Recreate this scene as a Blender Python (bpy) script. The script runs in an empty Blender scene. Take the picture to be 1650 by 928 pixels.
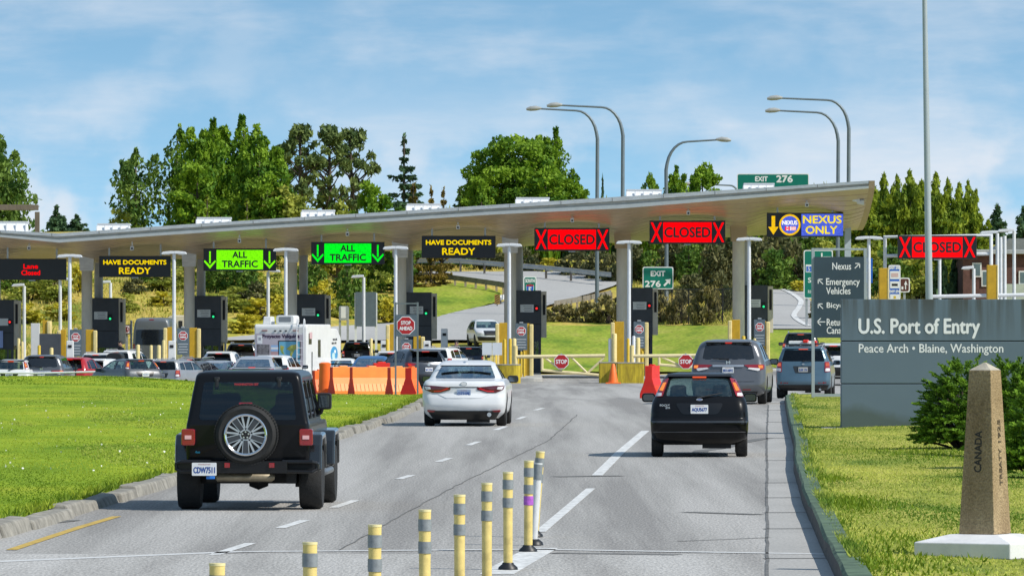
import bpy, bmesh, math, random
import numpy as np
from mathutils import Vector, Matrix
R = math.radians
random.seed(7); rng = np.random.default_rng(7)
sc = bpy.context.scene
col = sc.collection
# ---------------------------------------------------------------- survey of the place
F, HOR, CX, CH = 11000.0, 495.0, 825.0, 2.6      # focal length in photo pixels, horizon row, centre column, eye height (m)
def P(px, py, Y): return Vector(((px-CX)/F*Y, Y, CH+(HOR-py)/F*Y))
def PX(px, Y): return (px-CX)/F*Y
def PZ(py, Y): return CH+(HOR-py)/F*Y
def sm(a, b, x):
    t = np.clip((x-a)/(b-a), 0, 1); return t*t*(3-2*t)
def pave(X, Y):                                   # height of the paved plaza
    z = -0.55*sm(180, 248, Y) - 0.45*sm(248, 325, Y)
    z = z - 0.35*sm(-3, -12, X)*sm(245, 300, Y) + 0.65*sm(8, 14, X)*sm(262, 335, Y)
    return z
def terrain(X, Y):                                # natural ground everywhere
    t = np.clip(Y-366, 0, 160)
    z = pave(X, np.minimum(Y, 366.0)) + 0.0*X
    rise = 0.0001*t*t*1.6 + 0.045*t
    rise = np.where(t > 110, 0.0001*110*110*1.6+0.045*110 + 0.02*(t-110), rise)
    left = sm(-8, -16, X)*2.0*sm(366, 440, Y)
    z = z + rise + left + 0.12*np.sin(X*0.23+1)*np.sin(Y*0.11)*sm(372, 390, Y)
    return z
def hit(px, py, y0=330., y1=640.):                # ground point seen along a sight line
    Ys = np.arange(y0, y1, .5); X = (px-CX)/F*Ys; T = terrain(X, Ys); k = np.nonzero(CH+(HOR-py)/F*Ys <= T)[0]
    i = int(k[0]) if len(k) else -1
    return Vector((float(X[i]), float(Ys[i]), float(T[i])))
def kerbL(Y): return -5.72+.0337*(Y-76.3) + .35*sm(90, 140, Y)*sm(185, 150, Y) - 1.1*sm(165, 245, Y) - .6*sm(180, 245, Y)
KR = [(30, 2.15), (66, 3.13), (76, 3.42), (91, 3.88), (108, 4.47), (127, 5.25), (150, 6.08), (175, 7.02), (190, 7.6), (200, 8.1)]
def kerbR(Y): return float(np.interp(Y, [k[0] for k in KR], [k[1] for k in KR]))
# ---------------------------------------------------------------- materials
MATS = {}
def M(key, c=(.5, .5, .5), rough=.6, metal=0., coat=0., var=.1, vs=2., bump=0., bs=30., emit=0., spec=.5, c2=None, stretch=None):
    if key in MATS: return MATS[key]
    m = bpy.data.materials.new(key); m.use_nodes = True; nt = m.node_tree; N = nt.nodes; L = nt.links
    b = N['Principled BSDF']
    b.inputs['Roughness'].default_value = rough; b.inputs['Metallic'].default_value = metal
    b.inputs['Coat Weight'].default_value = coat; b.inputs['Coat Roughness'].default_value = .04
    b.inputs['Specular IOR Level'].default_value = spec
    b.inputs['Base Color'].default_value = (*c, 1)
    if emit:
        b.inputs['Base Color'].default_value = (*[q*.05 for q in c], 1); b.inputs['Specular IOR Level'].default_value = .1; b.inputs['Roughness'].default_value = .8
        b.inputs['Emission Color'].default_value = (*c, 1); b.inputs['Emission Strength'].default_value = emit
        if var:
            tn = N.new('ShaderNodeTexCoord'); nn = N.new('ShaderNodeTexNoise'); nn.inputs['Scale'].default_value = vs; nn.inputs['Detail'].default_value = 1; mm = N.new('ShaderNodeMapRange')
            mm.inputs['From Min'].default_value = .3; mm.inputs['From Max'].default_value = .7; mm.inputs['To Min'].default_value = emit*(1-var); mm.inputs['To Max'].default_value = emit*(1+var*.6)
            L.new(tn.outputs['Object'], nn.inputs['Vector']); L.new(nn.outputs['Fac'], mm.inputs['Value']); L.new(mm.outputs[0], b.inputs['Emission Strength'])
    tc = None
    if (var or bump) and not emit:
        tc = N.new('ShaderNodeTexCoord'); mp = N.new('ShaderNodeMapping'); L.new(tc.outputs['Object'], mp.inputs['Vector'])
        if stretch: mp.inputs['Scale'].default_value = stretch
    if var and not emit:
        n = N.new('ShaderNodeTexNoise'); n.inputs['Scale'].default_value = vs; n.inputs['Detail'].default_value = 6
        n.inputs['Roughness'].default_value = .65
        L.new(mp.outputs['Vector'], n.inputs['Vector'])
        r = N.new('ShaderNodeValToRGB'); r.color_ramp.elements[0].position = .3; r.color_ramp.elements[1].position = .7
        a = tuple(max(0, x*(1-var)) for x in c); d = c2 or tuple(min(1, x*(1+var)) for x in c)
        r.color_ramp.elements[0].color = (*a, 1); r.color_ramp.elements[1].color = (*d, 1)
        L.new(n.outputs['Fac'], r.inputs['Fac']); L.new(r.outputs['Color'], b.inputs['Base Color'])
    if bump:
        n = N.new('ShaderNodeTexNoise'); n.inputs['Scale'].default_value = bs; n.inputs['Detail'].default_value = 4
        L.new(mp.outputs['Vector'], n.inputs['Vector'])
        u = N.new('ShaderNodeBump'); u.inputs['Strength'].default_value = bump; u.inputs['Distance'].default_value = .02
        L.new(n.outputs['Fac'], u.inputs['Height']); L.new(u.outputs['Normal'], b.inputs['Normal'])
    MATS[key] = m; return m
def glass(key, tint, gloss=.10, rough=.02):
    if key in MATS: return MATS[key]
    m = bpy.data.materials.new(key); m.use_nodes = True; N = m.node_tree.nodes; L = m.node_tree.links
    N.remove(N['Principled BSDF']); o = N['Material Output']
    t = N.new('ShaderNodeBsdfTransparent'); t.inputs['Color'].default_value = (*tint, 1)
    g = N.new('ShaderNodeBsdfGlossy'); g.inputs['Roughness'].default_value = rough; g.inputs['Color'].default_value = (.9, .95, 1, 1)
    lw = N.new('ShaderNodeLayerWeight'); lw.inputs['Blend'].default_value = .5
    mr = N.new('ShaderNodeMapRange'); mr.inputs['To Min'].default_value = gloss*.5; mr.inputs['To Max'].default_value = .75
    pw = N.new('ShaderNodeMath'); pw.operation = 'POWER'; pw.inputs[1].default_value = 4
    mx = N.new('ShaderNodeMixShader')
    L.new(lw.outputs['Facing'], pw.inputs[0]); L.new(pw.outputs[0], mr.inputs['Value']); L.new(mr.outputs['Result'], mx.inputs['Fac'])
    L.new(t.outputs[0], mx.inputs[1]); L.new(g.outputs[0], mx.inputs[2]); L.new(mx.outputs[0], o.inputs['Surface'])
    MATS[key] = m; return m
def paint(key, c, rough=.35, metal=.0, coat=None):
    dk = max(c) < .012
    return M('paint_'+key, c, rough, metal, .28 if dk else .5, var=.08, vs=1.5, spec=.12 if dk else .35)
white = M('white_paint', (.72, .72, .70), .5, var=.08); blackp = M('black_plastic', (.012, .012, .013), .45, var=.2)
rubber = M('tyre_rubber', (.018, .018, .018), .85, var=.3, vs=12, bump=.3, bs=60)
dark = M('dark_trim', (.012, .012, .013), .7, var=.3); chrome = M('chrome', (.7, .71, .72), .15, 1., var=.05)
alloy = M('alloy', (.55, .56, .57), .3, .8, var=.1); steel = M('galvanised_steel', (.42, .44, .45), .45, .5, var=.15, vs=6)
whitepole = M('white_pole_paint', (.68, .70, .72), .45, var=.08, vs=3)
redl = M('red_lens', (.27, .006, .014), .15, 0, 1., var=.12, vs=14); redglow = M('lit_red_lens', (1., .04, .02), .3, emit=.75, var=0)
clearl = M('clear_lens', (.75, .72, .72), .12, 0, 1., var=.1, vs=20); amberl = M('lit_amber_lens', (1., .32, .08), .3, emit=.9, var=0)
gclear = glass('clear_glass', (.74, .83, .81), .14); gtint = glass('tinted_glass', (.12, .14, .15), .07); gbooth = glass('booth_glass', (.45, .55, .53), .12)
grear = glass('raked_rear_glass', (.62, .72, .74), .62)
concrete = M('concrete', (.36, .35, .33), .9, var=.2, vs=3, bump=.3)
yellow = M('yellow_paint', (.68, .44, .02), .55, var=.18, vs=5, c2=(.74, .52, .05)); gold = M('golden_yellow_paint', (.52, .31, .012), .55, var=.15, vs=4)
cream = M('pale_yellow_paint', (.74, .60, .26), .6, var=.15, vs=4)
orange = M('orange_plastic', (.95, .17, .02), .5, var=.12, vs=3); redplast = M('red_and_shaded_plastic', (.72, .02, .008), .5, var=.15, vs=3)
whitelet = M('white_lettering', (.8, .8, .8), .5, var=0); blacklet = M('black_lettering', (.015, .015, .015), .6, var=0)
bluelet = M('blue_lettering', (.03, .08, .3), .5, var=0)
# ---------------------------------------------------------------- mesh builder
TXT = {}
def text_geo(s):
    if s in TXT: return TXT[s]
    c = bpy.data.curves.new('t', 'FONT'); c.body = s; c.align_x = 'CENTER'; c.resolution_u = 3
    o = bpy.data.objects.new('t', c); col.objects.link(o)
    dg = bpy.context.evaluated_depsgraph_get(); dg.update()
    me = o.evaluated_get(dg).to_mesh()
    V = np.array([v.co[:2] for v in me.vertices]); Fc = [tuple(p.vertices) for p in me.polygons]
    o.evaluated_get(dg).to_mesh_clear(); bpy.data.objects.remove(o); bpy.data.curves.remove(c)
    lo, hi = V.min(0), V.max(0); V = (V-(lo+hi)/2)/(hi-lo)
    TXT[s] = (V, Fc); return TXT[s]
class MB:
    def __init__(s, mat=None): s.v = []; s.f = []; s.mi = []; s.mats = [mat] if mat else []; s.cur = 0
    def m(s, mat):
        if mat not in s.mats: s.mats.append(mat)
        s.cur = s.mats.index(mat); return s
    def add(s, vs, fs):
        n = len(s.v); s.v += [tuple(v) for v in vs]; s.f += [tuple(i+n for i in f) for f in fs]; s.mi += [s.cur]*len(fs); return s
    def box(s, c, d, rz=0, top=(1, 1), rx=0, ry=0, shift=(0, 0)):
        vs = []
        for z in (-.5, .5):
            for x, y in ((-.5, -.5), (.5, -.5), (.5, .5), (-.5, .5)):
                k = top if z > 0 else (1, 1); h = shift if z > 0 else (0, 0)
                vs.append(Vector((x*d[0]*k[0]+h[0], y*d[1]*k[1]+h[1], z*d[2])))
        if rz or rx or ry:
            m = Matrix.Rotation(rz, 3, 'Z') @ Matrix.Rotation(ry, 3, 'Y') @ Matrix.Rotation(rx, 3, 'X'); vs = [m @ v for v in vs]
        c = Vector(c)
        return s.add([v+c for v in vs], [(3, 2, 1, 0), (4, 5, 6, 7), (0, 1, 5, 4), (1, 2, 6, 5), (2, 3, 7, 6), (3, 0, 4, 7)])
    def tube(s, pts, r, n=8, caps=True):
        pts = [Vector(p) for p in pts]; k = len(pts); rr = r if isinstance(r, (list, tuple)) else [r]*k
        vs = []; a = None
        for i in range(k):
            t = (pts[min(i+1, k-1)]-pts[max(i-1, 0)]).normalized()
            if a is None: a = t.orthogonal().normalized()
            a = (a-t*a.dot(t)).normalized(); b = t.cross(a)
            for j in range(n):
                q = 2*math.pi*(j+.5)/n; vs.append(pts[i]+(a*math.cos(q)+b*math.sin(q))*rr[i])
        fs = [(i*n+j, i*n+(j+1) % n, (i+1)*n+(j+1) % n, (i+1)*n+j) for i in range(k-1) for j in range(n)]
        if caps: fs += [tuple(range(n-1, -1, -1)), tuple((k-1)*n+j for j in range(n))]
        return s.add(vs, fs)
    def cyl(s, p0, p1, r0, r1=None, n=14): return s.tube([p0, p1], [r0, r0 if r1 is None else r1], n)
    def prism(s, poly, a, b, axis='y'):
        f = {'y': lambda u, v, w: (u, w, v), 'x': lambda u, v, w: (w, u, v), 'z': lambda u, v, w: (u, v, w)}[axis]
        n = len(poly)
        vs = [f(u, v, a) for u, v in poly]+[f(u, v, b) for u, v in poly]
        return s.add(vs, [tuple(range(n)), tuple(range(2*n-1, n-1, -1))]+[(i, (i+1) % n, n+(i+1) % n, n+i) for i in range(n)])
    def lathe(s, prof, c=(0, 0, 0), n=24, axis='z', caps=True):
        c = Vector(c); vs = []; k = len(prof)
        for r, h in prof:
            for j in range(n):
                q = 2*math.pi*j/n; x, y = r*math.cos(q), r*math.sin(q)
                vs.append(c+Vector({'z': (x, y, h), 'y': (x, h, y), 'x': (h, x, y)}[axis]))
        fs = [(i*n+j, i*n+(j+1) % n, (i+1)*n+(j+1) % n, (i+1)*n+j) for i in range(k-1) for j in range(n)]
        if caps: fs += [tuple(range(n-1, -1, -1)), tuple((k-1)*n+j for j in range(n))]
        return s.add(vs, fs)
    def text(s, t, x, z, w, h, y=0, th=.004, side=None, bold=0):
        V, Fc = text_geo(t); n = len(V)
        g = (lambda a, d: (a[0]*w+x, y-d, a[1]*h+z)) if side is None else side
        s.add([g(a, th) for a in V], Fc)
        if bold:
            for dx, dz in ((bold, 0), (-bold, 0), (0, bold), (0, -bold)):
                s.add([((lambda q: (q[0]+dx, q[1]+.0004*(1+abs(dx*9)+dz*3), q[2]+dz))(g(a, th))) for a in V], Fc)
        return s
    def build(s, name, mat=None, parent=None, smooth=None, bevel=0, loc=None, norm=True):
        me = bpy.data.meshes.new(name); me.from_pydata(s.v, [], s.f)
        for m in ([mat] if mat and not s.mats else s.mats): me.materials.append(m)
        if len(s.mats) > 1: me.polygons.foreach_set('material_index', s.mi)
        if norm:
            bm = bmesh.new(); bm.from_mesh(me); bmesh.ops.recalc_face_normals(bm, faces=bm.faces); bm.to_mesh(me); bm.free()
        if smooth: me.shade_smooth(); me.set_sharp_from_angle(angle=R(smooth))
        o = bpy.data.objects.new(name, me); col.objects.link(o)
        if parent: o.parent = parent
        if loc: o.location = loc
        if bevel:
            b = o.modifiers.new('bevel', 'BEVEL'); b.width = bevel; b.segments = 2; b.limit_method = 'ANGLE'; b.angle_limit = R(40)
        return o
def tag(o, label=None, cat=None, group=None, kind=None):
    if label: o['label'] = label
    if cat: o['category'] = cat
    if group: o['group'] = group
    if kind: o['kind'] = kind
    return o
def thing(name, label, cat, loc=(0, 0, 0), rz=0, group=None):
    o = bpy.data.objects.new(name, None); col.objects.link(o); o.empty_display_size = .2
    o.location = loc; o.rotation_euler = (0, 0, rz); return tag(o, label, cat, group)
KIDS = {}
def kids(o): return [c for c in bpy.data.objects if c.parent == o]
def copy_tree(o, parent=None):
    c = o.copy(); col.objects.link(c)
    if parent: c.parent = parent
    for ch in (KIDS.setdefault(o.name, kids(o))): copy_tree(ch, c)
    return c
def struct(o): o['kind'] = 'structure'; return o
def rpoly(poly, r=.03, n=3):                       # polygon with rounded corners
    out = []; k = len(poly)
    for i in range(k):
        a, b, c = (Vector(poly[(i+d) % k]) for d in (-1, 0, 1))
        u, w = (a-b), (c-b); q = min(r, u.length*.45, w.length*.45); u = u.normalized()*q; w = w.normalized()*q
        for j in range(n+1):
            t = j/n; out.append(tuple(b+u*(1-t)**2+w*t**2))
    return out
def rect(x, z, w, h): return [(x-w/2, z-h/2), (x+w/2, z-h/2), (x+w/2, z+h/2), (x-w/2, z+h/2)]
def octagon(r): return [(r*math.cos(R(22.5+45*i)), r*math.sin(R(22.5+45*i))) for i in range(8)]
def sheet(name, X, Y, Zf, mat, skirt=0):           # grid sheet; X, Y 2-D arrays
    Z = Zf(X, Y); n, m = X.shape
    me = bpy.data.meshes.new(name)
    vs = np.stack([X, Y, Z], -1).reshape(-1, 3); i = np.arange(n*m).reshape(n, m)
    fs = np.stack([i[:-1, :-1], i[:-1, 1:], i[1:, 1:], i[1:, :-1]], -1).reshape(-1, 4)
    vs = vs.tolist(); fs = fs.tolist()
    if skirt:
        b = list(i[0, :])+list(i[1:, -1])+list(i[-1, -2::-1])+list(i[-2:0:-1, 0]); k0 = len(vs)
        for q in b: vs.append([vs[q][0], vs[q][1], vs[q][2]-skirt])
        for j in range(len(b)): fs.append([int(b[j]), int(b[(j+1) % len(b)]), k0+(j+1) % len(b), k0+j])
    me.from_pydata(vs, [], fs); me.materials.append(mat); me.shade_smooth(); me.set_sharp_from_angle(angle=R(40))
    bm = bmesh.new(); bm.from_mesh(me); bmesh.ops.recalc_face_normals(bm, faces=bm.faces)
    if sum(f.normal.z for f in bm.faces) < 0: bmesh.ops.reverse_faces(bm, faces=bm.faces)
    bm.to_mesh(me); bm.free()
    o = bpy.data.objects.new(name, me); col.objects.link(o); return struct(o)
# ---------------------------------------------------------------- camera, sky, sun
cd = bpy.data.cameras.new('camera'); cam = bpy.data.objects.new('camera', cd); col.objects.link(cam)
cam.location = (0, 0, CH); cam.rotation_euler = (R(90), 0, 0)
cd.sensor_width = 36; cd.lens = 36*F/1650; cd.shift_y = (HOR-464)/1650; cd.clip_start = 1; cd.clip_end = 9000
sc.camera = cam
SUN_EL, SUN_AZ = R(43), R(26)                     # sun to the right, a little behind the camera
sd = Vector((math.cos(SUN_AZ)*math.cos(SUN_EL), -math.sin(SUN_AZ)*math.cos(SUN_EL), math.sin(SUN_EL)))
sl = bpy.data.lights.new('sun', 'SUN'); sl.energy = 4.3; sl.angle = R(.6); sl.color = (1, .95, .87)
so = bpy.data.objects.new('sun', sl); col.objects.link(so); so.rotation_euler = sd.to_track_quat('Z', 'Y').to_euler()
w = bpy.data.worlds.new('World'); sc.world = w; w.use_nodes = True; nt = w.node_tree; N = nt.nodes; L = nt.links
bg = N['Background']; sky = N.new('ShaderNodeTexSky'); sky.sky_type = 'NISHITA'; sky.sun_disc = False
sky.sun_elevation = SUN_EL; sky.sun_rotation = math.atan2(sd.x, sd.y); sky.air_density = 1.; sky.dust_density = .3; sky.ozone_density = 2.5
tc = N.new('ShaderNodeTexCoord')
mp = N.new('ShaderNodeMapping'); mp.inputs['Scale'].default_value = (1, 1, 4.5); mp.inputs['Location'].default_value = (0, 0, .19)
nm = N.new('ShaderNodeVectorMath'); nm.operation = 'NORMALIZE'
L.new(tc.outputs['Generated'], mp.inputs['Vector']); L.new(mp.outputs['Vector'], nm.inputs[0]); L.new(nm.outputs[0], sky.inputs['Vector'])
def cloud(scale, st, lo, hi, det=7, rough=.55, off=(0, 0, 0)):
    m = N.new('ShaderNodeMapping'); m.inputs['Scale'].default_value = st; m.inputs['Location'].default_value = off
    n = N.new('ShaderNodeTexNoise'); n.inputs['Scale'].default_value = scale; n.inputs['Detail'].default_value = det; n.inputs['Roughness'].default_value = rough
    r = N.new('ShaderNodeMapRange'); r.interpolation_type = 'SMOOTHSTEP'; r.inputs['From Min'].default_value = lo; r.inputs['From Max'].default_value = hi
    L.new(tc.outputs['Generated'], m.inputs['Vector']); L.new(m.outputs[0], n.inputs['Vector']); L.new(n.outputs['Fac'], r.inputs['Value'])
    return r.outputs['Result']
def math2(op, a, b):
    n = N.new('ShaderNodeMath'); n.operation = op; n.use_clamp = True
    for i, v in enumerate((a, b)):
        if isinstance(v, (int, float)): n.inputs[i].default_value = v
        else: L.new(v, n.inputs[i])
    return n.outputs[0]
sx = N.new('ShaderNodeSeparateXYZ'); L.new(tc.outputs['Generated'], sx.inputs[0])
low = N.new('ShaderNodeMapRange'); low.interpolation_type = 'SMOOTHSTEP'
low.inputs['From Min'].default_value = .038; low.inputs['From Max'].default_value = .012; L.new(sx.outputs['Z'], low.inputs['Value'])
cum = math2('MULTIPLY', cloud(21, (1, 1, 1.35), .47, .57, det=8, off=(.31, 0, .02)), low.outputs['Result'])
cir = math2('MULTIPLY', cloud(20, (1, 1, 5), .40, .76, det=7, rough=.6), .42)
puff = math2('MULTIPLY', cloud(60, (1, 1, 1.6), .45, .70, rough=.5), .22)
fac = math2('ADD', math2('MULTIPLY', cum, .75), math2('ADD', cir, puff))
mx = N.new('ShaderNodeMix'); mx.data_type = 'RGBA'; L.new(fac, mx.inputs['Factor'])
tint = N.new('ShaderNodeMix'); tint.data_type = 'RGBA'; tint.blend_type = 'MULTIPLY'; tint.inputs['Factor'].default_value = 1
tint.inputs[7].default_value = (1.16, 1.34, 1.17, 1)
L.new(sky.outputs['Color'], tint.inputs[6]); L.new(tint.outputs[2], mx.inputs[6])
mx.inputs[7].default_value = (4.9, 5.2, 5.65, 1)
L.new(mx.outputs[2], bg.inputs['Color']); bg.inputs['Strength'].default_value = .15
sc.view_settings.view_transform = 'Standard'; sc.view_settings.look = 'None'; sc.view_settings.exposure = 0.1; sc.view_settings.gamma = 1
sc.cycles.max_bounces = 6; sc.cycles.transparent_max_bounces = 12; sc.cycles.use_denoising = True
# ---------------------------------------------------------------- ground, asphalt, lawns
def ground_mat(key, cols, scale, fine, bump=.5, st=(1, 1, 1), finevar=.35, fst=(1, 1, 1), tight=0, rot=0):
    m = bpy.data.materials.new(key); m.use_nodes = True; N = m.node_tree.nodes; L = m.node_tree.links; b = N['Principled BSDF']
    b.inputs['Roughness'].default_value = .95; b.inputs['Specular IOR Level'].default_value = .15
    t = N.new('ShaderNodeTexCoord'); mp = N.new('ShaderNodeMapping'); mp.inputs['Scale'].default_value = st; mp.inputs['Rotation'].default_value = (0, 0, rot); L.new(t.outputs['Object'], mp.inputs['Vector'])
    n = N.new('ShaderNodeTexNoise'); n.inputs['Scale'].default_value = scale; n.inputs['Detail'].default_value = 8; n.inputs['Roughness'].default_value = .6; L.new(mp.outputs[0], n.inputs['Vector'])
    r = N.new('ShaderNodeValToRGB'); e = r.color_ramp.elements
    for i, c in enumerate(cols):
        q = e[i] if i < 2 else e.new(.5)
        q.position = .3+tight+(.4-2*tight)*i/(len(cols)-1); q.color = (*c, 1)
    L.new(n.outputs['Fac'], r.inputs['Fac'])
    f = N.new('ShaderNodeTexNoise'); f.inputs['Scale'].default_value = fine; f.inputs['Detail'].default_value = 3; mf = N.new('ShaderNodeMapping'); mf.inputs['Scale'].default_value = fst; L.new(t.outputs['Object'], mf.inputs['Vector']); L.new(mf.outputs[0], f.inputs['Vector'])
    fr = N.new('ShaderNodeMapRange'); fr.inputs['From Min'].default_value = .3; fr.inputs['From Max'].default_value = .7
    fr.inputs['To Min'].default_value = 1-finevar; fr.inputs['To Max'].default_value = 1+finevar; L.new(f.outputs['Fac'], fr.inputs['Value'])
    mu = N.new('ShaderNodeMix'); mu.data_type = 'RGBA'; mu.blend_type = 'MULTIPLY'; mu.inputs['Factor'].default_value = 1
    L.new(r.outputs['Color'], mu.inputs[6]); L.new(fr.outputs['Result'], mu.inputs[7]); L.new(mu.outputs[2], b.inputs['Base Color'])
    u = N.new('ShaderNodeBump'); u.inputs['Strength'].default_value = bump; u.inputs['Distance'].default_value = .03
    L.new(f.outputs['Fac'], u.inputs['Height']); L.new(u.outputs['Normal'], b.inputs['Normal'])
    MATS[key] = m; return m
m_wild = ground_mat('wild_hillside', [(.19, .23, .03), (.50, .37, .09), (.36, .36, .05)], .16, 3, .8, (1, 1, 1), .4, (1, 1, 1), .08)
m_asph = ground_mat('asphalt', [(.255, .246, .234), (.335, .325, .307), (.40, .388, .368)], .8, 32, .4, (1, .022, 1), .25, (1, .16, 1), .09, R(2.1))
m_patch = ground_mat('asphalt_patch', [(.30, .29, .275), (.38, .37, .35), (.44, .43, .41)], .9, 32, .4, (1, .05, 1), .25, (1, .16, 1), .08)
m_asph2 = ground_mat('ramp_asphalt', [(.36, .355, .345), (.43, .425, .41)], .2, 8, .2, (1, .3, 1), .1)
m_pad = ground_mat('gutter_concrete', [(.33, .325, .31), (.42, .41, .39)], .7, 26, .3, (1, .3, 1), .2)
m_lawnL = ground_mat('lawn_bright', [(.12, .22, .010), (.24, .34, .018), (.36, .40, .03)], .35, 14, 1., (1, .35, 1), .4)
m_lawnR = ground_mat('lawn_yellowish', [(.10, .17, .02), (.33, .34, .06), (.46, .42, .10)], .5, 16, 1., (1, .4, 1), .4)
m_lawnF = ground_mat('lawn_far', [(.13, .22, .02), (.27, .33, .035), (.36, .36, .07)], .5, 5, .8, (1, .25, 1), .45)  # dark streaks in this colour stand in for shadows on the grass
def axis(*seg):
    a = []
    for lo, hi, st in seg: a += list(np.arange(lo, hi, st))
    return np.array(a+[seg[-1][1]])
gx = axis((-2500, -200, 230), (-200, -60, 14), (-60, 50, 2), (50, 200, 15), (200, 2500, 230))
gy = axis((-400, 20, 40), (20, 340, 8), (340, 560, 2), (560, 800, 20), (800, 5000, 300))
GX, GY = np.meshgrid(gx, gy)
sheet('ground', GX, GY, lambda X, Y: terrain(X, Y)-.06 - .25*(Y < 338), m_wild)
ax = axis((-60, -14, 2), (-14, 16, .5), (16, 40, 2)); ay = axis((-30, 60, 15), (60, 366, 3)); AX, AY = np.meshgrid(ax, ay)
sheet('road', AX, AY, pave, m_asph)
def lawn(name, side, mat, cols, yend, zfun, y0=-20):
    U = []
    for c in cols:
        if side < 0:
            ys = y0
            if kerbL(y0) - .3 < c:
                ys = next(y for y in np.arange(y0, 300, .25) if kerbL(y)-.3 >= c or y > yend(c)-2)
            U.append((c, ys, yend(c)))
    X = np.array([[u[0]]*90 for u in U]).T; Y = np.array([np.linspace(u[1], u[2], 90) for u in U]).T
    return sheet(name, X, Y, zfun, mat, skirt=.5)
def zL(X, Y): return pave(X, Y)+.15+.52*sm(-7.5, -16.5, X)*sm(190, 282, Y) - .20*sm(-12, -6, X)*sm(200, 240, Y)
def yendL(x): return float(np.interp(x, [-60, -22, -14, -10, -7, -4.6, -3.4], [300, 296, 288, 268, 247, 242, 240]))
# the lawn on the left follows the kerb: rows along Y
rows = axis((-20, 60, 20), (60, 240, 2)); nu = 60
u = np.linspace(0, 1, nu)**1.8
LX = np.array([[kerbL(y)-.30-(kerbL(y)+62)*t for t in u] for y in rows]); LY = np.repeat(rows[:, None], nu, 1)
ex = LX[-1]; more = np.array([[240+(yendL(x)-240)*k/24 for x in ex] for k in range(1, 25)])
LX = np.vstack([LX, np.repeat(ex[None], 24, 0)]); LY = np.vstack([LY, more])
lawn_left = sheet('lawn', LX, LY, zL, m_lawnL, skirt=.6)
rowsR = axis((-20, 60, 20), (60, 198, 2)); uR = np.linspace(0, 1, 50)**1.8
RX = np.array([[kerbR(y)+.12+(45-kerbR(y))*t for t in uR] for y in rowsR]); RY = np.repeat(rowsR[:, None], 50, 1)
def zR(X, Y): return pave(X, Y)+.155+.03*np.sin(X*1.3)*np.sin(Y*.35)
sheet('lawn', RX, RY, zR, m_lawnR, skirt=.6)
def pxroad(name, rows, mat, dz=.10, n=24, sub=5):
    rows = sorted(rows, key=lambda r: -r[0]); ys = np.concatenate([np.linspace(a[0], b[0], sub, endpoint=False) for a, b in zip(rows, rows[1:])]+[[rows[-1][0]]])
    k = [r[0] for r in rows[::-1]]; X = []; Y = []; 
    for y in ys:
        a = np.interp(y, k, [r[1] for r in rows[::-1]]); b = np.interp(y, k, [r[2] for r in rows[::-1]])
        h = [hit(q, y) for q in np.linspace(a, b, n)]; X.append([p.x for p in h]); Y.append([p.y for p in h])
    return sheet(name, np.array(X), np.array(Y), lambda X, Y: terrain(X, Y)+dz, mat)
pxroad('ramp_road', [(552, 330, 800), (545, 400, 800), (530, 540, 828), (520, 690, 835), (512, 712, 850), (505, 740, 862), (495, 788, 885), (487, 822, 915), (475, 835, 955), (466, 832, 985), (459, 815, 1000), (452, 765, 1000), (446, 655, 985), (441, 655, 940)], m_asph2, .14)
pxroad('ramp_road', [(534, 1228, 1350), (515, 1230, 1332), (500, 1234, 1316), (485, 1237, 1303), (476, 1239, 1299), (470, 1240, 1297)], m_asph2, .14)
pxroad('lawn', [(601, 845, 1420), (575, 862, 1420), (550, 866, 1420), (533, 868, 1420), (527, 880, 1235)], m_lawnF, .07)
pxroad('lawn', [(514, 655, 702), (505, 655, 735), (495, 655, 780), (486, 655, 812), (475, 655, 806), (466, 655, 784), (459, 655, 745)], m_lawnF, .10)
# ---------------------------------------------------------------- kerbs, joints and painted lines
def line(mb, pts, wd, dz=.006, zf=pave):
    n = len(pts); vs = []
    for i, p in enumerate(pts):
        a = Vector(pts[max(i-1, 0)]); b = Vector(pts[min(i+1, n-1)]); d = (b-a).normalized(); q = Vector((d.y, -d.x))*wd/2
        for s in (-1, 1):
            x, y = p[0]+s*q.x, p[1]+s*q.y; vs.append((x, y, float(zf(x, y))+dz))
    mb.add(vs, [(2*i, 2*i+1, 2*i+3, 2*i+2) for i in range(n-1)])
def G(px, py, dz=0):                                # flat-road point under a pixel
    Y = (CH-dz)*F/(py-HOR); return (PX(px, Y), Y)
def dense(pts, st=3):
    o = []
    for a, b in zip(pts, pts[1:]):
        k = max(1, int((Vector(b)-Vector(a)).length/st)); o += [tuple(Vector(a).lerp(Vector(b), i/k)) for i in range(k)]
    return o+[pts[-1]]
m_mark = M('road_paint_white', (.62, .62, .60), .75, var=.3, vs=9, stretch=(1, .3, 1), c2=(.80, .80, .78)); m_markY = M('road_paint_yellow', (.50, .34, .07), .8, var=.35, vs=6)
m_seam_shadow = M('tar_seam_and_shadow', (.14, .138, .132), .9, var=.3); m_pale = M('pale_joint', (.55, .55, .54), .9, var=.2, vs=8)
mb = MB(m_mark)
for a, b in (((345, 894), (404, 875)), ((452, 850.5), (492, 838)), ((537, 818), (573, 806)), ((642, 772), (664, 765.5)), ((706, 744), (725, 738)), ((754, 717.5), (771, 711.5)), ((798, 693), (815, 687)), ((834, 675.5), (846, 671)), ((862, 661), (875, 657.5))):
    line(mb, dense([G(*a), G(*b)], 1), .13)
struct(mb.build('lane_marking', norm=False))
mb = MB(m_mark)
line(mb, dense([G(800, 925), G(835, 905), G(874, 883)]), .34); line(mb, dense([G(870, 857), G(952, 787)]), .13)
line(mb, dense([G(962, 766), G(1000, 728), G(1040, 694)]), .17)
struct(mb.build('edge_line', norm=False))
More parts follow.
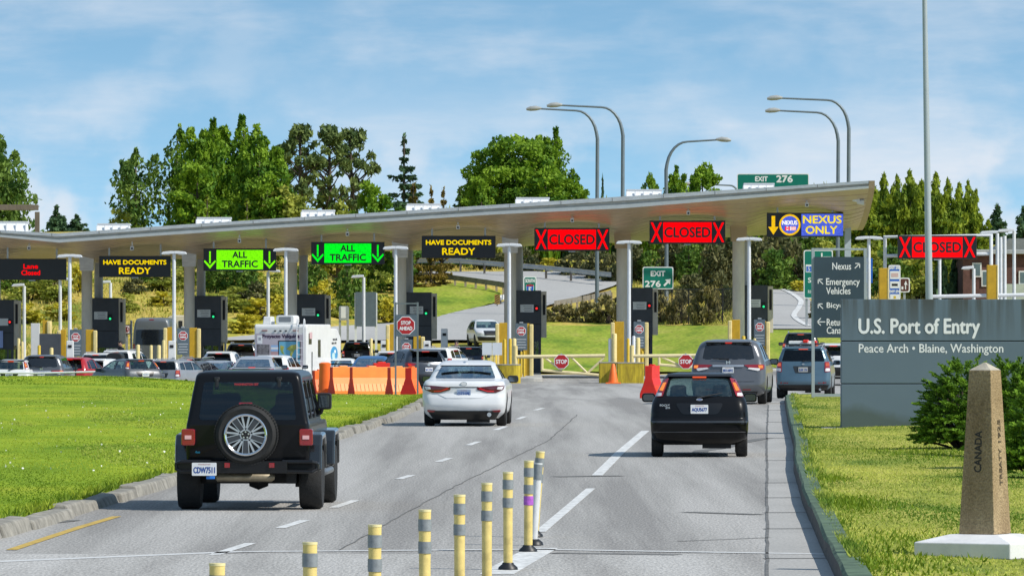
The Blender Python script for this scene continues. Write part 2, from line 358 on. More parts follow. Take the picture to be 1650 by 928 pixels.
mb = MB(m_markY); line(mb, dense([G(18, 886), G(75, 867), G(130, 849), G(188, 832)], 1), .12); struct(mb.build('yellow_edge_line', norm=False))
mb = MB(m_seam_shadow)
def wob(pts, a=.03): return [(x+random.uniform(-a, a), y) for x, y in dense(pts, 1.2)]
line(mb, wob([G(548, 886), G(720, 790), G(885, 709), G(930, 668)], .02), .022); line(mb, wob([G(1237, 960), G(1236, 800), G(1236, 700), G(1238, 652)], .008), .035)
line(mb, wob([G(905, 768), G(1000, 766.5)], .2), .35)
for py in (900, 852, 826, 802, 778, 742, 706, 680, 661):
    a = G(1236, py); line(mb, [(a[0]-.04, a[1]), (kerbR(a[1])-.02, a[1]+.1)], .16*(a[1]/75))
for a, b in (((1110, 825), (1236, 829)), ((905, 891), (1100, 894)), ((60, 845), (110, 838)), ((1120, 728), (1236, 706))): line(mb, wob([G(*a), G(*b)], .1), .28)  # the first strip paints a shadow's dark edge onto the road
line(mb, wob([G(1085, 872), G(1236, 866)], .05), .06)
struct(mb.build('pavement_seam_and_shadow', norm=False))
py_ = np.arange(30, 73.6, 2.); px_ = np.array([np.linspace(kerbL(y)+.05, np.interp(y, [40, 71.5], [1.4, 2.62]), 8) for y in py_])
sheet('road_patch', px_, np.repeat(py_[:, None], 8, 1), lambda X, Y: pave(X, Y)+.003, m_patch)
mb = MB(m_pale); line(mb, [(x, y) for x, y in dense([G(-30, 906), G(380, 889), G(860, 885), G(1345, 893)], 1)], .28); struct(mb.build('pavement_joint', norm=False))
yy = axis((40, 192, 3)); gxm = np.array([[np.interp(y, [40, 71.5, 105, 184.5, 195], [1.45, 2.66, 3.9, 6.92, 7.35])+(kerbR(y)-np.interp(y, [40, 71.5, 105, 184.5, 195], [1.45, 2.66, 3.9, 6.92, 7.35]))*t for t in (0, .5, 1)] for y in yy])
sheet('gutter', gxm, np.repeat(yy[:, None], 3, 1), lambda X, Y: pave(X, Y)+.003, m_pad)
m_stone = M('kerb_stone', (.25, .235, .20), .95, var=.45, vs=4, bump=.6, bs=14); m_kgreen = M('kerb_green_paint', (.085, .16, .095), .9, var=.6, vs=3, c2=(.13, .20, .12)); m_kdark = M('kerb_shaded_face', (.10, .092, .08), .95, var=.4, vs=6, bump=.5)  # the dark kerb face paints in the shade on its left side
mb = MB(m_stone); y = 30.
while y < 240:
    l = random.uniform(1.7, 3.0); y2 = min(y+l-.10, 240); h = random.uniform(.11, .16); o = random.uniform(-.05, .05)
    vs = []
    for yq in (y, y2):
        k = kerbL(yq)+o; z = float(pave(k, yq))
        vs += [(k+.03, yq, z-.05), (k+random.uniform(-.05, 0), yq, z+h), (k-.26, yq, z+h+random.uniform(-.01, .03)), (k-.30, yq, z-.05)]
    mb.add(vs, [(0, 1, 2, 3), (7, 6, 5, 4), (0, 4, 5, 1), (1, 5, 6, 2), (2, 6, 7, 3), (3, 7, 4, 0)]); y += l
struct(mb.build('kerb', bevel=.03))
mb = MB(m_kdark); ys = list(np.arange(30, 196, 2.5))
tip = [(8.0, 197), (8.6, 199.5), (9.8, 200.5), (14, 200.5), (30, 200.5)]
line3 = [(kerbR(y), y) for y in ys]+tip
def kerbprof(pts):
    vs = []; n = len(pts)
    for i, p in enumerate(pts):
        a, b = Vector(pts[max(i-1, 0)]), Vector(pts[min(i+1, n-1)]); d = (b-a).normalized(); q = Vector((d.y, -d.x)); z = float(pave(p[0], p[1])); j = random.uniform(-.012, .012)
        for o, h in ((-.02, -.05), (.0+j, .15+j), (.03+j, .18), (.24, .185), (.26, -.05)): vs.append((p[0]+q.x*o, p[1]+q.y*o, z+h))
    return vs
v = kerbprof(line3); n = len(line3)
mb.add(v, [(5*i, 5*i+5, 5*i+6, 5*i+1) for i in range(n-1)]); mb.m(m_kgreen)
mb.add(v, [(5*i+j, 5*i+5+j, 5*i+6+j, 5*i+1+j) for i in range(n-1) for j in (1, 2, 3)])
struct(mb.build('kerb', norm=False))
# ---------------------------------------------------------------- vehicles: bodies lofted from level sections, glass cut out
def pchip(xs, ys, x):
    xs = np.asarray(xs, float); ys = np.asarray(ys, float); h = np.diff(xs); d = np.diff(ys)/h; m = np.zeros(len(xs)); m[0], m[-1] = d[0], d[-1]
    for i in range(1, len(xs)-1):
        if d[i-1]*d[i] > 0: a, b = 2*h[i]+h[i-1], h[i]+2*h[i-1]; m[i] = (a+b)/(a/d[i-1]+b/d[i])
    x = min(max(x, xs[0]), xs[-1]); i = min(max(int(np.searchsorted(xs, x))-1, 0), len(h)-1); t = (x-xs[i])/h[i]
    return float((2*t**3-3*t*t+1)*ys[i]+(t**3-2*t*t+t)*h[i]*m[i]+(-2*t**3+3*t*t)*ys[i+1]+(t**3-t*t)*h[i]*m[i+1])
class Shell:
    # keys: z, half width, rear y, front y, rear corner r, front corner r, rear bow
    def __init__(s, keys): s.k = [list(c) for c in zip(*keys)]
    def at(s, z):
        w, yr, yf, rr, rf, bow = (pchip(s.k[0], s.k[i], z) for i in range(1, 7))
        lim = max(.02, min(w*.97, (yf-yr)*.45)); return w, yr, yf, min(rr, lim), min(rf, lim), bow
    def ring(s, z, d=0., nb=5, nc=6, ns=14):
        w, yr, yf, rr, rf, bow = s.at(z); w -= d; yr += d; yf -= d; rr = max(rr-d, .01); rf = max(rf-d, .01)
        p = []
        for x in np.linspace(-(w-rr), w-rr, nb): p.append((x, yr+bow*(x/max(w-rr, .01))**2))
        y0 = yr+bow
        for i in range(1, nc+1): a = math.pi/2*i/nc; p.append((w-rr+rr*math.sin(a), y0+rr-rr*math.cos(a)))
        for y in np.linspace(y0+rr, yf-rf-.0*bow, ns)[1:]: p.append((w, y))
        for i in range(1, nc+1): a = math.pi/2*i/nc; p.append((w-rf+rf*math.cos(a), yf-rf+rf*math.sin(a)))
        for x in np.linspace(w-rf, -(w-rf), nb)[1:]: p.append((x, yf))
        for i in range(1, nc+1): a = math.pi/2*i/nc; p.append((-(w-rf)-rf*math.sin(a), yf-rf+rf*math.cos(a)))
        for y in np.linspace(yf-rf, y0+rr, ns)[1:]: p.append((-w, y))
        for i in range(1, nc): a = math.pi/2*i/nc; p.append((-(w-rr)-rr*math.cos(a), y0+rr-rr*math.sin(a)))
        return [(x, y, z) for x, y in p]
    def loft(s, mb, z0, z1, d=0., n=44):
        zs = sorted(set([round(z, 4) for z in np.linspace(z0, z1, n)]+[round(z, 4) for z in s.k[0] if z0 < z < z1]))
        rs = [s.ring(z, d) for z in zs]; m = len(rs[0])
        mb.add([p for r in rs for p in r], [(i*m+j, i*m+(j+1) % m, (i+1)*m+(j+1) % m, (i+1)*m+j) for i in range(len(rs)-1) for j in range(m)]+[tuple(range(m-1, -1, -1)), tuple((len(rs)-1)*m+j for j in range(m))])
        return mb
    def rear(s, x, z):
        w, yr, yf, rr, rf, bow = s.at(z); a = min(abs(x), w*.998)
        if a <= w-rr: return Vector((x, yr+bow*(a/max(w-rr, .01))**2, z))
        return Vector((math.copysign(a, x), yr+bow+rr-math.sqrt(max(rr*rr-(a-(w-rr))**2, 0)), z))
    def front(s, x, z):
        w, yr, yf, rr, rf, bow = s.at(z); a = min(abs(x), w*.998)
        if a <= w-rf: return Vector((x, yf, z))
        return Vector((math.copysign(a, x), yf-rf+math.sqrt(max(rf*rf-(a-(w-rf))**2, 0)), z))
    def side(s, y, z, sg=1):
        w, yr, yf, rr, rf, bow = s.at(z); x = w; b = yr+bow+rr; c = yf-rf
        if y < b: x = w-rr+math.sqrt(max(rr*rr-min(b-y, rr)**2, 0))
        if y > c: x = w-rf+math.sqrt(max(rf*rf-min(y-c, rf)**2, 0))
        return Vector((sg*x, y, z))
def patch(poly, fn, d, out=.006, th=.012, step=.05):     # a panel that lies on a body surface
    bm = bmesh.new(); vs = [bm.verts.new((p[0], 0, p[1])) for p in poly]; bm.faces.new(vs)
    us = [p[0] for p in poly]; ws = [p[1] for p in poly]
    for lo, hi, no in ((min(us), max(us), (1, 0, 0)), (min(ws), max(ws), (0, 0, 1))):
        for q in np.arange(lo+step, hi-.01, step):
            bmesh.ops.bisect_plane(bm, geom=bm.verts[:]+bm.edges[:]+bm.faces[:], plane_co=Vector(no)*q, plane_no=no)
    d = Vector(d)
    for v in bm.verts: v.co = fn(v.co.x, v.co.z)+d*out
    r = bmesh.ops.extrude_face_region(bm, geom=bm.faces[:])
    for e in r['geom']:
        if isinstance(e, bmesh.types.BMVert): e.co -= d*th
    bmesh.ops.recalc_face_normals(bm, faces=bm.faces)
    bm.verts.index_update()
    V = [tuple(v.co) for v in bm.verts]; Fc = [tuple(v.index for v in f.verts) for f in bm.faces]; bm.free(); return V, Fc
def boolean(o, cutters):
    for c in cutters:
        m = o.modifiers.new('cut', 'BOOLEAN'); m.operation = 'DIFFERENCE'; m.solver = 'EXACT'; m.object = c; m.material_mode = 'TRANSFER'
    dg = bpy.context.evaluated_depsgraph_get(); dg.update()
    me = bpy.data.meshes.new_from_object(o.evaluated_get(dg)); o.modifiers.clear(); old = o.data; o.data = me; bpy.data.meshes.remove(old)
    for c in cutters: bpy.data.objects.remove(c)
    me.shade_smooth(); me.set_sharp_from_angle(angle=R(32))
def wheel(root, x, y, r, wd, rim=True, spokes=5, rimmat=None):
    s = 1 if x > 0 else -1
    prof = [(r*.62, -wd/2), (r*.93, -wd/2), (r, -wd*.36), (r, wd*.36), (r*.93, wd/2), (r*.62, wd/2)]
    t = MB().lathe(prof, (0, 0, 0), 30, 'x').build('wheel', rubber, root, 35, loc=(x, y, r))
    m = MB(rimmat or alloy); f = s*(wd/2-.02)
    m.lathe([(r*.64, f-s*.02), (r*.64, f+s*.012), (r*.57, f+s*.004), (r*.57, f-s*.05)][::s], (0, 0, 0), 30, 'x', False)
    for i in range(spokes):
        a = 2*math.pi*i/spokes; m.box((f-s*.015, math.sin(a)*r*.32, math.cos(a)*r*.32), (.03, r*.13, r*.6), rx=-a)
    m.lathe([(r*.13, f-s*.03), (r*.13, f+s*.006)][::s], (0, 0, 0), 12, 'x'); m.m(dark); m.lathe([(r*.6, f-s*.09), (r*.6, f-s*.07)][::s], (0, 0, 0), 20, 'x')
    m.build('rim', parent=t, smooth=30); return t
def plate(root, x, y, z, txt, bgc=(.75, .75, .76), fg=None, w=.305, h=.155, top=None, tilt=0):
    m = MB(M('plate_%s' % str(bgc), bgc, .4, var=.06, vs=12)); m.prism(rpoly(rect(0, 0, w, h), .012), -.008, .004, 'y')
    m.m(fg or bluelet).text(txt, 0, -.012, w*.86, h*.46, -.0085, .002, bold=.0035)
    if top: m.m(M('plate_caption_red', (.35, .06, .05), .5, var=0)).text(top, 0, h*.37, w*.5, h*.11, -.0085, .002)
    o = m.build('license_plate', parent=root, loc=(x, y, z)); o.rotation_euler.x = tilt; return o
def seat(root, x, y, z):
    m = MB(M('seat_fabric', (.05, .05, .052), .9, var=.3, vs=8)); w, v, d = .24, .13, .08
    m.prism(rpoly([(x-w, z-.3), (x+w, z-.3), (x+w*.9, z+.3), (x+v, z+.35), (x+v, z+.52), (x-v, z+.52), (x-v, z+.35), (x-w*.9, z+.3)], .05, 2), y-d, y+d, 'y')
    m.build('seat', parent=root, bevel=.03)
def car(name, label, cat, sp, pm, loc, rz, group=None, tag_txt=None):
    root = thing(name, label, cat, loc, rz, group); S = Shell(sp['keys']); z0, z1 = sp['keys'][0][0], sp['keys'][-1][0]
    body = S.loft(MB(pm), z0, z1).build('body')
    c1 = S.loft(MB(dark), sp.get('floor', .42), z1-.045, .06, 30).build('c')
    cr = MB(dark).prism(rpoly(sp['rw'], .05), -.6, sp.get('rwd', 1.6), 'y'); cut = MB(dark)
    for p in sp['sw']: cut.prism(rpoly(p, .04), -1.3, 1.3, 'x')
    cw = MB(dark); cw.prism(rpoly(sp['fw'], .05), sp['fwd'], sp['L']+.3, 'y')
    ca = MB(dark)
    for y in sp['ax']:
        for s in (-1, 1): ca.cyl((s*.52, y, sp['R']+.01), (s*1.4, y, sp['R']+.01), sp['R']+sp.get('arch', .06), n=26)
    cs = [c1, cr.build('c'), cut.build('c'), cw.build('c'), ca.build('c')]
    boolean(body, cs); body.parent = root
    g = sp.get('glass', gclear); md = (-1, 0, 0)
    def part(nm, poly, fn, d, mat, out=.006, th=.014, par=root, step=.05, r=.02):
        m = MB(mat); m.add(*patch(rpoly(poly, r) if r else poly, fn, d, out, th, step)); return m.build(nm, parent=par, smooth=35)
    part('rear_window', sp['rw'], S.rear, (0, -1, 0), sp.get('rglass', g), -.012, .006, r=.05)
    part('windshield', sp['fw'], S.front, (0, 1, 0), gclear, -.012, .006, r=.05, step=.09)
    for p in sp['sw']:
        for s in (1, -1): part('side_window', p, lambda y, z: S.side(y, z, s), (s, 0, 0), sp.get('sglass', g), -.012, .006, r=.04, step=.12)
    for nm, poly, mat, out, th, mir in sp['rear']:
        o = part(nm, poly, S.rear, (0, -1, 0), mat, out, th)
        if mir: part(nm, [(-x, z) for x, z in poly], S.rear, (0, -1, 0), mat, out, th)
    for nm, poly, mat, out in sp.get('trim', []):
        for s in (1, -1): part(nm, poly, lambda y, z: S.side(y, z, s), (s, 0, 0), mat, out, .02, r=.01, step=.15)
    for i, y in enumerate(sp['ax']):
        for s in (-1, 1): wheel(root, s*(sp['tw']-sp.get('ww', .21)/2), y, sp['R'], sp.get('ww', .21))
    if 'plate' in sp:
        x, z, txt, bgc, top = sp['plate']; y = S.rear(x, z).y-.012
        plate(root, x, y, z, tag_txt or txt, bgc, top=top, tilt=sp.get('ptilt', 0))
    u = MB(dark); u.box((0, sp['L']/2, sp['keys'][0][0]+.02), (sp['tw']*1.5, sp['L']*.8, .1)); u.box((0, sp['ax'][0], sp['R']), (sp['tw']*1.7, .12, .12))
    u.box((.3, .5, sp['keys'][0][0]-.03), (.5, .3, .12)); u.build('underbody', parent=root)
    for y, xs in sp['seats']:
        for x in xs: seat(root, x, y, .75+sp.get('sz', 0))
    x, y, z = sp['mir']
    for s in (1, -1):
        m = MB(sp.get('mirmat', pm)); m.prism(rpoly(rect(s*x, z, .24, .16), .06, 4), y, y+.12, 'y'); m.m(blackp); m.box((s*(x-.15), y+.06, z-.06), (.14, .05, .05))
        q = m.build('side_mirror', parent=root, bevel=.015)
        mm = MB(M('mirror_glass', (.13, .15, .17), .06, 1., var=0)); mm.prism(rpoly(rect(s*x, z, .19, .115), .045, 4), y-.004, y+.02, 'y'); mm.build('mirror_glass', parent=q)
    if sp.get('extra'): sp['extra'](root, S, part, pm)
    return root
def wiper(root, S, a, b):
    m = MB(blackp); pts = [S.rear(a[0]+(b[0]-a[0])*t, a[1]+(b[1]-a[1])*t)+Vector((0, -.03, 0)) for t in np.linspace(0, 1, 6)]
    m.tube(pts, [.016, .014, .012, .012, .01, .006], 6); m.cyl(S.rear(*a), pts[0]+Vector((0, -.01, 0)), .025); m.build('wiper', parent=root, smooth=40)
def badge(root, S, txt, x, z, w, h, mat=None, bold=.002):
    m = MB(mat or chrome); p = S.rear(x, z); m.text(txt, x, z, w, h, p.y-.006, .004, bold=bold); m.build('badge', parent=root)
def oval(root, S, x, z, w, h, mat, inner=None):
    p = S.rear(x, z); e = [(x+w/2*math.cos(q), z+h/2*math.sin(q)) for q in np.linspace(0, 2*math.pi, 24)[:-1]]; m = MB(chrome); m.prism(e, p.y-.02, p.y+.02, 'y')
    if mat: m.m(mat); m.prism([(x+(a-x)*.8, z+(b-z)*.75) for a, b in e], p.y-.023, p.y, 'y')
    if inner: m.m(whitelet); m.text(inner, x, z, w*.6, h*.42, p.y-.0235, .002)
    m.build('badge', parent=root)
def exhaust(root, x, y0, y1, z, r, mat=None, ax='y'):
    m = MB(mat or chrome)
    if ax == 'y': m.tube([(x, y0, z), (x, y1, z)], r, 14, False); m.tube([(x, y0+.002, z), (x, y1, z)], r*.86, 14)
    else: m.lathe([(r*.7, -.5*y0), (r, -.46*y0), (r, .46*y0), (r*.7, .5*y0)], (x, y1, z), 16, 'x')
    m.build('exhaust_pipe', parent=root, smooth=40)
# --- white saloon
def x_saloon(root, S, part, pm):
    part('bumper', [(-.80, .34), (.80, .34), (.68, .15), (-.68, .15)], S.rear, (0, -1, 0), blackp, .012, .05)
    for s in (1, -1):
        part('tail_light', [(s*.29, .855), (s*.29, .80), (s*.52, .735), (s*.70, .735), (s*.86, .80), (s*.90, .90), (s*.62, .885)], S.rear, (0, -1, 0), M('dark_red_lens', (.10, .006, .01), .15, 0, 1., var=.2, vs=9), .012, .03, r=.015)
        part('tail_light', [(s*.33, .82), (s*.52, .755), (s*.66, .752), (s*.66, .775), (s*.50, .785), (s*.36, .84)], S.rear, (0, -1, 0), M('bright_red_lens', (.65, .01, .02), .2, 0, 1., var=.1), .02, .01, r=.01)
        part('tail_light', [(s*.72, .81), (s*.83, .80), (s*.87, .875), (s*.74, .865)], S.rear, (0, -1, 0), clearl, .02, .01, r=.02)
        part('reflector', [(s*.62, .345), (s*.80, .36), (s*.80, .315), (s*.66, .31)], S.rear, (0, -1, 0), redl, .02, .03, r=.01)
    part('boot_trim', [(-.32, .865), (.32, .865), (.32, .85), (-.32, .85)], S.rear, (0, -1, 0), blackp, .006, .01, r=0)
    part('boot_seam', [(-.56, .70), (.56, .70), (.38, .62), (-.38, .62)], S.rear, (0, -1, 0), pm, .006, .012)
    oval(root, S, 0, .93, .15, .09, pm); exhaust(root, .56, -.02, .4, .26, .055)
    m = MB(pm); m.prism([(1.62, 1.43), (1.78, 1.47), (1.82, 1.435)], -.02, .02, 'x'); m.build('antenna', parent=root)
    q = MB(dark); q.prism([(-.56, 1.325), (.56, 1.325), (.56, 1.30), (-.56, 1.30)], 1.18, 1.24, 'y'); q.build('roof_seam', parent=root)
SALOON = dict(L=4.88, R=.335, ww=.22, tw=.90, ax=(1.06, 3.88), fwd=2.2, plate=(0, .725, 'OZ31PE', (.28, .36, .50), 'CALIFORNIA'), seats=((1.75, (-.42, 0, .42)), (2.75, (-.38, .38))), sz=-.1, mir=(.96, 3.35, 1.0), mirmat=None,
    keys=[(.17, .74, .20, 4.70, .30, .50, .10), (.30, .87, .07, 4.84, .28, .55, .10), (.48, .905, .0, 4.88, .25, .60, .09), (.62, .915, .02, 4.86, .24, .62, .09), (.74, .915, .07, 4.82, .22, .60, .08), (.86, .905, .07, 4.70, .2, .6, .08), (.93, .885, .09, 4.30, .2, .55, .08), (.985, .86, .14, 3.75, .22, .5, .10), (1.01, .83, .45, 3.62, .25, .4, .10), (1.03, .80, .72, 3.52, .25, .3, .08), (1.10, .765, .90, 3.36, .2, .28, .07), (1.20, .71, 1.13, 3.10, .18, .26, .06), (1.30, .655, 1.38, 2.82, .16, .24, .05), (1.37, .60, 1.62, 2.58, .15, .22, .05), (1.41, .52, 1.86, 2.36, .15, .2, .04), (1.43, .40, 2.0, 2.22, .1, .1, .02)],
    rw=[(-.67, 1.04), (.67, 1.04), (.545, 1.31), (-.545, 1.31)], rwd=2.3, fw=[(-.70, 1.05), (.70, 1.05), (.56, 1.34), (-.56, 1.34)],
    sw=[[(1.25, 1.03), (2.05, 1.03), (2.05, 1.34), (1.72, 1.33)], [(2.13, 1.02), (3.25, 1.02), (2.75, 1.28), (2.5, 1.34), (2.13, 1.35)]], rear=[], extra=x_saloon, rglass=grear)
# --- black hatchback
def x_hatch(root, S, part, pm):
    for s in (1, -1):
        q = [(s*.528, 1.375), (s*.66, 1.35), (s*.80, 1.09), (s*.755, 1.045), (s*.640, 1.055)]
        part('tail_light', q, S.rear, (0, -1, 0), redl, .02, .05, r=.02)
        part('tail_light', [(s*.575, 1.30), (s*.63, 1.29), (s*.70, 1.16), (s*.635, 1.15)], S.rear, (0, -1, 0), amberl, .03, .02, r=.01)
        part('tail_light', [(s*.655, 1.115), (s*.74, 1.12), (s*.77, 1.085), (s*.74, 1.060), (s*.66, 1.064)], S.rear, (0, -1, 0), clearl, .026, .02, r=.01)
    part('brake_light', rect(0, 1.385, .24, .025), S.rear, (0, -1, 0), M('lit_amber_red', (1, .12, .03), .3, emit=.8, var=0), .03, .02, r=.005)
    m = MB(blackp); m.prism([(.52, 1.395), (.60, 1.43), (.85, 1.445), (.85, 1.40)], -.56, .56, 'x'); m.build('spoiler', parent=root, bevel=.02)
    part('bumper', [(-.835, .66), (.835, .66), (.84, .57), (-.84, .57)], S.rear, (0, -1, 0), pm, .03, .06, r=.03)
    part('bumper_strip', [(-.835, .635), (.835, .635), (.835, .60), (-.835, .60)], S.rear, (0, -1, 0), M('bumper_strip', (.03, .032, .035), .25, coat=.5, var=.1), .045, .03, r=.015)
    part('bumper_reflection', [(-.80, .445), (.80, .445), (.80, .435), (-.80, .435)], S.rear, (0, -1, 0), M('grey_reflection_trim', (.12, .12, .125), .3, var=.1), .012, .02, r=0)  # grey strip paints a reflection across the black bumper
    part('plate_recess', [(-.42, .94), (.42, .94), (.32, .745), (-.30, .745)], S.rear, (0, -1, 0), M('recess_black', (.006, .006, .007), .3, var=.1), .004, .01, r=.06)
    wiper(root, S, (-.02, 1.03), (.40, 1.115)); oval(root, S, 0, 1.0, .115, .04, bluelet, 'Ford')
    badge(root, S, 'FOCUS', -.60, .90, .17, .035); badge(root, S, 'ZX5', -.55, .86, .075, .032)
    exhaust(root, -.45, .42, .30, .32, .085, M('muffler', (.33, .29, .22), .5, .5, var=.2)); 
HATCH = dict(L=4.15, R=.305, ww=.20, tw=.835, ax=(.72, 3.33), fwd=1.9, plate=(.0, .835, 'AQU5677', (.72, .73, .74), 'WASHINGTON'), seats=((1.25, (-.38, .38)), (2.1, (-.36, .36))), sz=-.04, mir=(.90, 2.75, 1.0), ptilt=-.05,
    keys=[(.24, .72, .16, 4.0, .22, .45, .08), (.33, .82, .06, 4.12, .22, .5, .08), (.48, .845, .01, 4.15, .2, .55, .07), (.62, .85, .0, 4.13, .2, .55, .07), (.68, .848, .05, 4.08, .2, .55, .07), (.80, .84, .07, 3.98, .2, .55, .06), (.92, .825, .11, 3.70, .2, .5, .06), (.99, .805, .15, 3.15, .2, .4, .06), (1.05, .775, .20, 2.98, .18, .3, .06), (1.15, .725, .29, 2.78, .17, .26, .05), (1.25, .68, .38, 2.52, .16, .24, .05), (1.34, .635, .47, 2.28, .15, .22, .05), (1.40, .585, .56, 2.08, .14, .2, .04), (1.44, .50, .72, 1.85, .14, .2, .03), (1.46, .36, .95, 1.6, .1, .1, .02)],
    rw=[(-.585, 1.055), (.585, 1.055), (.49, 1.365), (-.49, 1.365)], rwd=1.3, fw=[(-.69, 1.03), (.69, 1.03), (.54, 1.36), (-.54, 1.36)],
    sw=[[(.62, 1.05), (1.5, 1.04), (1.5, 1.37), (.85, 1.35)], [(1.58, 1.04), (2.7, 1.04), (2.1, 1.34), (1.58, 1.38)]], rear=[], extra=x_hatch)
# --- grey minivan
def x_minivan(root, S, part, pm):
    for s in (1, -1):
        part('tail_light', [(s*.42, 1.06), (s*.88, 1.075), (s*.97, 1.06), (s*.95, .95), (s*.80, .90), (s*.64, .93)], S.rear, (0, -1, 0), redl, .016, .04, r=.02)
        part('tail_light', [(s*.52, .955), (s*.64, .93), (s*.80, .90), (s*.84, .915), (s*.86, .97), (s*.56, .99)], S.rear, (0, -1, 0), clearl, .022, .02, r=.015)
        part('tail_light', [(s*.80, 1.05), (s*.92, 1.05), (s*.93, .975), (s*.83, .965)], S.rear, (0, -1, 0), amberl, .026, .02, r=.015)
        part('reflector', rect(s*.50, .395, .22, .03), S.rear, (0, -1, 0), redl, .02, .02, r=.01)
    part('chrome_bar', rect(0, 1.035, .84, .055), S.rear, (0, -1, 0), M('brushed_trim', (.5, .5, .52), .3, .7, var=.1), .03, .04, r=.02)
    part('window_surround', [(-.76, 1.20), (.76, 1.20), (.78, 1.26), (.68, 1.62), (-.68, 1.62), (-.78, 1.26)], S.rear, (0, -1, 0), M('gloss_black', (.008, .008, .009), .12, coat=1, var=0), -.004, .008, r=.05)
    part('bumper', [(-.96, .60), (.96, .60), (.95, .30), (-.95, .30)], S.rear, (0, -1, 0), pm, .012, .05, r=.05)
    part('bumper_lower', [(-.80, .34), (.80, .34), (.74, .24), (-.74, .24)], S.rear, (0, -1, 0), blackp, .02, .05, r=.03)
    part('brake_light', rect(0, 1.655, .18, .03), S.rear, (0, -1, 0), redglow, .03, .02, r=.01)
    m = MB(pm); m.prism([(.22, 1.66), (.26, 1.70), (.7, 1.72), (.7, 1.66)], -.62, .62, 'x'); m.build('spoiler', parent=root, bevel=.02)
    wiper(root, S, (0, 1.21), (-.42, 1.235)); badge(root, S, 'H', 0, 1.125, .10, .075, bold=.006)
    part('hatch_seam', [(-.70, .62), (.70, .62), (.70, .612), (-.70, .612)], S.rear, (0, -1, 0), dark, .004, .01, r=0)
MINIVAN = dict(L=5.15, R=.35, ww=.235, tw=.985, ax=(1.05, 4.05), fwd=2.7, plate=(0, .92, 'BRX4092', (.72, .73, .75), 'WASHINGTON'), seats=((1.0, (-.5, 0, .5)), (2.0, (-.5, .5)), (3.0, (-.45, .45))), sz=.12, mir=(1.06, 3.75, 1.12), mirmat=blackp,
    keys=[(.22, .82, .18, 4.9, .28, .5, .1), (.32, .96, .05, 5.08, .28, .6, .1), (.50, 1.0, .0, 5.15, .25, .65, .1), (.70, 1.005, .03, 5.12, .24, .65, .09), (.90, 1.0, .06, 4.98, .24, .6, .08), (1.02, .985, .08, 4.45, .24, .5, .08), (1.10, .97, .10, 4.20, .24, .4, .08), (1.18, .945, .12, 4.02, .22, .35, .08), (1.30, .905, .15, 3.78, .2, .3, .07), (1.45, .85, .19, 3.40, .2, .3, .07), (1.58, .79, .24, 3.05, .2, .28, .06), (1.66, .72, .32, 2.78, .2, .25, .05), (1.71, .60, .5, 2.5, .2, .2, .04), (1.735, .42, .75, 2.2, .1, .1, .03)],
    rw=[(-.70, 1.215), (.70, 1.215), (.62, 1.60), (-.62, 1.60)], rwd=1.0, fw=[(-.86, 1.14), (.86, 1.14), (.70, 1.60), (-.70, 1.60)], glass=glass('tinted_green_glass', (.30, .36, .36), .08),
    sw=[[(.5, 1.2), (1.75, 1.2), (1.75, 1.58), (.62, 1.56)], [(1.83, 1.2), (2.75, 1.2), (2.75, 1.60), (1.83, 1.6)], [(2.83, 1.2), (3.75, 1.2), (3.15, 1.52), (2.83, 1.58)]], rear=[], extra=x_minivan)
# --- estate-like SUV with roof rails
def x_suv(root, S, part, pm):
    for s in (1, -1):
        part('tail_light', [(s*.70, 1.20), (s*.86, 1.20), (s*.90, .88), (s*.70, .86)], S.rear, (0, -1, 0), redl, .018, .04, r=.03)
        part('tail_light', [(s*.73, 1.16), (s*.84, 1.16), (s*.85, 1.06), (s*.73, 1.05)], S.rear, (0, -1, 0), M('lit_rose_lens', (1., .22, .14), .3, emit=.55, var=0), .026, .02, r=.02)
        part('tail_light', [(s*.73, .99), (s*.86, .99), (s*.87, .90), (s*.72, .89)], S.rear, (0, -1, 0), clearl, .026, .02, r=.02)
        part('reflector', rect(s*.62, .52, .26, .05), S.rear, (0, -1, 0), redl, .03, .02, r=.015)
        m = MB(M('roof_rail', (.5, .5, .52), .35, .6, var=.1)); m.tube([(s*.60, .62, 1.66), (s*.60, .72, 1.735), (s*.60, 2.4, 1.745), (s*.60, 2.55, 1.68)], .022, 8); m.build('roof_rail', parent=root, smooth=40)
    part('bumper', [(-.89, .74), (.89, .74), (.89, .44), (-.89, .44)], S.rear, (0, -1, 0), pm, .03, .06, r=.05)
    part('bumper_lower', [(-.84, .46), (.84, .46), (.76, .28), (-.76, .28)], S.rear, (0, -1, 0), blackp, .03, .05, r=.03)
    part('plate_recess', [(-.34, 1.06), (.34, 1.06), (.26, .83), (-.26, .83)], S.rear, (0, -1, 0), M('grey_recess', (.03, .035, .04), .4, var=.1), .004, .01, r=.04)
    part('brake_light', rect(0, 1.61, .30, .035), S.rear, (0, -1, 0), M('lit_pink_red', (1., .16, .10), .3, emit=.7, var=0), .02, .02, r=.01)
    m = MB(pm); m.prism([(.20, 1.62), (.24, 1.67), (.6, 1.70), (.6, 1.63)], -.60, .60, 'x'); m.build('spoiler', parent=root, bevel=.02)
    wiper(root, S, (0, 1.22), (.40, 1.245)); oval(root, S, 0, 1.12, .09, .05, None)
    exhaust(root, .55, .05, .5, .30, .045)
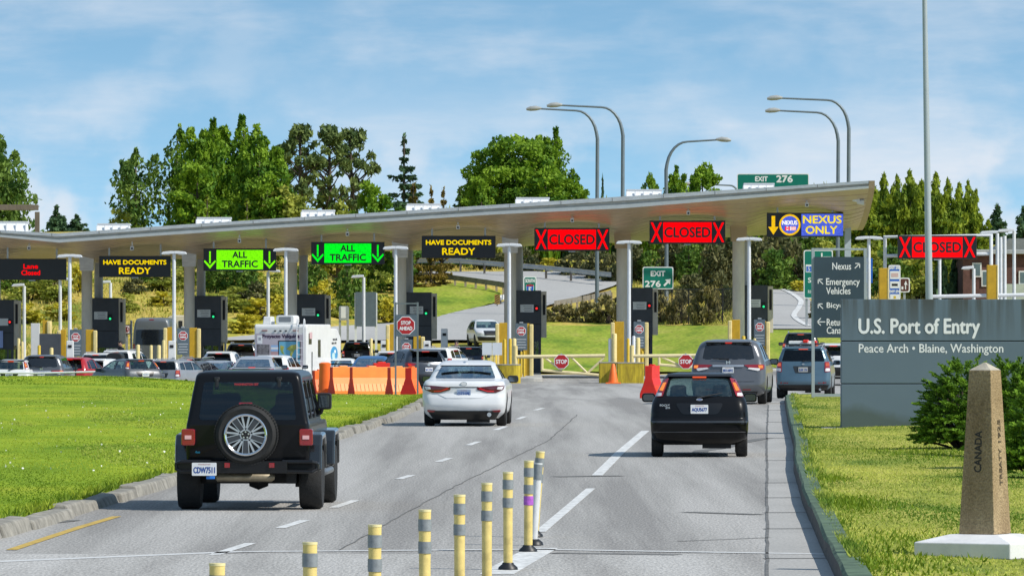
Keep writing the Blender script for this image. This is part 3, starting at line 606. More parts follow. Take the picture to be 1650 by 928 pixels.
SUV = dict(L=4.56, R=.345, ww=.225, tw=.89, ax=(.95, 3.57), fwd=2.3, plate=(0, .945, 'SUB 174', (.45, .45, .42), None), seats=((1.3, (-.42, 0, .42)), (2.35, (-.4, .4))), sz=.1, mir=(.99, 3.0, 1.15), glass=gtint,
    keys=[(.28, .78, .18, 4.4, .25, .5, .08), (.38, .875, .06, 4.5, .25, .55, .08), (.55, .89, .0, 4.56, .22, .6, .07), (.74, .895, .03, 4.54, .22, .6, .06), (.92, .885, .05, 4.42, .2, .55, .06), (1.03, .875, .06, 4.0, .2, .5, .06), (1.12, .86, .075, 3.45, .2, .4, .06), (1.20, .84, .09, 3.25, .2, .3, .06), (1.32, .80, .12, 3.02, .18, .26, .05), (1.45, .75, .16, 2.78, .18, .26, .05), (1.57, .70, .20, 2.50, .16, .24, .05), (1.64, .65, .27, 2.32, .16, .22, .04), (1.68, .56, .45, 2.1, .16, .2, .03), (1.70, .40, .7, 1.9, .1, .1, .02)],
    rw=[(-.70, 1.21), (.70, 1.21), (.60, 1.575), (-.60, 1.575)], rwd=1.0, fw=[(-.76, 1.18), (.76, 1.18), (.62, 1.58), (-.62, 1.58)], sglass=gclear,
    sw=[[(.45, 1.22), (1.0, 1.2), (1.0, 1.57), (.55, 1.53)], [(1.08, 1.2), (1.95, 1.19), (1.95, 1.59), (1.08, 1.58)], [(2.03, 1.19), (3.0, 1.19), (2.5, 1.5), (2.03, 1.58)]], rear=[], extra=x_suv)
# --- rounder crossover and a compact hatch, used for the queue
def x_cross(root, S, part, pm):
    for s in (1, -1):
        part('tail_light', [(s*.48, 1.06), (s*.80, 1.12), (s*.91, 1.10), (s*.90, .97), (s*.70, .95)], S.rear, (0, -1, 0), redl, .018, .04, r=.03)
        part('tail_light', [(s*.68, 1.04), (s*.80, 1.07), (s*.80, 1.0), (s*.69, .985)], S.rear, (0, -1, 0), redglow, .028, .02, r=.02)
        part('reflector', rect(s*.66, .52, .2, .04), S.rear, (0, -1, 0), redl, .03, .02, r=.01)
    part('bumper', [(-.90, .66), (.90, .66), (.82, .30), (-.82, .30)], S.rear, (0, -1, 0), blackp, .02, .06, r=.05)
    part('brake_light', rect(0, 1.545, .30, .035), S.rear, (0, -1, 0), redglow, .03, .02, r=.01)
    m = MB(pm); m.prism([(.24, 1.55), (.28, 1.60), (.75, 1.635), (.75, 1.56)], -.58, .58, 'x'); m.build('spoiler', parent=root, bevel=.02)
    wiper(root, S, (0, 1.14), (-.36, 1.17)); oval(root, S, 0, 1.02, .11, .08, None)
CROSS = dict(L=4.45, R=.345, ww=.225, tw=.90, ax=(.90, 3.55), fwd=2.3, plate=(0, .84, 'BKL2930', (.72, .73, .74), 'WASHINGTON'), seats=((1.25, (-.42, 0, .42)), (2.3, (-.4, .4))), sz=.05, mir=(1.03, 3.0, 1.10), glass=gtint, sglass=gtint,
    keys=[(.26, .78, .2, 4.3, .3, .5, .1), (.38, .89, .07, 4.4, .3, .6, .1), (.58, .91, .0, 4.45, .28, .65, .1), (.76, .91, .04, 4.42, .26, .65, .09), (.92, .90, .08, 4.25, .25, .6, .08), (1.03, .885, .11, 3.75, .25, .5, .08), (1.10, .865, .14, 3.4, .24, .35, .08), (1.20, .825, .20, 3.15, .22, .3, .07), (1.33, .77, .29, 2.85, .2, .28, .06), (1.45, .71, .39, 2.55, .2, .26, .06), (1.54, .65, .48, 2.3, .2, .24, .05), (1.60, .57, .62, 2.1, .18, .2, .04), (1.635, .40, .9, 1.9, .1, .1, .02)],
    rw=[(-.66, 1.13), (.66, 1.13), (.54, 1.50), (-.54, 1.50)], rwd=1.3, fw=[(-.76, 1.12), (.76, 1.12), (.6, 1.52), (-.6, 1.52)],
    sw=[[(.62, 1.14), (1.05, 1.11), (1.05, 1.48), (.80, 1.43)], [(1.13, 1.11), (1.95, 1.1), (1.95, 1.54), (1.13, 1.5)], [(2.03, 1.1), (3.0, 1.1), (2.4, 1.46), (2.03, 1.54)]], rear=[], extra=x_cross)
def x_fastback(root, S, part, pm):
    for s in (1, -1):
        part('tail_light', [(s*.44, .93), (s*.86, .97), (s*.88, .85), (s*.66, .82)], S.rear, (0, -1, 0), redl, .018, .04, r=.03)
        part('tail_light', [(s*.62, .92), (s*.78, .935), (s*.78, .88), (s*.64, .865)], S.rear, (0, -1, 0), redglow, .028, .02, r=.02)
    part('spoiler', rect(0, 1.0, 1.44, .07), S.rear, (0, -1, 0), blackp, .05, .09, r=.03)
    part('brake_light', rect(0, 1.015, .26, .03), S.rear, (0, -1, 0), redglow, .065, .02, r=.01)
    part('bumper', [(-.78, .36), (.78, .36), (.70, .17), (-.70, .17)], S.rear, (0, -1, 0), blackp, .02, .06, r=.05)
    m = MB(blackp); m.cyl((0, 1.6, 1.42), (0, 1.5, 1.56), .008); m.build('antenna', parent=root)
FAST = dict(SALOON, extra=x_fastback, plate=(0, .72, 'AZK8815', (.72, .73, .74), 'WASHINGTON'))
def at_rear(px, Y, dx=0): return (PX(px, Y)+dx, Y)
def place(px, Y, dz=0): x = PX(px, Y); return (x, Y, float(pave(x, Y))+dz)
# ---------------------------------------------------------------- the vehicles on the approach
blk = paint('black', (.006, .006, .007), .3)
def hd(a): return -math.atan(a)                    # heading that drifts to the right by a metres per metre
car('saloon_car', 'white saloon with a blue number plate, driving past the grass island towards the closed gate', 'car', dict(SALOON, mirmat=blackp), paint('pearl_white', (.70, .71, .72), .3), place(747, 149), hd(.035))
car('hatchback_car', 'black compact hatchback with upright tall tail lights, last car in the right-hand approach lane', 'car', HATCH, blk, place(1127, 118.3), hd(.027))
car('minivan', 'dark grey minivan with a chrome bar across its tailgate, waiting ahead of the black hatchback', 'minivan', MINIVAN, paint('grey_metallic', (.135, .14, .155), .3, .4), place(1173, 183), hd(.085))
forester = car('estate_car', 'steel blue estate car with a loaded roof rack, beside the Nexus directional signboard', 'car', SUV, paint('steel_blue', (.10, .17, .22), .3, .4), place(1294, 222), hd(.085))
m = MB(M('rack_load_white', (.7, .7, .68), .6)); m.box((-.15, 1.2, 1.82), (.7, 1.1, .10)); m.m(redplast); m.box((.05, 1.0, 1.86), (.16, .9, .10)); m.box((.35, 1.1, 1.84), (.10, .8, .08)); m.m(blackp); m.cyl((-.6, .9, 1.76), (.6, .9, 1.76), .02); m.cyl((-.6, 1.7, 1.76), (.6, 1.7, 1.76), .02); m.build('roof_rack', parent=forester, bevel=.02)
# black off-road car with the spare wheel
def offroad(loc, rz):
    root = thing('offroad_car', 'black boxy off-road car with a spare wheel on its tailgate, driving beside the left lawn', 'off-road car', loc, rz)
    S = Shell([(.56, .74, .30, 4.25, .05, .1, .0), (.66, .785, .26, 4.32, .06, .12, .0), (.90, .795, .25, 4.34, .06, .12, .0), (1.10, .79, .25, 4.32, .06, .15, .0), (1.14, .785, .25, 4.2, .06, .2, .0), (1.16, .78, .255, 3.20, .06, .1, .0), (1.25, .765, .27, 3.12, .07, .1, .0), (1.70, .685, .34, 2.84, .07, .1, .0), (1.77, .67, .36, 2.80, .08, .1, .0), (1.81, .64, .40, 2.74, .08, .1, 0), (1.835, .56, .5, 2.6, .1, .1, 0)])
    body = S.loft(MB(blk), .56, 1.835).build('body')
    c1 = S.loft(MB(dark), .75, 1.78, .05, 26).build('c')
    cr = MB(dark).prism(rpoly([(-.625, 1.19), (.625, 1.19), (.565, 1.69), (-.565, 1.69)], .05), -.4, 1.0, 'y'); cut = MB(dark)
    sw = [[(.50, 1.20), (1.20, 1.20), (1.20, 1.70), (.56, 1.70)], [(1.30, 1.20), (2.0, 1.20), (2.0, 1.70), (1.30, 1.70)], [(2.10, 1.20), (3.0, 1.20), (2.78, 1.70), (2.10, 1.70)]]
    for p in sw: cut.prism(rpoly(p, .05), -1.2, 1.2, 'x')
    cw = MB(dark); cw.prism(rpoly([(-.68, 1.24), (.68, 1.24), (.62, 1.70), (-.62, 1.70)], .05), 1.8, 4.6, 'y')
    ca = MB(dark)
    for y in (.92, 3.93):
        for s in (-1, 1): ca.cyl((s*.5, y, .42), (s*1.2, y, .42), .50, n=26)
    boolean(body, [c1, cr.build('c'), cut.build('c'), cw.build('c'), ca.build('c')]); body.parent = root
    def part(nm, poly, fn, d, mat, out=.006, th=.014, step=.08, r=.02):
        m = MB(mat); m.add(*patch(rpoly(poly, r) if r else poly, fn, d, out, th, step)); return m.build(nm, parent=root, smooth=35)
    jg = glass('offroad_glass', (.26, .31, .32), .10)
    part('rear_window', [(-.625, 1.19), (.625, 1.19), (.565, 1.69), (-.565, 1.69)], S.rear, (0, -1, 0), jg, .004, .008, r=.05)
    part('windshield', [(-.68, 1.24), (.68, 1.24), (.62, 1.70), (-.62, 1.70)], S.front, (0, 1, 0), gclear, -.01, .006)
    for p in sw:
        for s in (1, -1): part('side_window', p, lambda y, z: S.side(y, z, s), (s, 0, 0), glass('grey_side_glass', (.35, .40, .42), .15), -.01, .006, r=.05)
    for x in (-.40, .40): m = MB(blackp); m.box((x, .345, 1.66), (.055, .05, .14), top=(.8, .8)); m.box((x, .36, 1.73), (.075, .06, .05)); m.build('window_hinge', parent=root, bevel=.012)
    part('brake_light', rect(-.02, 1.40, .17, .045), S.rear, (0, -1, 0), redl, .10, .09, r=.01)
    m = MB(M('red_decal', (.45, .04, .05), .5, var=0)); m.text('WASHINGTON SET', -.02, 1.66, .31, .028, .322, .002, bold=.002); m.build('window_decal', parent=root)
    for s in (1, -1):
        m = MB(redl); m.prism(rpoly(rect(s*.755, .965, .175, .22), .03), .15, .30, 'y'); tl = m.build('tail_light', parent=root, bevel=.012)
        q = MB(M('lens_white_pink', (.8, .45, .45), .3, var=0)); q.box((s*.755, .148, .965), (.085, .01, .05)); q.build('reversing_lens', parent=tl)
    # fenders: flat-topped flares over the wheels
    fen = M('fender_gloss', (.012, .013, .014), .22, 0, .8, var=.1)
    for y, a, b in ((.92, -.56, .58), (3.93, -.62, .60)):
        for s in (1, -1):
            po = [(a, .52), (a+.06, .86), (a+.20, 1.0), (b-.22, 1.02), (b-.05, .90), (b, .52)]; pi = [(b-.06, .52), (b-.12, .84), (b-.26, .93), (a+.26, .92), (a+.13, .82), (a+.07, .52)]
            m = MB(fen); m.prism([(y+u, v) for u, v in po+pi], s*.72, s*.945, 'x'); m.build('fender', parent=root, bevel=.035)
    for x, y in ((-.785, .92), (.785, .92), (-.785, 3.93), (.785, 3.93)): wheel(root, x, y, .405, .29, spokes=7)
    m = MB(M('bumper_black', (.008, .008, .009), .3, coat=.4, var=.15, spec=.2)); m.box((0, .12, .575), (1.05, .20, .16))
    for s in (1, -1):
        loop = [(s*.44, .50), (s*.86, .49), (s*.925, .55), (s*.925, .63), (s*.88, .655), (s*.44, .655)]
        m.prism(rpoly(loop, .04), .10, .36, 'y')
        m.tube([(s*.46, .06, .52), (s*.84, .07, .515), (s*.90, .11, .55), (s*.90, .11, .62), (s*.84, .07, .645), (s*.46, .06, .645), (s*.44, .06, .585), (s*.46, .06, .52)], .028, 8)
    m.build('bumper', parent=root, bevel=.02)
    m = MB(M('bumper_pocket', (.003, .003, .003), .8, var=0)); m.prism(rpoly(rect(.66, .582, .36, .085), .03), .094, .12, 'y'); m.build('bumper_pocket', parent=root)
    for x in (-.245, .325): m = MB(redl); m.box((x, .01, .60), (.07, .03, .065)); m.build('reflector', parent=root, bevel=.006)
    plate(root, -.535, -.01, .55, 'CDW7511', (.74, .75, .76), w=.315, h=.17, top='WASHINGTON')
    m = MB(M('blue_tow_hook', (.03, .22, .75), .4, var=.05)); m.box((-.46, .06, .44), (.11, .05, .045)); m.build('tow_hook', parent=root, bevel=.01)
    m = MB(M('blue_badge', (.02, .35, .5), .4, var=0)); m.text('4xe', -.64, .77, .06, .03, .244, .004, bold=.003); m.build('badge', parent=root)
    m = MB(M('muffler_tan', (.30, .26, .19), .45, .6, var=.25, vs=9)); m.lathe([(.03, -.42), (.058, -.40), (.062, -.39), (.062, .30), (.03, .34)], (.0, .38, .435), 18, 'x'); m.build('exhaust_pipe', parent=root, smooth=40)
    m = MB(dark); m.box((0, 2.2, .56), (1.0, 3.4, .14)); m.box((0, .92, .42), (1.3, .16, .16)); m.lathe([(.12, -.12), (.17, 0), (.12, .12)], (.1, .92, .42), 14, 'x'); m.box((.55, .6, .45), (.12, .4, .2)); m.box((-.35, .75, .43), (.4, .4, .12)); m.cyl((.62, .75, .3), (.60, .8, .8), .035); m.build('underbody', parent=root)
    # spare wheel
    t = MB(); t.lathe([(.245, .02), (.345, -.005), (.385, .03), (.405, .09), (.405, .19), (.375, .24), (.25, .25)], (0, 0, 0), 48, 'y')
    for k in range(64):
        a = 2*math.pi*k/64
        for yy, o in ((.06, 0), (.20, .05)): t.box((math.cos(a+o)*.404, yy, math.sin(a+o)*.404), (.014, .055, .022), ry=-(a+o))
    sp = t.build('spare_wheel', rubber, root, 40, loc=(-.005, -.02, 1.0))
    m = MB(chrome)
    ring = [(.268, .0), (.275, -.012), (.262, -.018), (.245, -.004), (.245, .05)]; m.lathe(ring, (0, 0, 0), 48, 'y', False)
    sa = M('machined_alloy', (.62, .63, .64), .28, .75, var=.05); sg = M('gunmetal', (.085, .088, .095), .35, .6, var=.1)
    def bar(p, q, w0, w1, y0, y1, mat):
        m.m(mat); p, q = Vector(p), Vector(q); d = (q-p).normalized(); n = Vector((-d.y, d.x))
        m.prism([tuple(p+n*w0), tuple(p-n*w0), tuple(q-n*w1), tuple(q+n*w1)], y0, y1, 'y')
    for i in range(5):
        a = math.pi/2+2*math.pi*i/5+math.pi/5*1; e = lambda r, t: (r*math.cos(a+t), r*math.sin(a+t))
        bar(e(.05, 0), e(.25, 0), .036, .048, .0, .03, sa); bar(e(.075, 0), e(.243, 0), .027, .038, -.004, .0, sg)
        for s in (1, -1): bar(e(.09, s*.50), e(.25, s*.44), .011, .013, .002, .03, sa)
    m.m(dark); m.lathe([(.058, .0), (.058, -.012)], (0, 0, 0), 18, 'y')
    for i in range(5): a = math.pi/2+2*math.pi*i/5; m.m(chrome).lathe([(.012, -.012), (.012, -.02)], (.040*math.cos(a), 0, .040*math.sin(a)), 8, 'y')
    m.m(M('wheel_well', (.006, .006, .006), .9, var=0)); m.lathe([(.25, .04), (.25, .06)], (0, 0, 0), 32, 'y')
    m.build('rim', parent=sp, smooth=30)
    for s in (1, -1):
        m = MB(blackp); m.prism(rpoly(rect(s*.83, 1.40, .185, .225), .04), 2.95, 3.07, 'y'); m.tube([(s*.80, 3.0, 1.32), (s*.78, 3.02, 1.25), (s*.70, 3.05, 1.20)], .032, 8)
        q = m.build('side_mirror', parent=root, bevel=.02); mm = MB(M('mirror_grey', (.16, .18, .19), .08, 1., var=0)); mm.prism(rpoly(rect(s*.83, 1.40, .13, .165), .03), 2.943, 2.96, 'y'); mm.build('mirror_glass', parent=q)
    for s in (1, -1): m = MB(M('step_rail', (.25, .26, .27), .35, .7)); m.tube([(s*.80, 1.45, .50), (s*.90, 1.6, .47), (s*.90, 3.2, .47), (s*.80, 3.35, .50)], .045, 10); m.build('side_step', parent=root, smooth=40)
    for y, xs in ((1.3, (-.45, .45)), (2.3, (-.36, .36))):
        for x in xs: seat(root, x, y, 1.0)
    return root
offroad((PX(403, 88)-.02, 87.2, 0), hd(.030)).scale.z = .972
# ---------------------------------------------------------------- canopy over the inspection lanes
def DY(px): return 340+(1412-px)*.010            # depth of the canopy's front edge
m_fas = M('fascia_grey', (.82, .82, .80), .5, var=.15, vs=2, stretch=(1, 1, 4)); m_fasw = M('fascia_pale', (.88, .88, .84), .5, var=.06, vs=2)
m_fasd = M('fascia_dark_band', (.50, .50, .48), .5, var=.15, vs=2); m_roof = M('roof_membrane', (.45, .46, .46), .8, var=.15)  # middle fascia band has its own darker grey
m_sof = M('soffit_boards', (.60, .46, .31), .4, .1, var=.14, vs=.6, stretch=(1, .3, 1)); m_end = M('tan_end_panel', (.50, .37, .22), .6, var=.08)
FT = ([-120, 0, 95, 280, 450, 640, 800, 1000, 1200, 1412], [364, 371, 376, 363, 352, 340.5, 330, 317, 304.5, 290.5])
FB = ([-120, 0, 95, 280, 450, 640, 800, 1000, 1200, 1403], [375, 382, 391, 378, 367, 356, 345.5, 336, 320, 303.5])
SB = ([-120, 0, 140, 300, 460, 640, 820, 1000, 1200, 1400], [425, 424, 421, 416.5, 411, 404, 397.5, 391, 381.5, 371])
COLS = [-25, 140, 305, 470, 645, 822, 1003, 1190]
DEP = 12.
root = thing('canopy', 'long upswept grey canopy roof over the inspection lanes', 'canopy', (0, 345, 0))
xs = sorted(set([float(x) for x in np.linspace(-120, 1400, 240)]+[95.]))
def fy(x, T): return float(np.interp(x, *T))
rows = []
for x in xs:
    Y = DY(x); X = PX(x, Y)
    zt, zb = PZ(fy(x, FT), Y), PZ(fy(x, FB), Y); zs = PZ(fy(x, SB), Y+DEP)
    d = min(abs(x-c-8) for c in COLS+[1362])/31.; v = .55*math.exp(-(d/1.15)**2)-.12*math.exp(-((d-2.4)/1.0)**2)
    rows.append((X, Y, zt, zb, zs, v))
def strip(name, f0, f1, mat, nn=2, par=root, sm_=None):
    vs = []; 
    for r in rows:
        for j in range(nn): t = j/(nn-1); vs.append(Vector(f0(r)).lerp(Vector(f1(r)), t)-Vector((0, 345, 0)))
    k = len(rows); return MB(mat).add(vs, [(i*nn+j, (i+1)*nn+j, (i+1)*nn+j+1, i*nn+j+1) for i in range(k-1) for j in range(nn-1)]), vs
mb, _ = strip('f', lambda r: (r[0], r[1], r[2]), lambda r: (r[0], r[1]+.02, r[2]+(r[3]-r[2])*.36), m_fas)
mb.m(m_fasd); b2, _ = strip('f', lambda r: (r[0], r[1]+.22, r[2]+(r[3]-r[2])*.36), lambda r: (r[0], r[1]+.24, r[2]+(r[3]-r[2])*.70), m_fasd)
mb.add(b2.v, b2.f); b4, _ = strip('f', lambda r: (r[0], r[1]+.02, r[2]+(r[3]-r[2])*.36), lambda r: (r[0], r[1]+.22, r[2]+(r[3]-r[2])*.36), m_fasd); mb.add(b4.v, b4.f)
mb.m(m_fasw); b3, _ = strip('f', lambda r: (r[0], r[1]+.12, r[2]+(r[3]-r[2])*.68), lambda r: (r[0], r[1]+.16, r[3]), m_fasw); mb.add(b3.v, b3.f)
b5, _ = strip('f', lambda r: (r[0], r[1]+.12, r[2]+(r[3]-r[2])*.68), lambda r: (r[0], r[1]+.24, r[2]+(r[3]-r[2])*.68), m_fasw); mb.add(b5.v, b5.f)
mb.m(M('joint_dark', (.16, .16, .155), .8))
for r in rows[6::13]: mb.box((r[0], r[1]-345+.008, r[2]+(r[3]-r[2])*.18), (.03, .012, (r[2]-r[3])*.35)); mb.box((r[0]+.9, r[1]-345+.13, r[2]+(r[3]-r[2])*.84), (.03, .012, (r[2]-r[3])*.30))
mb.build('fascia', parent=root, norm=False)
def sz(r, t): return r[3]+(r[4]-r[3])*(t**.8)-r[5]*math.sin(math.pi*min(1, t*1.0))*.9*t**.4
vs = []; NB = 13; NN = 4*NB
for r in rows:
    for j in range(NB):                               # boards with recessed shadow gaps
        for t, o in ((j/NB, .0), ((j+.80)/NB, -.01), ((j+.82)/NB, .16), ((j+.98)/NB, .16)): vs.append((r[0], r[1]+.16+(DEP-.16)*t-345, sz(r, t)+o))
MB(m_sof).add(vs, [(i*NN+j, i*NN+j+1, (i+1)*NN+j+1, (i+1)*NN+j) for i in range(len(rows)-1) for j in range(NN-1)]).build('soffit', parent=root, norm=False)
mb, _ = strip('r', lambda r: (r[0], r[1], r[2]), lambda r: (r[0], r[1]+DEP, r[2]-.35), m_roof, 6)
b6, _ = strip('r', lambda r: (r[0], r[1]+DEP, r[2]-.35), lambda r: (r[0], r[1]+DEP, r[4]), m_roof); mb.add(b6.v, b6.f); mb.build('roof_deck', parent=root, norm=False)
r = rows[-1]; X = r[0]
mb = MB(m_end); prof = [(r[1]-345, r[2]), (r[1]+.16-345, r[3])]+[(r[1]+.16+(DEP-.16)*t-345, sz(r, t)) for t in np.linspace(.05, 1, 12)]+[(r[1]+DEP-345, r[2]-.35)]
mb.prism(prof, X+.003, X+.30, 'x'); mb.build('end_panel', parent=root)
r9 = rows[-8]
# columns, two to a line
m_col = M('column_concrete', (.68, .63, .52), .85, var=.14, vs=2, bump=.2, stretch=(1, 1, .3)); m_cgrey = M('column_steel', (.42, .43, .42), .5, .2, var=.12)
for i, c in enumerate(COLS):
    Y = DY(c)+6.2; x = PX(c, Y); w_ = .62 if i > 3 else .56
    zt = np.interp(x, [q[0] for q in rows], [sz(q, .52) for q in rows])+.25
    mb = MB(m_col); mb.cyl((x, Y-345, -1.5), (x, Y-345, zt-.3), w_/2, n=20); mb.build('column', parent=root, smooth=40)
    mb = MB(m_end if i > 5 else m_fas); mb.box((x, Y-345, zt-.45), (w_*1.25, w_*1.25, .9), top=(1.12, 1.12)); mb.build('column_capital', parent=root, bevel=.02)
    Y += 4.6; x2 = PX(c+(19 if i < 4 else 13 if i < 6 else 8), Y); mb = MB(m_cgrey); mb.cyl((x2, Y-345, -1.5), (x2, Y-345, zt+.1), w_*.42, n=16); mb.build('column', parent=root, smooth=40)
mb = MB(M('blue_grey_post', (.42, .50, .56), .5)); Y = DY(1366)+9; mb.box((PX(1366, Y), Y-345, 3), (.32, .3, 9)); mb.build('column', parent=root)
# skylights
GS = 'white skylights on the canopy roof'
for i, (a, b, y, wh) in enumerate(((-22, 45, 356, 'at the far left end of the canopy roof'), (155, 210, 359.5, 'left of the yellow-green lit sign, over the second lane'), (315, 373, 349.5, 'over the yellow-green All Traffic sign'), (484, 540, 337.5, 'over the bright green All Traffic sign'), (653, 711, 327.5, 'over the Have Documents Ready sign right of the motorhome'), (829, 886, 317.5, 'between the big leafy tree and the twin street lamps'), (1007, 1067, 304.5, 'beside the foot of the single right-pointing street lamp'), (1196, 1248, 294.5, 'in front of the green Exit 276 panel'))):
    Y = DY((a+b)/2)+2.6; x0, x1 = PX(a, Y), PX(b, Y); zt = PZ(y, Y); h = .62
    t = thing('skylight', 'white ribbed skylight '+wh, 'skylight', ((x0+x1)/2, Y, zt-h), group=GS); w_ = x1-x0
    sl = .5 if i < 6 else .2
    o = MB(M('skylight_white', (.74, .75, .76), .5, var=.08)); o.box((0, 0, h/2-.05), (w_, 1.4, h-.1), top=(.93, .7), shift=(w_*.02*sl, .2)); o.build('dome', parent=t)
    o = MB(M('skylight_rib', (.56, .58, .60), .5, var=.05)); o.box((w_*.02, .2, h-.07), (w_*.95, 1.05, .09))
    for k in range(5): o.box((-w_/2*.93+w_*.93*k/4, -.56, h/2-.07), (.05, .07, h-.12), rx=-.4)
    o.build('rib_frame', parent=t)
# ---------------------------------------------------------------- lane signs
m_led = M('sign_black', (.010, .010, .014), .35, var=.2, vs=4)
def emis(key, c, k): return M(key, c, .5, emit=k, var=.22 if key.startswith('led') else 0, vs=16)
eR = emis('led_red', (1, .0, .003), 1.05); eY = emis('led_yellow', (1, .72, .0), .95); eYG = emis('led_lime', (.22, 1., .004), .95); eG = emis('led_green', (.0, 1., .02), .95); eB = emis('led_blue', (.10, .17, .92), .75); eW = emis('led_white', (1, 1, 1), .95)
def arrow(m, x, mat):
    m.m(mat); m.prism(rect(x, .12, .085, .62), -.164, -.15, 'y')
    for s in (1, -1): m.prism([(x, -.47), (x, -.30), (x+s*.27, -.02), (x+s*.31, -.10)], -.165, -.15, 'y')
def cross(m, x, mat):
    m.m(mat)
    for i, s in enumerate((1, -1)): m.prism([(x-s*.29, -.50), (x-s*.17, -.50), (x+s*.29, .50), (x+s*.17, .50)], -.164-.001*i, -.15, 'y')
def lane_sign(px, py, wpx, hpx, label, face, Y=None, rods=True):
    Y = Y or DY(px)+3.4; k = 11000/Y; W, H = wpx/k, hpx/k; loc = P(px, py, Y)
    t = thing('lane_sign', label, 'lane sign', loc, group='electronic lane signs hung under the canopy' if rods else None)
    m = MB(m_led); m.box((0, 0, 0), (W, .28, H)); m.build('cabinet', parent=t, bevel=.02)
    m = MB(); face(m, W, H); m.build('display', parent=t)
    for s in ((-1, 1) if rods else ()):
        m = MB(steel); x = s*W*.36; X = loc.x+x; q = np.interp(X, [r[0] for r in rows], [sz(r, .28) for r in rows]); m.box((x, .0, (H/2+q-loc.z+.15)/2), (.09, .09, q-loc.z-H/2+.15)); m.build('hanger_rod', parent=t)
    m = MB(steel); m.box((0, -.1, -H/2-.03), (.34, .1, .05)); m.build('sensor_bar', parent=t); return t
def f_docs(m, W, H): m.m(eY); m.text('HAVE DOCUMENTS', 0, H*.20, W*.88, H*.20, -.145, .004, bold=.013); m.text('READY', 0, -H*.20, W*.44, H*.29, -.145, .004, bold=.012)
def f_all(e):
    def f(m, W, H):
        m.m(e); m.prism(rect(0, 0, W*.64, H*.86), -.15, -.13, 'y'); m.m(m_led); m.text('ALL', 0, H*.22, W*.20, H*.27, -.155, .003, bold=.015); m.text('TRAFFIC', 0, -H*.19, W*.49, H*.29, -.155, .003, bold=.015)
        arrow(m, -W*.41, e); arrow(m, W*.41, e)
    return f
def f_closed(m, W, H):
    m.m(eR); m.prism(rect(0, 0, W*.64, H*.86), -.15, -.13, 'y'); m.m(m_led); m.text('CLOSED', 0, 0, W*.60, H*.42, -.155, .003, bold=.018); cross(m, -W*.41, eR); cross(m, W*.41, eR)
def f_lane(m, W, H): m.m(eR); m.text('Lane', -W*.02, H*.14, W*.21, H*.21, -.145, .004, bold=.011); m.text('Closed', -W*.02, -H*.16, W*.27, H*.22, -.145, .004, bold=.011)
def f_nexus(m, W, H):
    m.m(emis('led_gold', (1, .60, .01), .9)); x = -W*.415; m.prism([(x-.09, .45), (x+.09, .45), (x+.09, -.10), (x+.26, -.10), (x, -.50), (x-.26, -.10), (x-.09, -.10)], -.155, -.13, 'y')
    c = -W*.20; ci = lambda r: [(c+r*math.cos(a), r*math.sin(a)) for a in np.linspace(0, 2*math.pi, 40)[:-1]]
    m.prism(ci(.54), -.152, -.13, 'y'); m.m(eB); m.prism(ci(.44), -.158, -.13, 'y'); m.prism(rect(W*.225, 0, W*.545, H*.90), -.150, -.13, 'y')
    m.m(eW); m.text('NEXUS', c, .11, .74, .20, -.159, .003, bold=.014); m.prism(rect(c-.12, -.18, .20, .20), -.1595, -.15, 'y'); m.prism(rect(c+.16, -.18, .30, .20), -.1595, -.15, 'y')
    m.m(eR); m.prism(rect(c-.20, -.18, .07, .20), -.162, -.15, 'y'); m.prism(rect(c-.04, -.18, .07, .20), -.162, -.15, 'y'); m.prism(rect(c-.12, -.18, .06, .09), -.162, -.15, 'y')
    for k in range(3): m.prism(rect(c+.18, -.115-.065*k, .26, .028), -.162, -.15, 'y')
    m.m(emis('led_yellow_text', (1, .80, .02), .95)); m.text('NEXUS', W*.225, H*.22, W*.50, H*.31, -.155, .004, bold=.016); m.text('ONLY', W*.215, -H*.21, W*.41, H*.31, -.155, .004, bold=.016)
lane_sign(52, 434, 110, 34, 'black lane sign showing Lane Closed in small red letters', f_lane)
lane_sign(217.5, 429.5, 115, 34, 'black lane sign reading Have Documents Ready, above the grey high-roof van', f_docs)
lane_sign(386.5, 418.5, 117, 36, 'yellow-green lit All Traffic lane sign with two down arrows', f_all(eYG))
lane_sign(560.5, 408, 118, 36, 'pure green lit All Traffic lane sign, right of the motorhome', f_all(eG))
lane_sign(739, 398, 119, 36, 'black lane sign reading Have Documents Ready, above the navy SUV', f_docs)
lane_sign(921.5, 386, 121, 37, 'red lit Closed lane sign above the swing gate and the South 5 route sign', f_closed)
lane_sign(1107.5, 374.5, 122, 37.5, 'red lit Closed lane sign hung above the green Exit 276 arrow sign', f_closed)
lane_sign(1297, 362.5, 123, 39, 'blue and black Nexus Only lane sign at the right end of the canopy', f_nexus)
for i, (px, y0, y1) in enumerate(((47, 387, 403), (213, 385, 404), (386, 373, 392), (560, 362, 381), (738, 352, 370), (922, 340, 359), (1109, 329, 347), (1300, 316, 334))):
    Y = DY(px)+1.6; l = P(px, y0, Y); k = Y/11000
    t = thing('lane_camera', ['white pendant camera above the Lane Closed sign', 'white pendant camera above the Have Documents sign over the high-roof van', 'white pendant camera above the yellow-green All Traffic sign', 'white pendant camera above the pure green All Traffic sign', 'white pendant camera above the Have Documents sign near the navy SUV', 'white pendant camera above the Closed sign by the South 5 sign', 'white pendant camera above the Closed sign by the Exit 276 arrow', 'white pendant camera above the Nexus Only sign'][i], 'camera', l, group='pendant cameras under the canopy front')
    h = (y1-y0)*k; m = MB(whitepole); m.box((0, 0, -h*.25), (.07, .07, h*.6)); m.build('stem', parent=t); m = MB(whitepole); m.box((0, -.05, -h*.78), (.17, .34, h*.36)); m.m(dark); m.box((0, -.225, -h*.82), (.09, .02, .09)); m.build('housing', parent=t, bevel=.02)
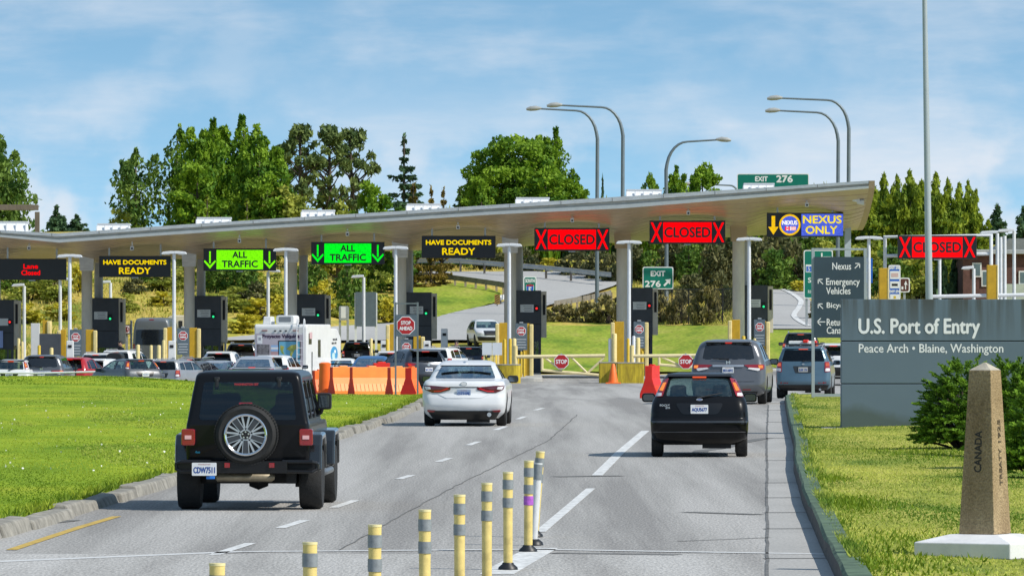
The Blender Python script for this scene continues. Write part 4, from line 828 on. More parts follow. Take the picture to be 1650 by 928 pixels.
Y = DY(1383)+2; t = thing('floodlight', 'white twin-headed floodlight under the right tip of the canopy', 'floodlight', P(1383, 312, Y))
m = MB(whitepole); m.box((0, 0, -.1), (.08, .08, .35)); m.build('stem', parent=t); m = MB(whitepole); m.lathe([(.10, -.2), (.16, .1), (.17, .16)], (-.10, -.1, -.30), 14, 'x'); m.lathe([(.10, -.2), (.16, .1), (.17, .16)], (.12, -.1, -.42), 14, 'x'); m.build('lamp_head', parent=t, smooth=40)
# ---------------------------------------------------------------- booths and what stands on each island
m_bth = M('booth_charcoal', (.055, .062, .072), .5, var=.2, vs=1.5); m_tan = M('booth_tan_side', (.66, .60, .48), .6, var=.12); m_plate = M('notice_grey', (.78, .80, .78), .5, var=.08, vs=6)
m_sgrey = M('sign_slate', (.10, .135, .16), .55, var=.12, vs=4); m_sred = M('sign_red', (.42, .012, .016), .45, var=.06)
lampR = emis('signal_red', (1, .03, .03), 1.2); lampG = emis('signal_green', (.03, 1, .35), 1.0)
WH = ['by the Lane Closed sign at the left edge', 'left of the grey high-roof van', 'below the yellow-green All Traffic sign', 'behind the motorhome', 'behind the Stop Ahead sign', 'left of the long yellow swing gate', 'at the red Closed sign beside the Exit 276 arrow', 'behind the dark grey minivan']
BX = [(5, 34, 483), (165, 52, 480), (331, 50, 476.5), (499.5, 47, 474), (672, 46, 471), (850, 44, 468), (1031.5, 40, 463.5), (1215.5, 43, 459.5)]
def booth(i):
    px, wpx, top = BX[i]; Y = DY(px)+9; k = 11000/Y; W = wpx/k; x = PX(px, Y); z0 = float(pave(x, Y)); zt = PZ(top, Y)-z0
    t = thing('inspection_booth', 'charcoal inspection booth '+WH[i], 'inspection booth', (x, Y, z0), group='inspection booths under the canopy'); D = 3.4
    m = MB(m_bth); m.box((0, D/2, zt-1.32), (W, D, 2.64)); m.m(M('booth_seam', (.012, .013, .015), .6)); m.box((0, -.002, zt-1.75), (W*.99, .02, .03)); m.build('upper_casing', parent=t, bevel=.02)
    hz = zt-2.64
    m = MB(m_bth)
    for s in (-1, 1):
        m.box((s*(W/2-.07), .07, hz/2), (.13, .13, hz)); m.box((s*(W/2-.07), D-.1, hz/2), (.13, .13, hz))
    m.box((W*.22, .07, hz/2), (.08, .09, hz)); m.box((0, D/2, .5), (W*.97, D*.97, 1.0)); m.build('frame', parent=t)
    m = MB(gbooth); m.box((0, .06, (hz+1.0)/2), (W*.94, .012, hz-1.0)); m.build('booth_window', parent=t); m = MB(gbooth); m.box((0, D-.08, (hz+1.0)/2), (W*.94, .012, hz-1.0)); m.build('booth_window', parent=t)
    m = MB(M('booth_interior_pale', (.35, .45, .42), .7)); m.box((W*.12, D*.6, 1.35), (W*.30, .5, .7)); m.build('cabinet', parent=t)
    m = MB(m_tan); m.box((W/2+.14, .9, zt-1.25), (.28, 1.7, 2.4)); m.m(dark); m.box((W/2+.15, .04, zt-.75), (.13, .03, 1.05)); m.build('side_return', parent=t, bevel=.01)
    if i != 0:
        ox = -.05*W if i in (1, 2, 3) else -.02*W
        m = MB(m_plate); m.box((ox, -.04, zt-.93), (.70, .06, .40)); m.m(M('notice_text_grey', (.22, .23, .23), .6, var=0))
        for q in range(4): m.box((ox+.05, -.072, zt-.82-.08*q), (.46-.06*(q % 2), .006, .022))
        m.build('notice_plate', parent=t)
        red = i in (5, 6); sx = ox+.50
        m = MB(dark); m.box((sx, -.06, zt-(.93 if red else 1.03)), (.17, .12, .30)); m.m(lampR if red else lampG); m.lathe([(.06, -.0), (.06, -.02), (.02, -.035)], (sx, -.12, zt-(.93 if red else 1.10)), 12, 'y'); m.build('signal_lamp', parent=t)
    else:
        m = MB(m_plate); m.box((-.05, -.04, zt-1.18), (.65, .06, .38)); m.build('notice_plate', parent=t); m = MB(dark); m.box((.36, -.06, zt-1.18), (.17, .12, .22)); m.m(lampR); m.lathe([(.06, 0), (.06, -.03)], (.36, -.12, zt-1.18), 12, 'y'); m.build('signal_lamp', parent=t)
        m = MB(M('notice_blue', (.35, .45, .75), .5)); m.box((-.25, -.05, zt-2.1), (.5, .06, .9)); m.build('blue_notice', parent=t)
    return t
def stop_here(i, px, top, wpx=19, hpx=43):
    Y = DY(px)-9; k = 11000/Y; x = PX(px, Y); z0 = float(pave(x, Y)); zt = PZ(top, Y)-z0; W, H = wpx/k, hpx/k
    t = thing('stop_here_sign', 'slate Stop Here board '+WH[i], 'sign', (x, Y, z0), group='stop here boards on the booth islands')
    m = MB(m_sgrey); m.box((0, 0, zt-H/2), (W, .05, H)); m.m(M('caption_grey', (.42, .45, .47), .6, var=0))
    for q in range(4): m.box((0, -.027, zt-H*.60-H*.10*q), (W*(.84-.12*(q % 2)), .006, H*.035))
    m.build('board', parent=t); m = MB(whitelet); c = zt-H*.29; r = W*.42
    m.prism([(a, b+c) for a, b in octagon(r)], -.035, -.02, 'y'); m.m(m_sred); m.prism([(a, b+c) for a, b in octagon(r*.88)], -.042, -.02, 'y'); m.m(whitelet); m.text('STOP', 0, c+r*.25, r*1.15, r*.34, -.043, .003, bold=.008); m.text('HERE', 0, c-r*.28, r*1.15, r*.34, -.043, .003, bold=.008); m.build('stop_octagon', parent=t)
    m = MB(steel); m.box((0, .05, (zt-.1)/2), (.07, .05, zt-.1)); m.box((0, 0, zt+.04), (.18, .1, .07)); m.build('post', parent=t)
def tlamp(name, px, top, foot, label, Y, arms=(-1, 1), L_=.62, grp='white T-shaped lamps on the booth islands'):
    x = PX(px, Y); z0 = foot if foot is not None else float(pave(x, Y)); zt = PZ(top, Y)-z0
    t = thing(name, label, 'lamp', (x, Y, z0), group=grp)
    m = MB(whitepole); m.tube([(0, 0, 0), (0, 0, .3), (0, 0, zt-.06)], [.105, .10, .085], 12); m.build('pole', parent=t, smooth=40)
    for s in arms:
        m = MB(whitepole); m.prism([(0, -.06), (s*L_, -.10), (s*(L_+.02), -.05), (s*L_*.9, .04), (s*L_*.3, .075), (0, .07)], -.22, .22, 'y'); m.m(M('lamp_lens', (.75, .76, .74), .3)); m.box((s*L_*.6, 0, -.095), (L_*.5, .30, .04)); o = m.build('lamp_head', parent=t, bevel=.02); o.location.z = zt
    return t
def pillar(i, px, top, bot, w_, nm, side=1):   # golden plate guard with a pale round edge post
    Y = DY(px)-5; k = 11000/Y; x = PX(px, Y); z0 = float(pave(x, Y)); zt = PZ(top, Y)-z0; W = w_/k
    t = thing('crash_guard', nm, 'crash guard', (x, Y, z0), group='yellow crash guards around the canopy columns')
    m = MB(gold); m.box((0, .2, zt/2), (W, .4, zt)); m.build('guard_plate', parent=t, bevel=.02)
    m = MB(cream); m.box((side*(W/2+.10), .1, zt/2-.02), (.20, .35, zt-.04)); m.build('edge_post', parent=t, bevel=.05)
def bollard(i, px, top, wpx, mat, dz, what):
    Y = DY(px)-11+dz; k = 11000/Y; x = PX(px, Y); z0 = float(pave(x, Y)); zt = PZ(top, Y)-z0
    o = MB(mat).lathe([(wpx/k/2, 0), (wpx/k/2, zt-.06), (wpx/k*.40, zt-.015), (wpx/k*.15, zt)], (0, 0, 0), 14).build('bollard', smooth=40, loc=(x, Y, z0))
    tag(o, what+' bollard '+WH[i], 'bollard', 'bollards '+WH[i])
m_isl = M('island_concrete', (.40, .39, .36), .9, var=.2, vs=3, bump=.2)
for i, (px, wpx, top) in enumerate(BX):
    booth(i)
    ya, yb = DY(px)-15, DY(px)+16; xc = PX(px-8, DY(px))
    o = MB(m_isl); o.prism(rpoly([(-.95, 0), (.95, 0), (.95, yb-ya), (-.95, yb-ya)], .6, 6), -.6, .19, 'z'); o = o.build('traffic_island', bevel=.03, loc=(xc, ya, float(pave(xc, (ya+yb)/2)))); tag(o, 'raised concrete island under the booth '+WH[i], 'traffic island', 'concrete booth islands')
for i, px, top in ((1, 122, 531), (2, 295, 528.5), (4, 655, 547), (5, 840, 521), (6, 1030, 518), (7, 1224, 514.5)): stop_here(i, px, top, 19 if i < 6 else 18)
for i, px, top in ((1, 112.5, 412), (2, 280.5, 407), (3, 460.5, 402), (4, 637.5, 399), (5, 820.5, 394.5), (6, 1013.5, 390), (7, 1207, 385)):
    tlamp('island_lamp', px, top, None, 'white T-shaped lamp on the island '+WH[i], DY(px)-7)
for i, (px, top, lab, arms, Yo) in enumerate(((39, 459, 'short white lamp with one left arm at the far left', (-1,), 20), (97, 449, 'white lamp with a right arm behind the leftmost T-shaped lamp', (1,), 22), (178, 454, 'thin white lamp behind the booth roof left of the high-roof van', (-1,), 30), (432, 436, 'white lamp with a right arm, right of the yellow-green sign', (1,), 24), (586, 445, 'white lamp with a left arm, in front of the blank slate panel', (-1,), 22), (1400, 383, 'white lamp behind the Nexus direction board, arm over the blue panels', (1, -1), -4))):
    tlamp('lane_lamp', px, top, None, lab, DY(px)+Yo, arms, .66, 'white single lamps beyond the booths')
for a in ((1, 144, 531, 588, 12, 'golden guard plate and pale post at the booth '+WH[1], 1), (2, 311, 528, 585, 12, 'golden guard plate and pale post at the booth '+WH[2], 1), (2, 275, 527, 560, 11, 'narrow golden guard plate right of the high-roof van', -1), (1, 102, 531, 560, 8, 'narrow golden guard plate right of the black low panel', -1), (4, 672, 541, 590, 12, 'golden guard plate half hidden by the Stop Ahead sign', 1), (4, 634, 522, 560, 12, 'golden guard plate left of the Stop Ahead sign', -1),
          (5, 812, 520, 585, 15, 'tall golden guard plate behind the white blank board', -1), (5, 848, 521, 600, 10, 'golden guard plate and pale post left of the swing gate', 1), (6, 998, 518, 583, 15, 'tall golden guard plate above the stained yellow blocks', -1), (6, 1035, 518, 588, 7, 'slim golden guard plate above the red barrier', 1), (7, 1186, 515, 540, 13, 'golden guard plate above the minivan roof', -1), (7, 1230, 517, 560, 8, 'slim golden guard plate behind the minivan mirror', 1), (0, 72, 516, 560, 7, 'golden guard plate right of the tall pale panel', 1)): pillar(*a)
for a in ((5, 813, 546, 5, yellow, 0, 'bright yellow'), (5, 822, 545, 5, yellow, 1, 'bright yellow'), (5, 828.5, 545, 7, cream, -1, 'pale yellow'), (5, 840, 566, 3.6, yellow, -1, 'bright yellow'), (5, 844.5, 566, 3.6, yellow, 1, 'bright yellow'), (5, 835, 572, 3.6, yellow, 0, 'bright yellow'), (5, 798, 571, 6, yellow, 1, 'bright yellow'),
          (6, 983, 545, 5.5, whitepole, -1, 'white'), (6, 990, 537, 8, cream, -1, 'pale yellow'), (6, 1012, 545, 5, yellow, 0, 'bright yellow'), (6, 1021, 541, 5.5, whitepole, 1, 'white'), (6, 1028, 544, 7, cream, -1, 'pale yellow'), (6, 1035, 565, 4, yellow, 0, 'bright yellow'),
          (7, 1198, 541, 6, yellow, 0, 'bright yellow'), (7, 1216, 545, 5, cream, 1, 'pale yellow'), (1, 83, 560, 6, cream, 0, 'pale yellow'), (1, 108, 556, 4, yellow, 0, 'bright yellow'), (0, 74, 517, 4, cream, 25, 'pale yellow'), (0, 82, 517, 3.4, cream, 25, 'pale yellow'), (0, 63, 556, 5, yellow, 0, 'bright yellow'), (0, 30, 545, 5, cream, 5, 'pale yellow'), (0, 36, 550, 4, cream, 5, 'pale yellow'),
          (2, 222.5, 555, 6, cream, 0, 'pale yellow'), (2, 243.5, 556, 5, cream, 1, 'pale yellow'), (2, 256, 556, 6.5, cream, 0, 'pale yellow'), (2, 264, 548, 6, cream, 2, 'pale yellow'), (2, 211.5, 516, 3.5, whitepole, 24, 'white'), (3, 363, 496, 3.6, whitepole, 24, 'white'), (4, 598, 545, 5, cream, 0, 'pale yellow'), (4, 624, 546, 5, yellow, 0, 'bright yellow')): bollard(*a)
# yellow concrete blocks in front of the closed lanes
m_blk = M('stained_yellow_concrete', (.38, .27, .02), .8, var=.45, vs=2.2, c2=(.66, .50, .03), bump=.3, stretch=(3, 3, .5))
m_top = M('block_top_concrete', (.33, .31, .26), .9, var=.2)
def block(px0, px1, top, bot, lab, Y, rounded=False):
    k = 11000/Y; x0, x1 = PX(px0, Y), PX(px1, Y); zb = float(pave((x0+x1)/2, Y)); h = PZ(top, Y)-zb; W = x1-x0
    t = thing('concrete_block', lab, 'concrete block', ((x0+x1)/2, Y, zb), group='stained yellow concrete blocks at the closed lanes')
    m = MB(m_blk); m.prism(rpoly([(-W/2, 0), (W/2, 0), (W/2, 1.3), (-W/2, 1.3)], .35 if rounded else .06, 5), -.1, h-.04, 'z'); m.build('block', parent=t, bevel=.02)
    m = MB(m_top); m.prism(rpoly([(-W/2-.01, -.01), (W/2+.01, -.01), (W/2+.01, 1.3), (-W/2-.01, 1.3)], .35 if rounded else .06, 5), h-.04, h+.005, 'z'); m.build('block_top', parent=t)
block(801, 839, 587, 618, 'yellow concrete block with a rounded end beside the white saloon', 324, True)
block(965.5, 993, 583.5, 617, 'stained yellow concrete block left of the orange cone', 324); block(994, 1037.5, 584, 616, 'stained yellow concrete block right of the orange cone', 323.6)
# swing gates
def gate(px0, px1, ytop, ydn, label, hinge, stop_px, Y=327.5, extra=None):
    k = 11000/Y; x0, x1 = PX(px0, Y), PX(px1, Y); z0 = float(pave((x0+x1)/2, Y)); zt = PZ(ytop, Y)-z0; zl = PZ(ydn, Y)-z0; W = x1-x0
    t = thing('swing_gate', label, 'gate', (x0, Y, z0), group='pale yellow swing gates across the closed lanes')
    gm = M('gate_cream', (.74, .63, .36), .5, var=.12, vs=3)
    m = MB(gm); a = W*.29
    m.tube([(0, 0, zt-.02), (W, 0, zt+.03)], .085, 10); m.tube([(a, 0, zt), (a, 0, zl+.12)], .07, 8); m.tube([(a, 0, zl+.14), (W, 0, zl-.12)], .075, 8)
    m.tube([(a+.15, 0, zt-.08), (a+.95, 0, zl+.12)], .055, 8); m.tube([(W*.62, 0, zt-.05), (W*.80, 0, zl)], .05, 8); m.tube([(W*.80, 0, zl), (W*.985, 0, zt-.08)], .055, 8)
    m.build('gate_frame', parent=t, smooth=40)
    m = MB(cream); m.tube([(-.05, .02, 0), (-.05, .02, zt+.5)], .11, 12); m.build('hinge_post', parent=t, smooth=40)
    m = MB(whitelet); x = PX(stop_px, Y)-x0; z = PZ(582.5, Y)-z0; oc = lambda r: [(p+x, q+z) for p, q in octagon(r)]
    m.prism(oc(.375), -.13, -.11, 'y'); m.m(m_sred); m.prism(oc(.34), -.137, -.11, 'y'); m.m(whitelet); m.text('STOP', x, z, .52, .19, -.138, .003, bold=.01); m.m(steel); m.box((x, -.09, z+.1), (.06, .05, .6)); m.build('stop_octagon', parent=t)
gate(832, 975, 574, 601, 'pale yellow truss gate with a red Stop octagon, between the yellow blocks', 0, 904.5)
gate(1020, 1165, 573, 592, 'pale yellow truss gate with a red Stop octagon, partly behind the grey minivan', 0, 1105)
# ---------------------------------------------------------------- queue of vehicles: first of each kind built, the rest copied and repainted
def setmat(o, m): o.material_slots[0].link = 'OBJECT'; o.material_slots[0].material = m
GQ = 'vehicles queuing for the booths'
protos = {}
def queue(kind, px, Y, drift, colour, name, label, cat, sc_=1., dz=0):
    sp = {'cross': CROSS, 'fast': FAST, 'suv': SUV, 'hatch': HATCH, 'saloon': SALOON, 'mini': MINIVAN}[kind]
    pm = paint(*colour) if isinstance(colour, tuple) else colour; loc = place(px, Y, dz); rz = hd(drift)
    if kind not in protos:
        o = car(name, label, cat, dict(sp, mirmat=blackp), pm, loc, rz, GQ); protos[kind] = (o, pm)
    else:
        src, p0 = protos[kind]; o = copy_tree(src); o.name = name; o.location = loc; o.rotation_euler.z = rz; tag(o, label, cat, GQ)
        def rep(q):
            for c in kids(q):
                if c.type == 'MESH' and c.data.materials and c.data.materials[0] == p0: setmat(c, pm)
                rep(c)
        rep(o)
    o.scale = (sc_, sc_, sc_); return o
wht = ('queue_white', (.68, .69, .69), .35); sil = ('silver', (.34, .35, .37), .3, .5); dgr = ('dark_grey', (.045, .048, .053), .3, .4); nav = ('navy', (.018, .026, .05), .3, .3); mgr = ('mid_grey', (.13, .135, .145), .3, .5)
queue('hatch', 14, 296, .10, wht, 'hatchback_car', 'white hatchback at the far left edge, rear window just above the lawn', 'car', 1.05)
queue('mini', 66, 297, .05, mgr, 'minivan', 'grey minivan with a wide dark rear window, between white and red cars', 'minivan')
queue('cross', 107, 306, .22, ('red', (.38, .015, .02), .3), 'crossover_car', 'red crossover between the grey minivan and a white crossover', 'car')
queue('cross', 143, 309, .34, wht, 'crossover_car', 'white crossover immediately right of the red crossover', 'car', .96)
queue('suv', 152, 336, .20, wht, 'estate_car', 'white estate car with a dark rear window below the Stop Here board', 'car')
queue('suv', 184, 344, .25, wht, 'estate_car', 'white estate car left of the high-roof van, taller than its neighbours', 'car', 1.05)
bx = queue('hatch', 180, 312, .12, dgr, 'hatchback_car', 'dark compact car carrying a black roof box', 'car')
o = MB(blackp); o.prism(rpoly([(-.40, 0), (.40, 0), (.34, .30), (.18, .36), (-.18, .36), (-.34, .30)], .08), 0, 1.9, 'y'); o = tag(o.build('roof_box', bevel=.06, loc=bx.location+Vector((.08, .7, 1.47))), 'glossy black roof box strapped on a dark compact car', 'roof box')
queue('hatch', 236, 285, -.52, mgr, 'hatchback_car', 'grey hatchback turned to show its left side, behind two white boxes', 'car', 1.02)
queue('suv', 260, 300, .40, ('grey_silver', (.36, .37, .38), .3, .4), 'estate_car', 'silver-grey estate car with lit tail lamps right of the turned hatchback', 'car', .9)
queue('cross', 291, 308, .40, mgr, 'crossover_car', 'dark grey crossover between two silver cars, near the off-road car roof', 'car', .9)
queue('fast', 322, 314, .36, ('bright_silver', (.45, .46, .48), .3, .4), 'saloon_car', 'silver saloon with a pale rear window below the yellow-green sign', 'car', 1.03)
queue('cross', 350, 330, .12, wht, 'crossover_car', 'white crossover with a dark bumper in front of the third booth', 'car', 1.0, .18)
queue('suv', 388, 368, .05, dgr, 'estate_car', 'black estate car just past the booth, left of the motorhome', 'car', 1., .3)
queue('fast', 404, 284, .06, ('pale_silver', (.50, .51, .53), .3, .4), 'saloon_car', 'pale silver car with a black tail spoiler above the off-road car roof', 'car', 1.1)
queue('cross', 431, 299, .20, wht, 'crossover_car', 'white crossover in front of the motorhome', 'car', .98, .1)
queue('saloon', 541, 316, .1, wht, 'saloon_car', 'white saloon tucked against the motorhome right side, one tail lamp visible', 'car')
queue('suv', 575, 366, .02, ('queue_black', (.008, .009, .011), .3), 'estate_car', 'black boxy estate car beyond the blue saloon, under the blank slate panel', 'car', .95, .35)
queue('fast', 594, 292, .06, ('blue', (.02, .13, .33), .3, .3), 'saloon_car', 'blue saloon with a pale rear window behind the orange barriers', 'car')
queue('cross', 628, 316, .12, wht, 'crossover_car', 'white crossover between the blue saloon and the Stop Ahead sign', 'car', 1.0)
queue('cross', 692, 259, -.36, ('gunmetal_grey', (.06, .068, .082), .28, .5), 'crossover_car', 'gunmetal crossover turned left beside the orange barriers', 'car', .97)
queue('suv', 697, 322, .28, wht, 'estate_car', 'white estate car with roof rails left of the navy one', 'car', 1.0)
queue('suv', 755, 348, .04, nav, 'estate_car', 'navy estate car at the booth, tail lamp lit, in front of the oncoming white car', 'car', .93)
queue('suv', 1290, 330, .06, dgr, 'estate_car', 'dark estate car ahead of the steel blue one, roof just visible', 'car', 1.02)
queue('cross', 1342, 281, .10, wht, 'crossover_car', 'white crossover between the direction board and the entry wall', 'car', 1.0, .1)
# oncoming white car on the ramp, seen from the front
def x_front(root, S, part, pm):
    for s in (1, -1): part('headlight', [(s*.50, .98), (s*.84, 1.0), (s*.86, .82), (s*.56, .82)], S.front, (0, 1, 0), clearl, .03, .05)
    part('grille', [(-.46, .97), (.46, .97), (.40, .70), (-.40, .70)], S.front, (0, 1, 0), blackp, .03, .05); part('bumper', [(-.84, .60), (.84, .60), (.76, .36), (-.76, .36)], S.front, (0, 1, 0), blackp, .03, .05)
h = hit(762, 556, 360); h = Vector((PX(762, 392), 392, 0)); h.z = float(terrain(h.x, h.y))+.15
car('crossover_car', 'white car facing the camera on the ramp road behind the booths', 'car', dict(CROSS, extra=x_front, mirmat=blackp, glass=gclear), paint(*wht), (h.x+.4, h.y+4.4, h.z-.05), math.pi+.16).scale = (.95, .95, .95)
# grey high-roof van
def van():
    Y = 374; k = Y/11000; root = thing('high_roof_van', 'dark grey high-roof panel van seen from behind, below the Have Documents sign', 'van', (PX(244, Y), Y, float(terrain(PX(244, Y), Y))), hd(.06), GQ)
    root.scale = (1.06, 1.06, 1.08); pm = paint('van_grey', (.16, .175, .185), .35, .3)
    S = Shell([(.35, .90, .05, 5.6, .12, .3, .03), (.5, .97, .0, 5.7, .12, .3, .03), (1.3, .985, .02, 5.3, .12, .3, .03), (1.4, .985, .025, 4.7, .12, .3, .03), (2.2, .93, .06, 4.2, .14, .3, .03), (2.55, .86, .10, 3.9, .18, .3, .03), (2.68, .76, .2, 3.7, .2, .3, .02), (2.72, .55, .4, 3.5, .1, .1, 0)])
    S.loft(MB(pm), .35, 2.72).build('body', None, root, 32)
    def part(nm, poly, mat, out=.01): m = MB(mat); m.add(*patch(rpoly(poly, .05), S.rear, (0, -1, 0), out, .02, .1)); m.build(nm, parent=root, smooth=35)
    part('rear_window', [(-.84, 1.35), (.84, 1.35), (.80, 2.12), (-.80, 2.12)], M('van_window', (.012, .016, .022), .08, spec=.6, var=.3, vs=1.5))
    for s in (-1, 1): part('tail_light', rect(s*.92, 1.15, .11, .5), redl, .03)
    part('brake_light', rect(0, 2.63, .25, .04), redl, .02); part('door_seam', rect(0, 1.0, .015, .6), dark)
    for x in (-.85, .85):
        for y in (.9, 4.4): wheel(root, x, y, .35, .22)
van()
# motorhome
def motorhome():
    Y = 313; root = thing('motorhome', 'white motorhome with painted rear panel and ladder, lettered Proyecto Valquiria', 'motorhome', place(452, Y), hd(.22), GQ)
    wm = M('motorhome_white', (.72, .72, .70), .45, var=.06, coat=.3); W, Hh = 1.24, 3.12
    m = MB(wm); m.prism(rpoly([(0, .55), (4.6, .55), (4.6, Hh-.02), (.08, Hh), (0, Hh-.12)], .08), -W, W, 'x'); m.prism(rpoly([(4.55, 1.0), (6.6, 1.0), (6.9, 1.5), (6.9, 2.5), (6.2, Hh-.22), (4.55, Hh-.2)], .12), -W*.93, W*.93, 'x'); m.build('body', parent=root, bevel=.06)
    y = -.012
    m = MB(M('mural_lilac', (.50, .45, .50), .5, var=.12, vs=2)); m.prism(rect(-.03, 1.75, 2.3, 1.9), -.004, .02, 'y')
    m.m(M('mural_lettering', (.06, .03, .07), .5, var=0)); m.text('Proyecto Valquiria', .02, 2.55, 1.75, .20, -.005, .004, bold=.014)
    m.m(M('mural_photo', (.18, .17, .18), .6, var=.8, vs=6)); m.prism(rect(-.82, 1.82, .6, .75), -.009, 0, 'y')
    m.m(M('flag_blue', (.30, .48, .75), .5, var=0)); m.prism(rect(-.22, 2.02, .45, .28), -.009, 0, 'y'); m.m(whitelet).prism(rect(-.22, 2.02, .45, .1), -.0095, 0, 'y')
    m.m(M('mural_rose', (.55, .33, .33), .5, var=.3, vs=3)); m.prism(rect(-.22, 1.75, .45, .22), -.009, 0, 'y')
    m.m(dark).prism(rect(.42, 1.95, 1.06, .84), -.010, 0, 'y')
    m.m(M('map_sea', (.16, .45, .62), .5, var=.1)); m.prism(rect(.42, 1.95, .97, .75), -.013, 0, 'y'); m.prism(rect(.42, 1.37, 1.0, .28), -.010, 0, 'y')
    m.m(M('map_land', (.30, .52, .12), .5, c2=(.62, .50, .10), var=.3, vs=4))
    for poly in ([(.28, 2.0), (.5, 2.16), (.78, 2.2), (.85, 2.02), (.66, 1.94), (.6, 1.78), (.44, 1.9)], [(.0, 2.16), (.18, 2.1), (.12, 1.9), (.2, 1.72), (.06, 1.8), (-.02, 2.0)], [(.44, 1.86), (.58, 1.8), (.54, 1.64), (.46, 1.6)]): m.prism(poly, -.016, 0, 'y')
    m.m(whitelet).prism(rect(-.98, 2.42, .24, .38), -.009, 0, 'y'); m.m(M('plaque_grey', (.35, .36, .40), .5)).prism(rect(-.98, 2.45, .12, .12), -.012, 0, 'y'); m.build('painted_panel', parent=root)
    for x in (-.75, .72): m = MB(redl); m.box((x, -.02, 2.83), (.26, .03, .04)); m.build('marker_light', parent=root)
    for x in (-.25, 0, .26): m = MB(dark); m.box((x, -.02, 2.82), (.10, .03, .05)); m.build('marker_light', parent=root)
    m = MB(M('ladder_white', (.66, .67, .68), .4))
    for x in (.80, 1.12): m.tube([(x, -.05, .6), (x, -.12, .8), (x, -.12, 3.1), (x, -.02, 3.36), (x, .12, 3.3), (x, .14, 3.1)], .026, 8)
    for q in range(8): m.tube([(.80, -.12, .8+.31*q), (1.12, -.12, .8+.31*q)], .018, 6)
    m.build('ladder', parent=root, smooth=40)
    m = MB(wm); m.box((-.78, .9, Hh+.17), (.42, .7, .36), top=(.85, .85)); m.build('roof_vent', parent=root, bevel=.04)
    m = MB(wm); m.prism(rpoly(rect(.08, Hh+.2, .86, .42), .14), .5, 1.5, 'y'); m.m(M('grille_grey', (.20, .22, .24), .6)); m.prism(rpoly(rect(.08, Hh+.22, .60, .26), .06), .49, .6, 'y'); m.build('air_conditioner', parent=root, bevel=.03)
    m = MB(M('chrome_band', (.5, .52, .54), .3, .6)); m.box((0, -.06, .72), (2.3, .12, .20)); m.build('bumper', parent=root, bevel=.03)
    for s in (-1, 1): m = MB(redl); m.box((s*.95, -.03, 1.0), (.30, .05, .14)); m.build('tail_light', parent=root, bevel=.01)
    x = W+.006; sw_ = M('side_window_dark', (.03, .035, .04), .15, var=.2)
    for a, b, c, d in ((.35, 2.45, .55, .5), (.9, 1.3, .16, 1.1), (2.1, 2.0, .5, .8)): m = MB(sw_); m.prism([(a, b-d/2), (a+c, b-d/2), (a+c, b+d/2), (a, b+d/2)], x-.02, x+.004, 'x'); m.build('side_window', parent=root)
    m = MB(M('side_pink', (.6, .40, .40), .5)).prism([(.5, 2.45), (1.0, 2.45), (1.0, 2.75), (.5, 2.75)], x, x+.006, 'x'); m.build('side_sticker', parent=root)
    x = W*.93+.006; cc = lambda r, dy=0, dz=0: [(5.55+dy+r*1.9*math.cos(a), 1.72+dz+r*math.sin(a)) for a in np.linspace(0, 2*math.pi, 28)[:-1]]
    m = MB(M('emblem_blue', (.05, .28, .52), .4, var=.1)); m.prism(cc(.36), x-.01, x+.006, 'x'); m.m(M('emblem_pale', (.45, .62, .60), .5)).prism(cc(.15, -.15, -.08), x, x+.010, 'x'); m.m(whitelet).prism(cc(.08, .15, .12), x, x+.010, 'x'); m.m(dark)
    for a, b in ((5.3, 2.35), (5.6, 2.35), (5.9, 2.36), (5.1, 2.18), (5.4, 2.18), (5.75, 2.19)): m.prism([(a, b), (a+.2, b), (a+.2, b+.09), (a, b+.09)], x, x+.006, 'x')
    m.build('side_emblem', parent=root)
    for xx in (-1.05, 1.05):
        for yy in (1.2, 5.4): wheel(root, xx, yy, .38, .24)
    m = MB(dark); m.box((0, 3.2, .55), (2.0, 6., .3)); m.build('underbody', parent=root)
motorhome()
# ---------------------------------------------------------------- barriers, cone, drum
JP = [(-.30, 0), (-.30, .14), (-.19, .40), (-.12, .62), (-.12, 1.0), (.12, 1.0), (.12, .62), (.19, .40), (.30, .14), (.30, 0)]
def barrier(px, Y, L_, rz, mat, label, name='jersey_barrier', z=None, hs=1., endmat=None):
    x = PX(px, Y); t = thing(name, label, 'barrier', (x, Y, float(pave(x, Y)) if z is None else z), rz, 'plastic barriers around the island')
    m = MB(mat); m.prism([(a, b*hs) for a, b in JP], 0, L_, 'x')
    for q in range(int(L_/.16)): m.m(M('barrier_groove', (.70, .16, .03), .6)) if q == 0 else 0; m.box((.10+q*.16, -.248, .27*hs), (.014, .02, .27*hs), rx=-.40)
    m.build('body', parent=t, bevel=.025)
    m = MB(endmat or redplast); m.prism([(a*.96, b*hs*.985+.004) for a, b in JP], -.012, .0, 'x'); m.build('end_face', parent=t, bevel=.01)  # red colour paints the unlit end of an orange barrier
    m = MB(mat); m.box((L_*.5, 0, 1.0*hs+.02), (.3, .16, .05)); m.build('fill_cap', parent=t, bevel=.02)
salmon = M('sunlit_orange_plastic', (1., .29, .05), .5, var=.12, vs=2.5)  # paler orange, with the sunlight on the fronts put into the colour
barrier(505.5, 249, .60, .40, orange, 'orange plastic barrier at the left end of the row, behind the off-road car mirror', hs=.85)
barrier(534, 246, .92, .46, salmon, 'pale orange plastic barrier right of the striped drum'); barrier(566, 245, 1.62, .44, salmon, 'longest pale orange plastic barrier, in the middle of the row'); barrier(627, 243.5, .72, .50, salmon, 'short pale orange barrier left of the Stop Ahead post')
barrier(658, 241.5, .7, 1.25, orange, 'orange plastic barrier set end-on at the right end of the row'); barrier(602, 256, .6, .2, redplast, 'red plastic barrier standing behind the orange row', hs=1.08)
x, Y = PX(1045, 227), 227; barrier(1045, 227, 1.3, math.pi/2-.22, redplast, 'red plastic barrier seen end-on, left of the black hatchback', hs=1.08)
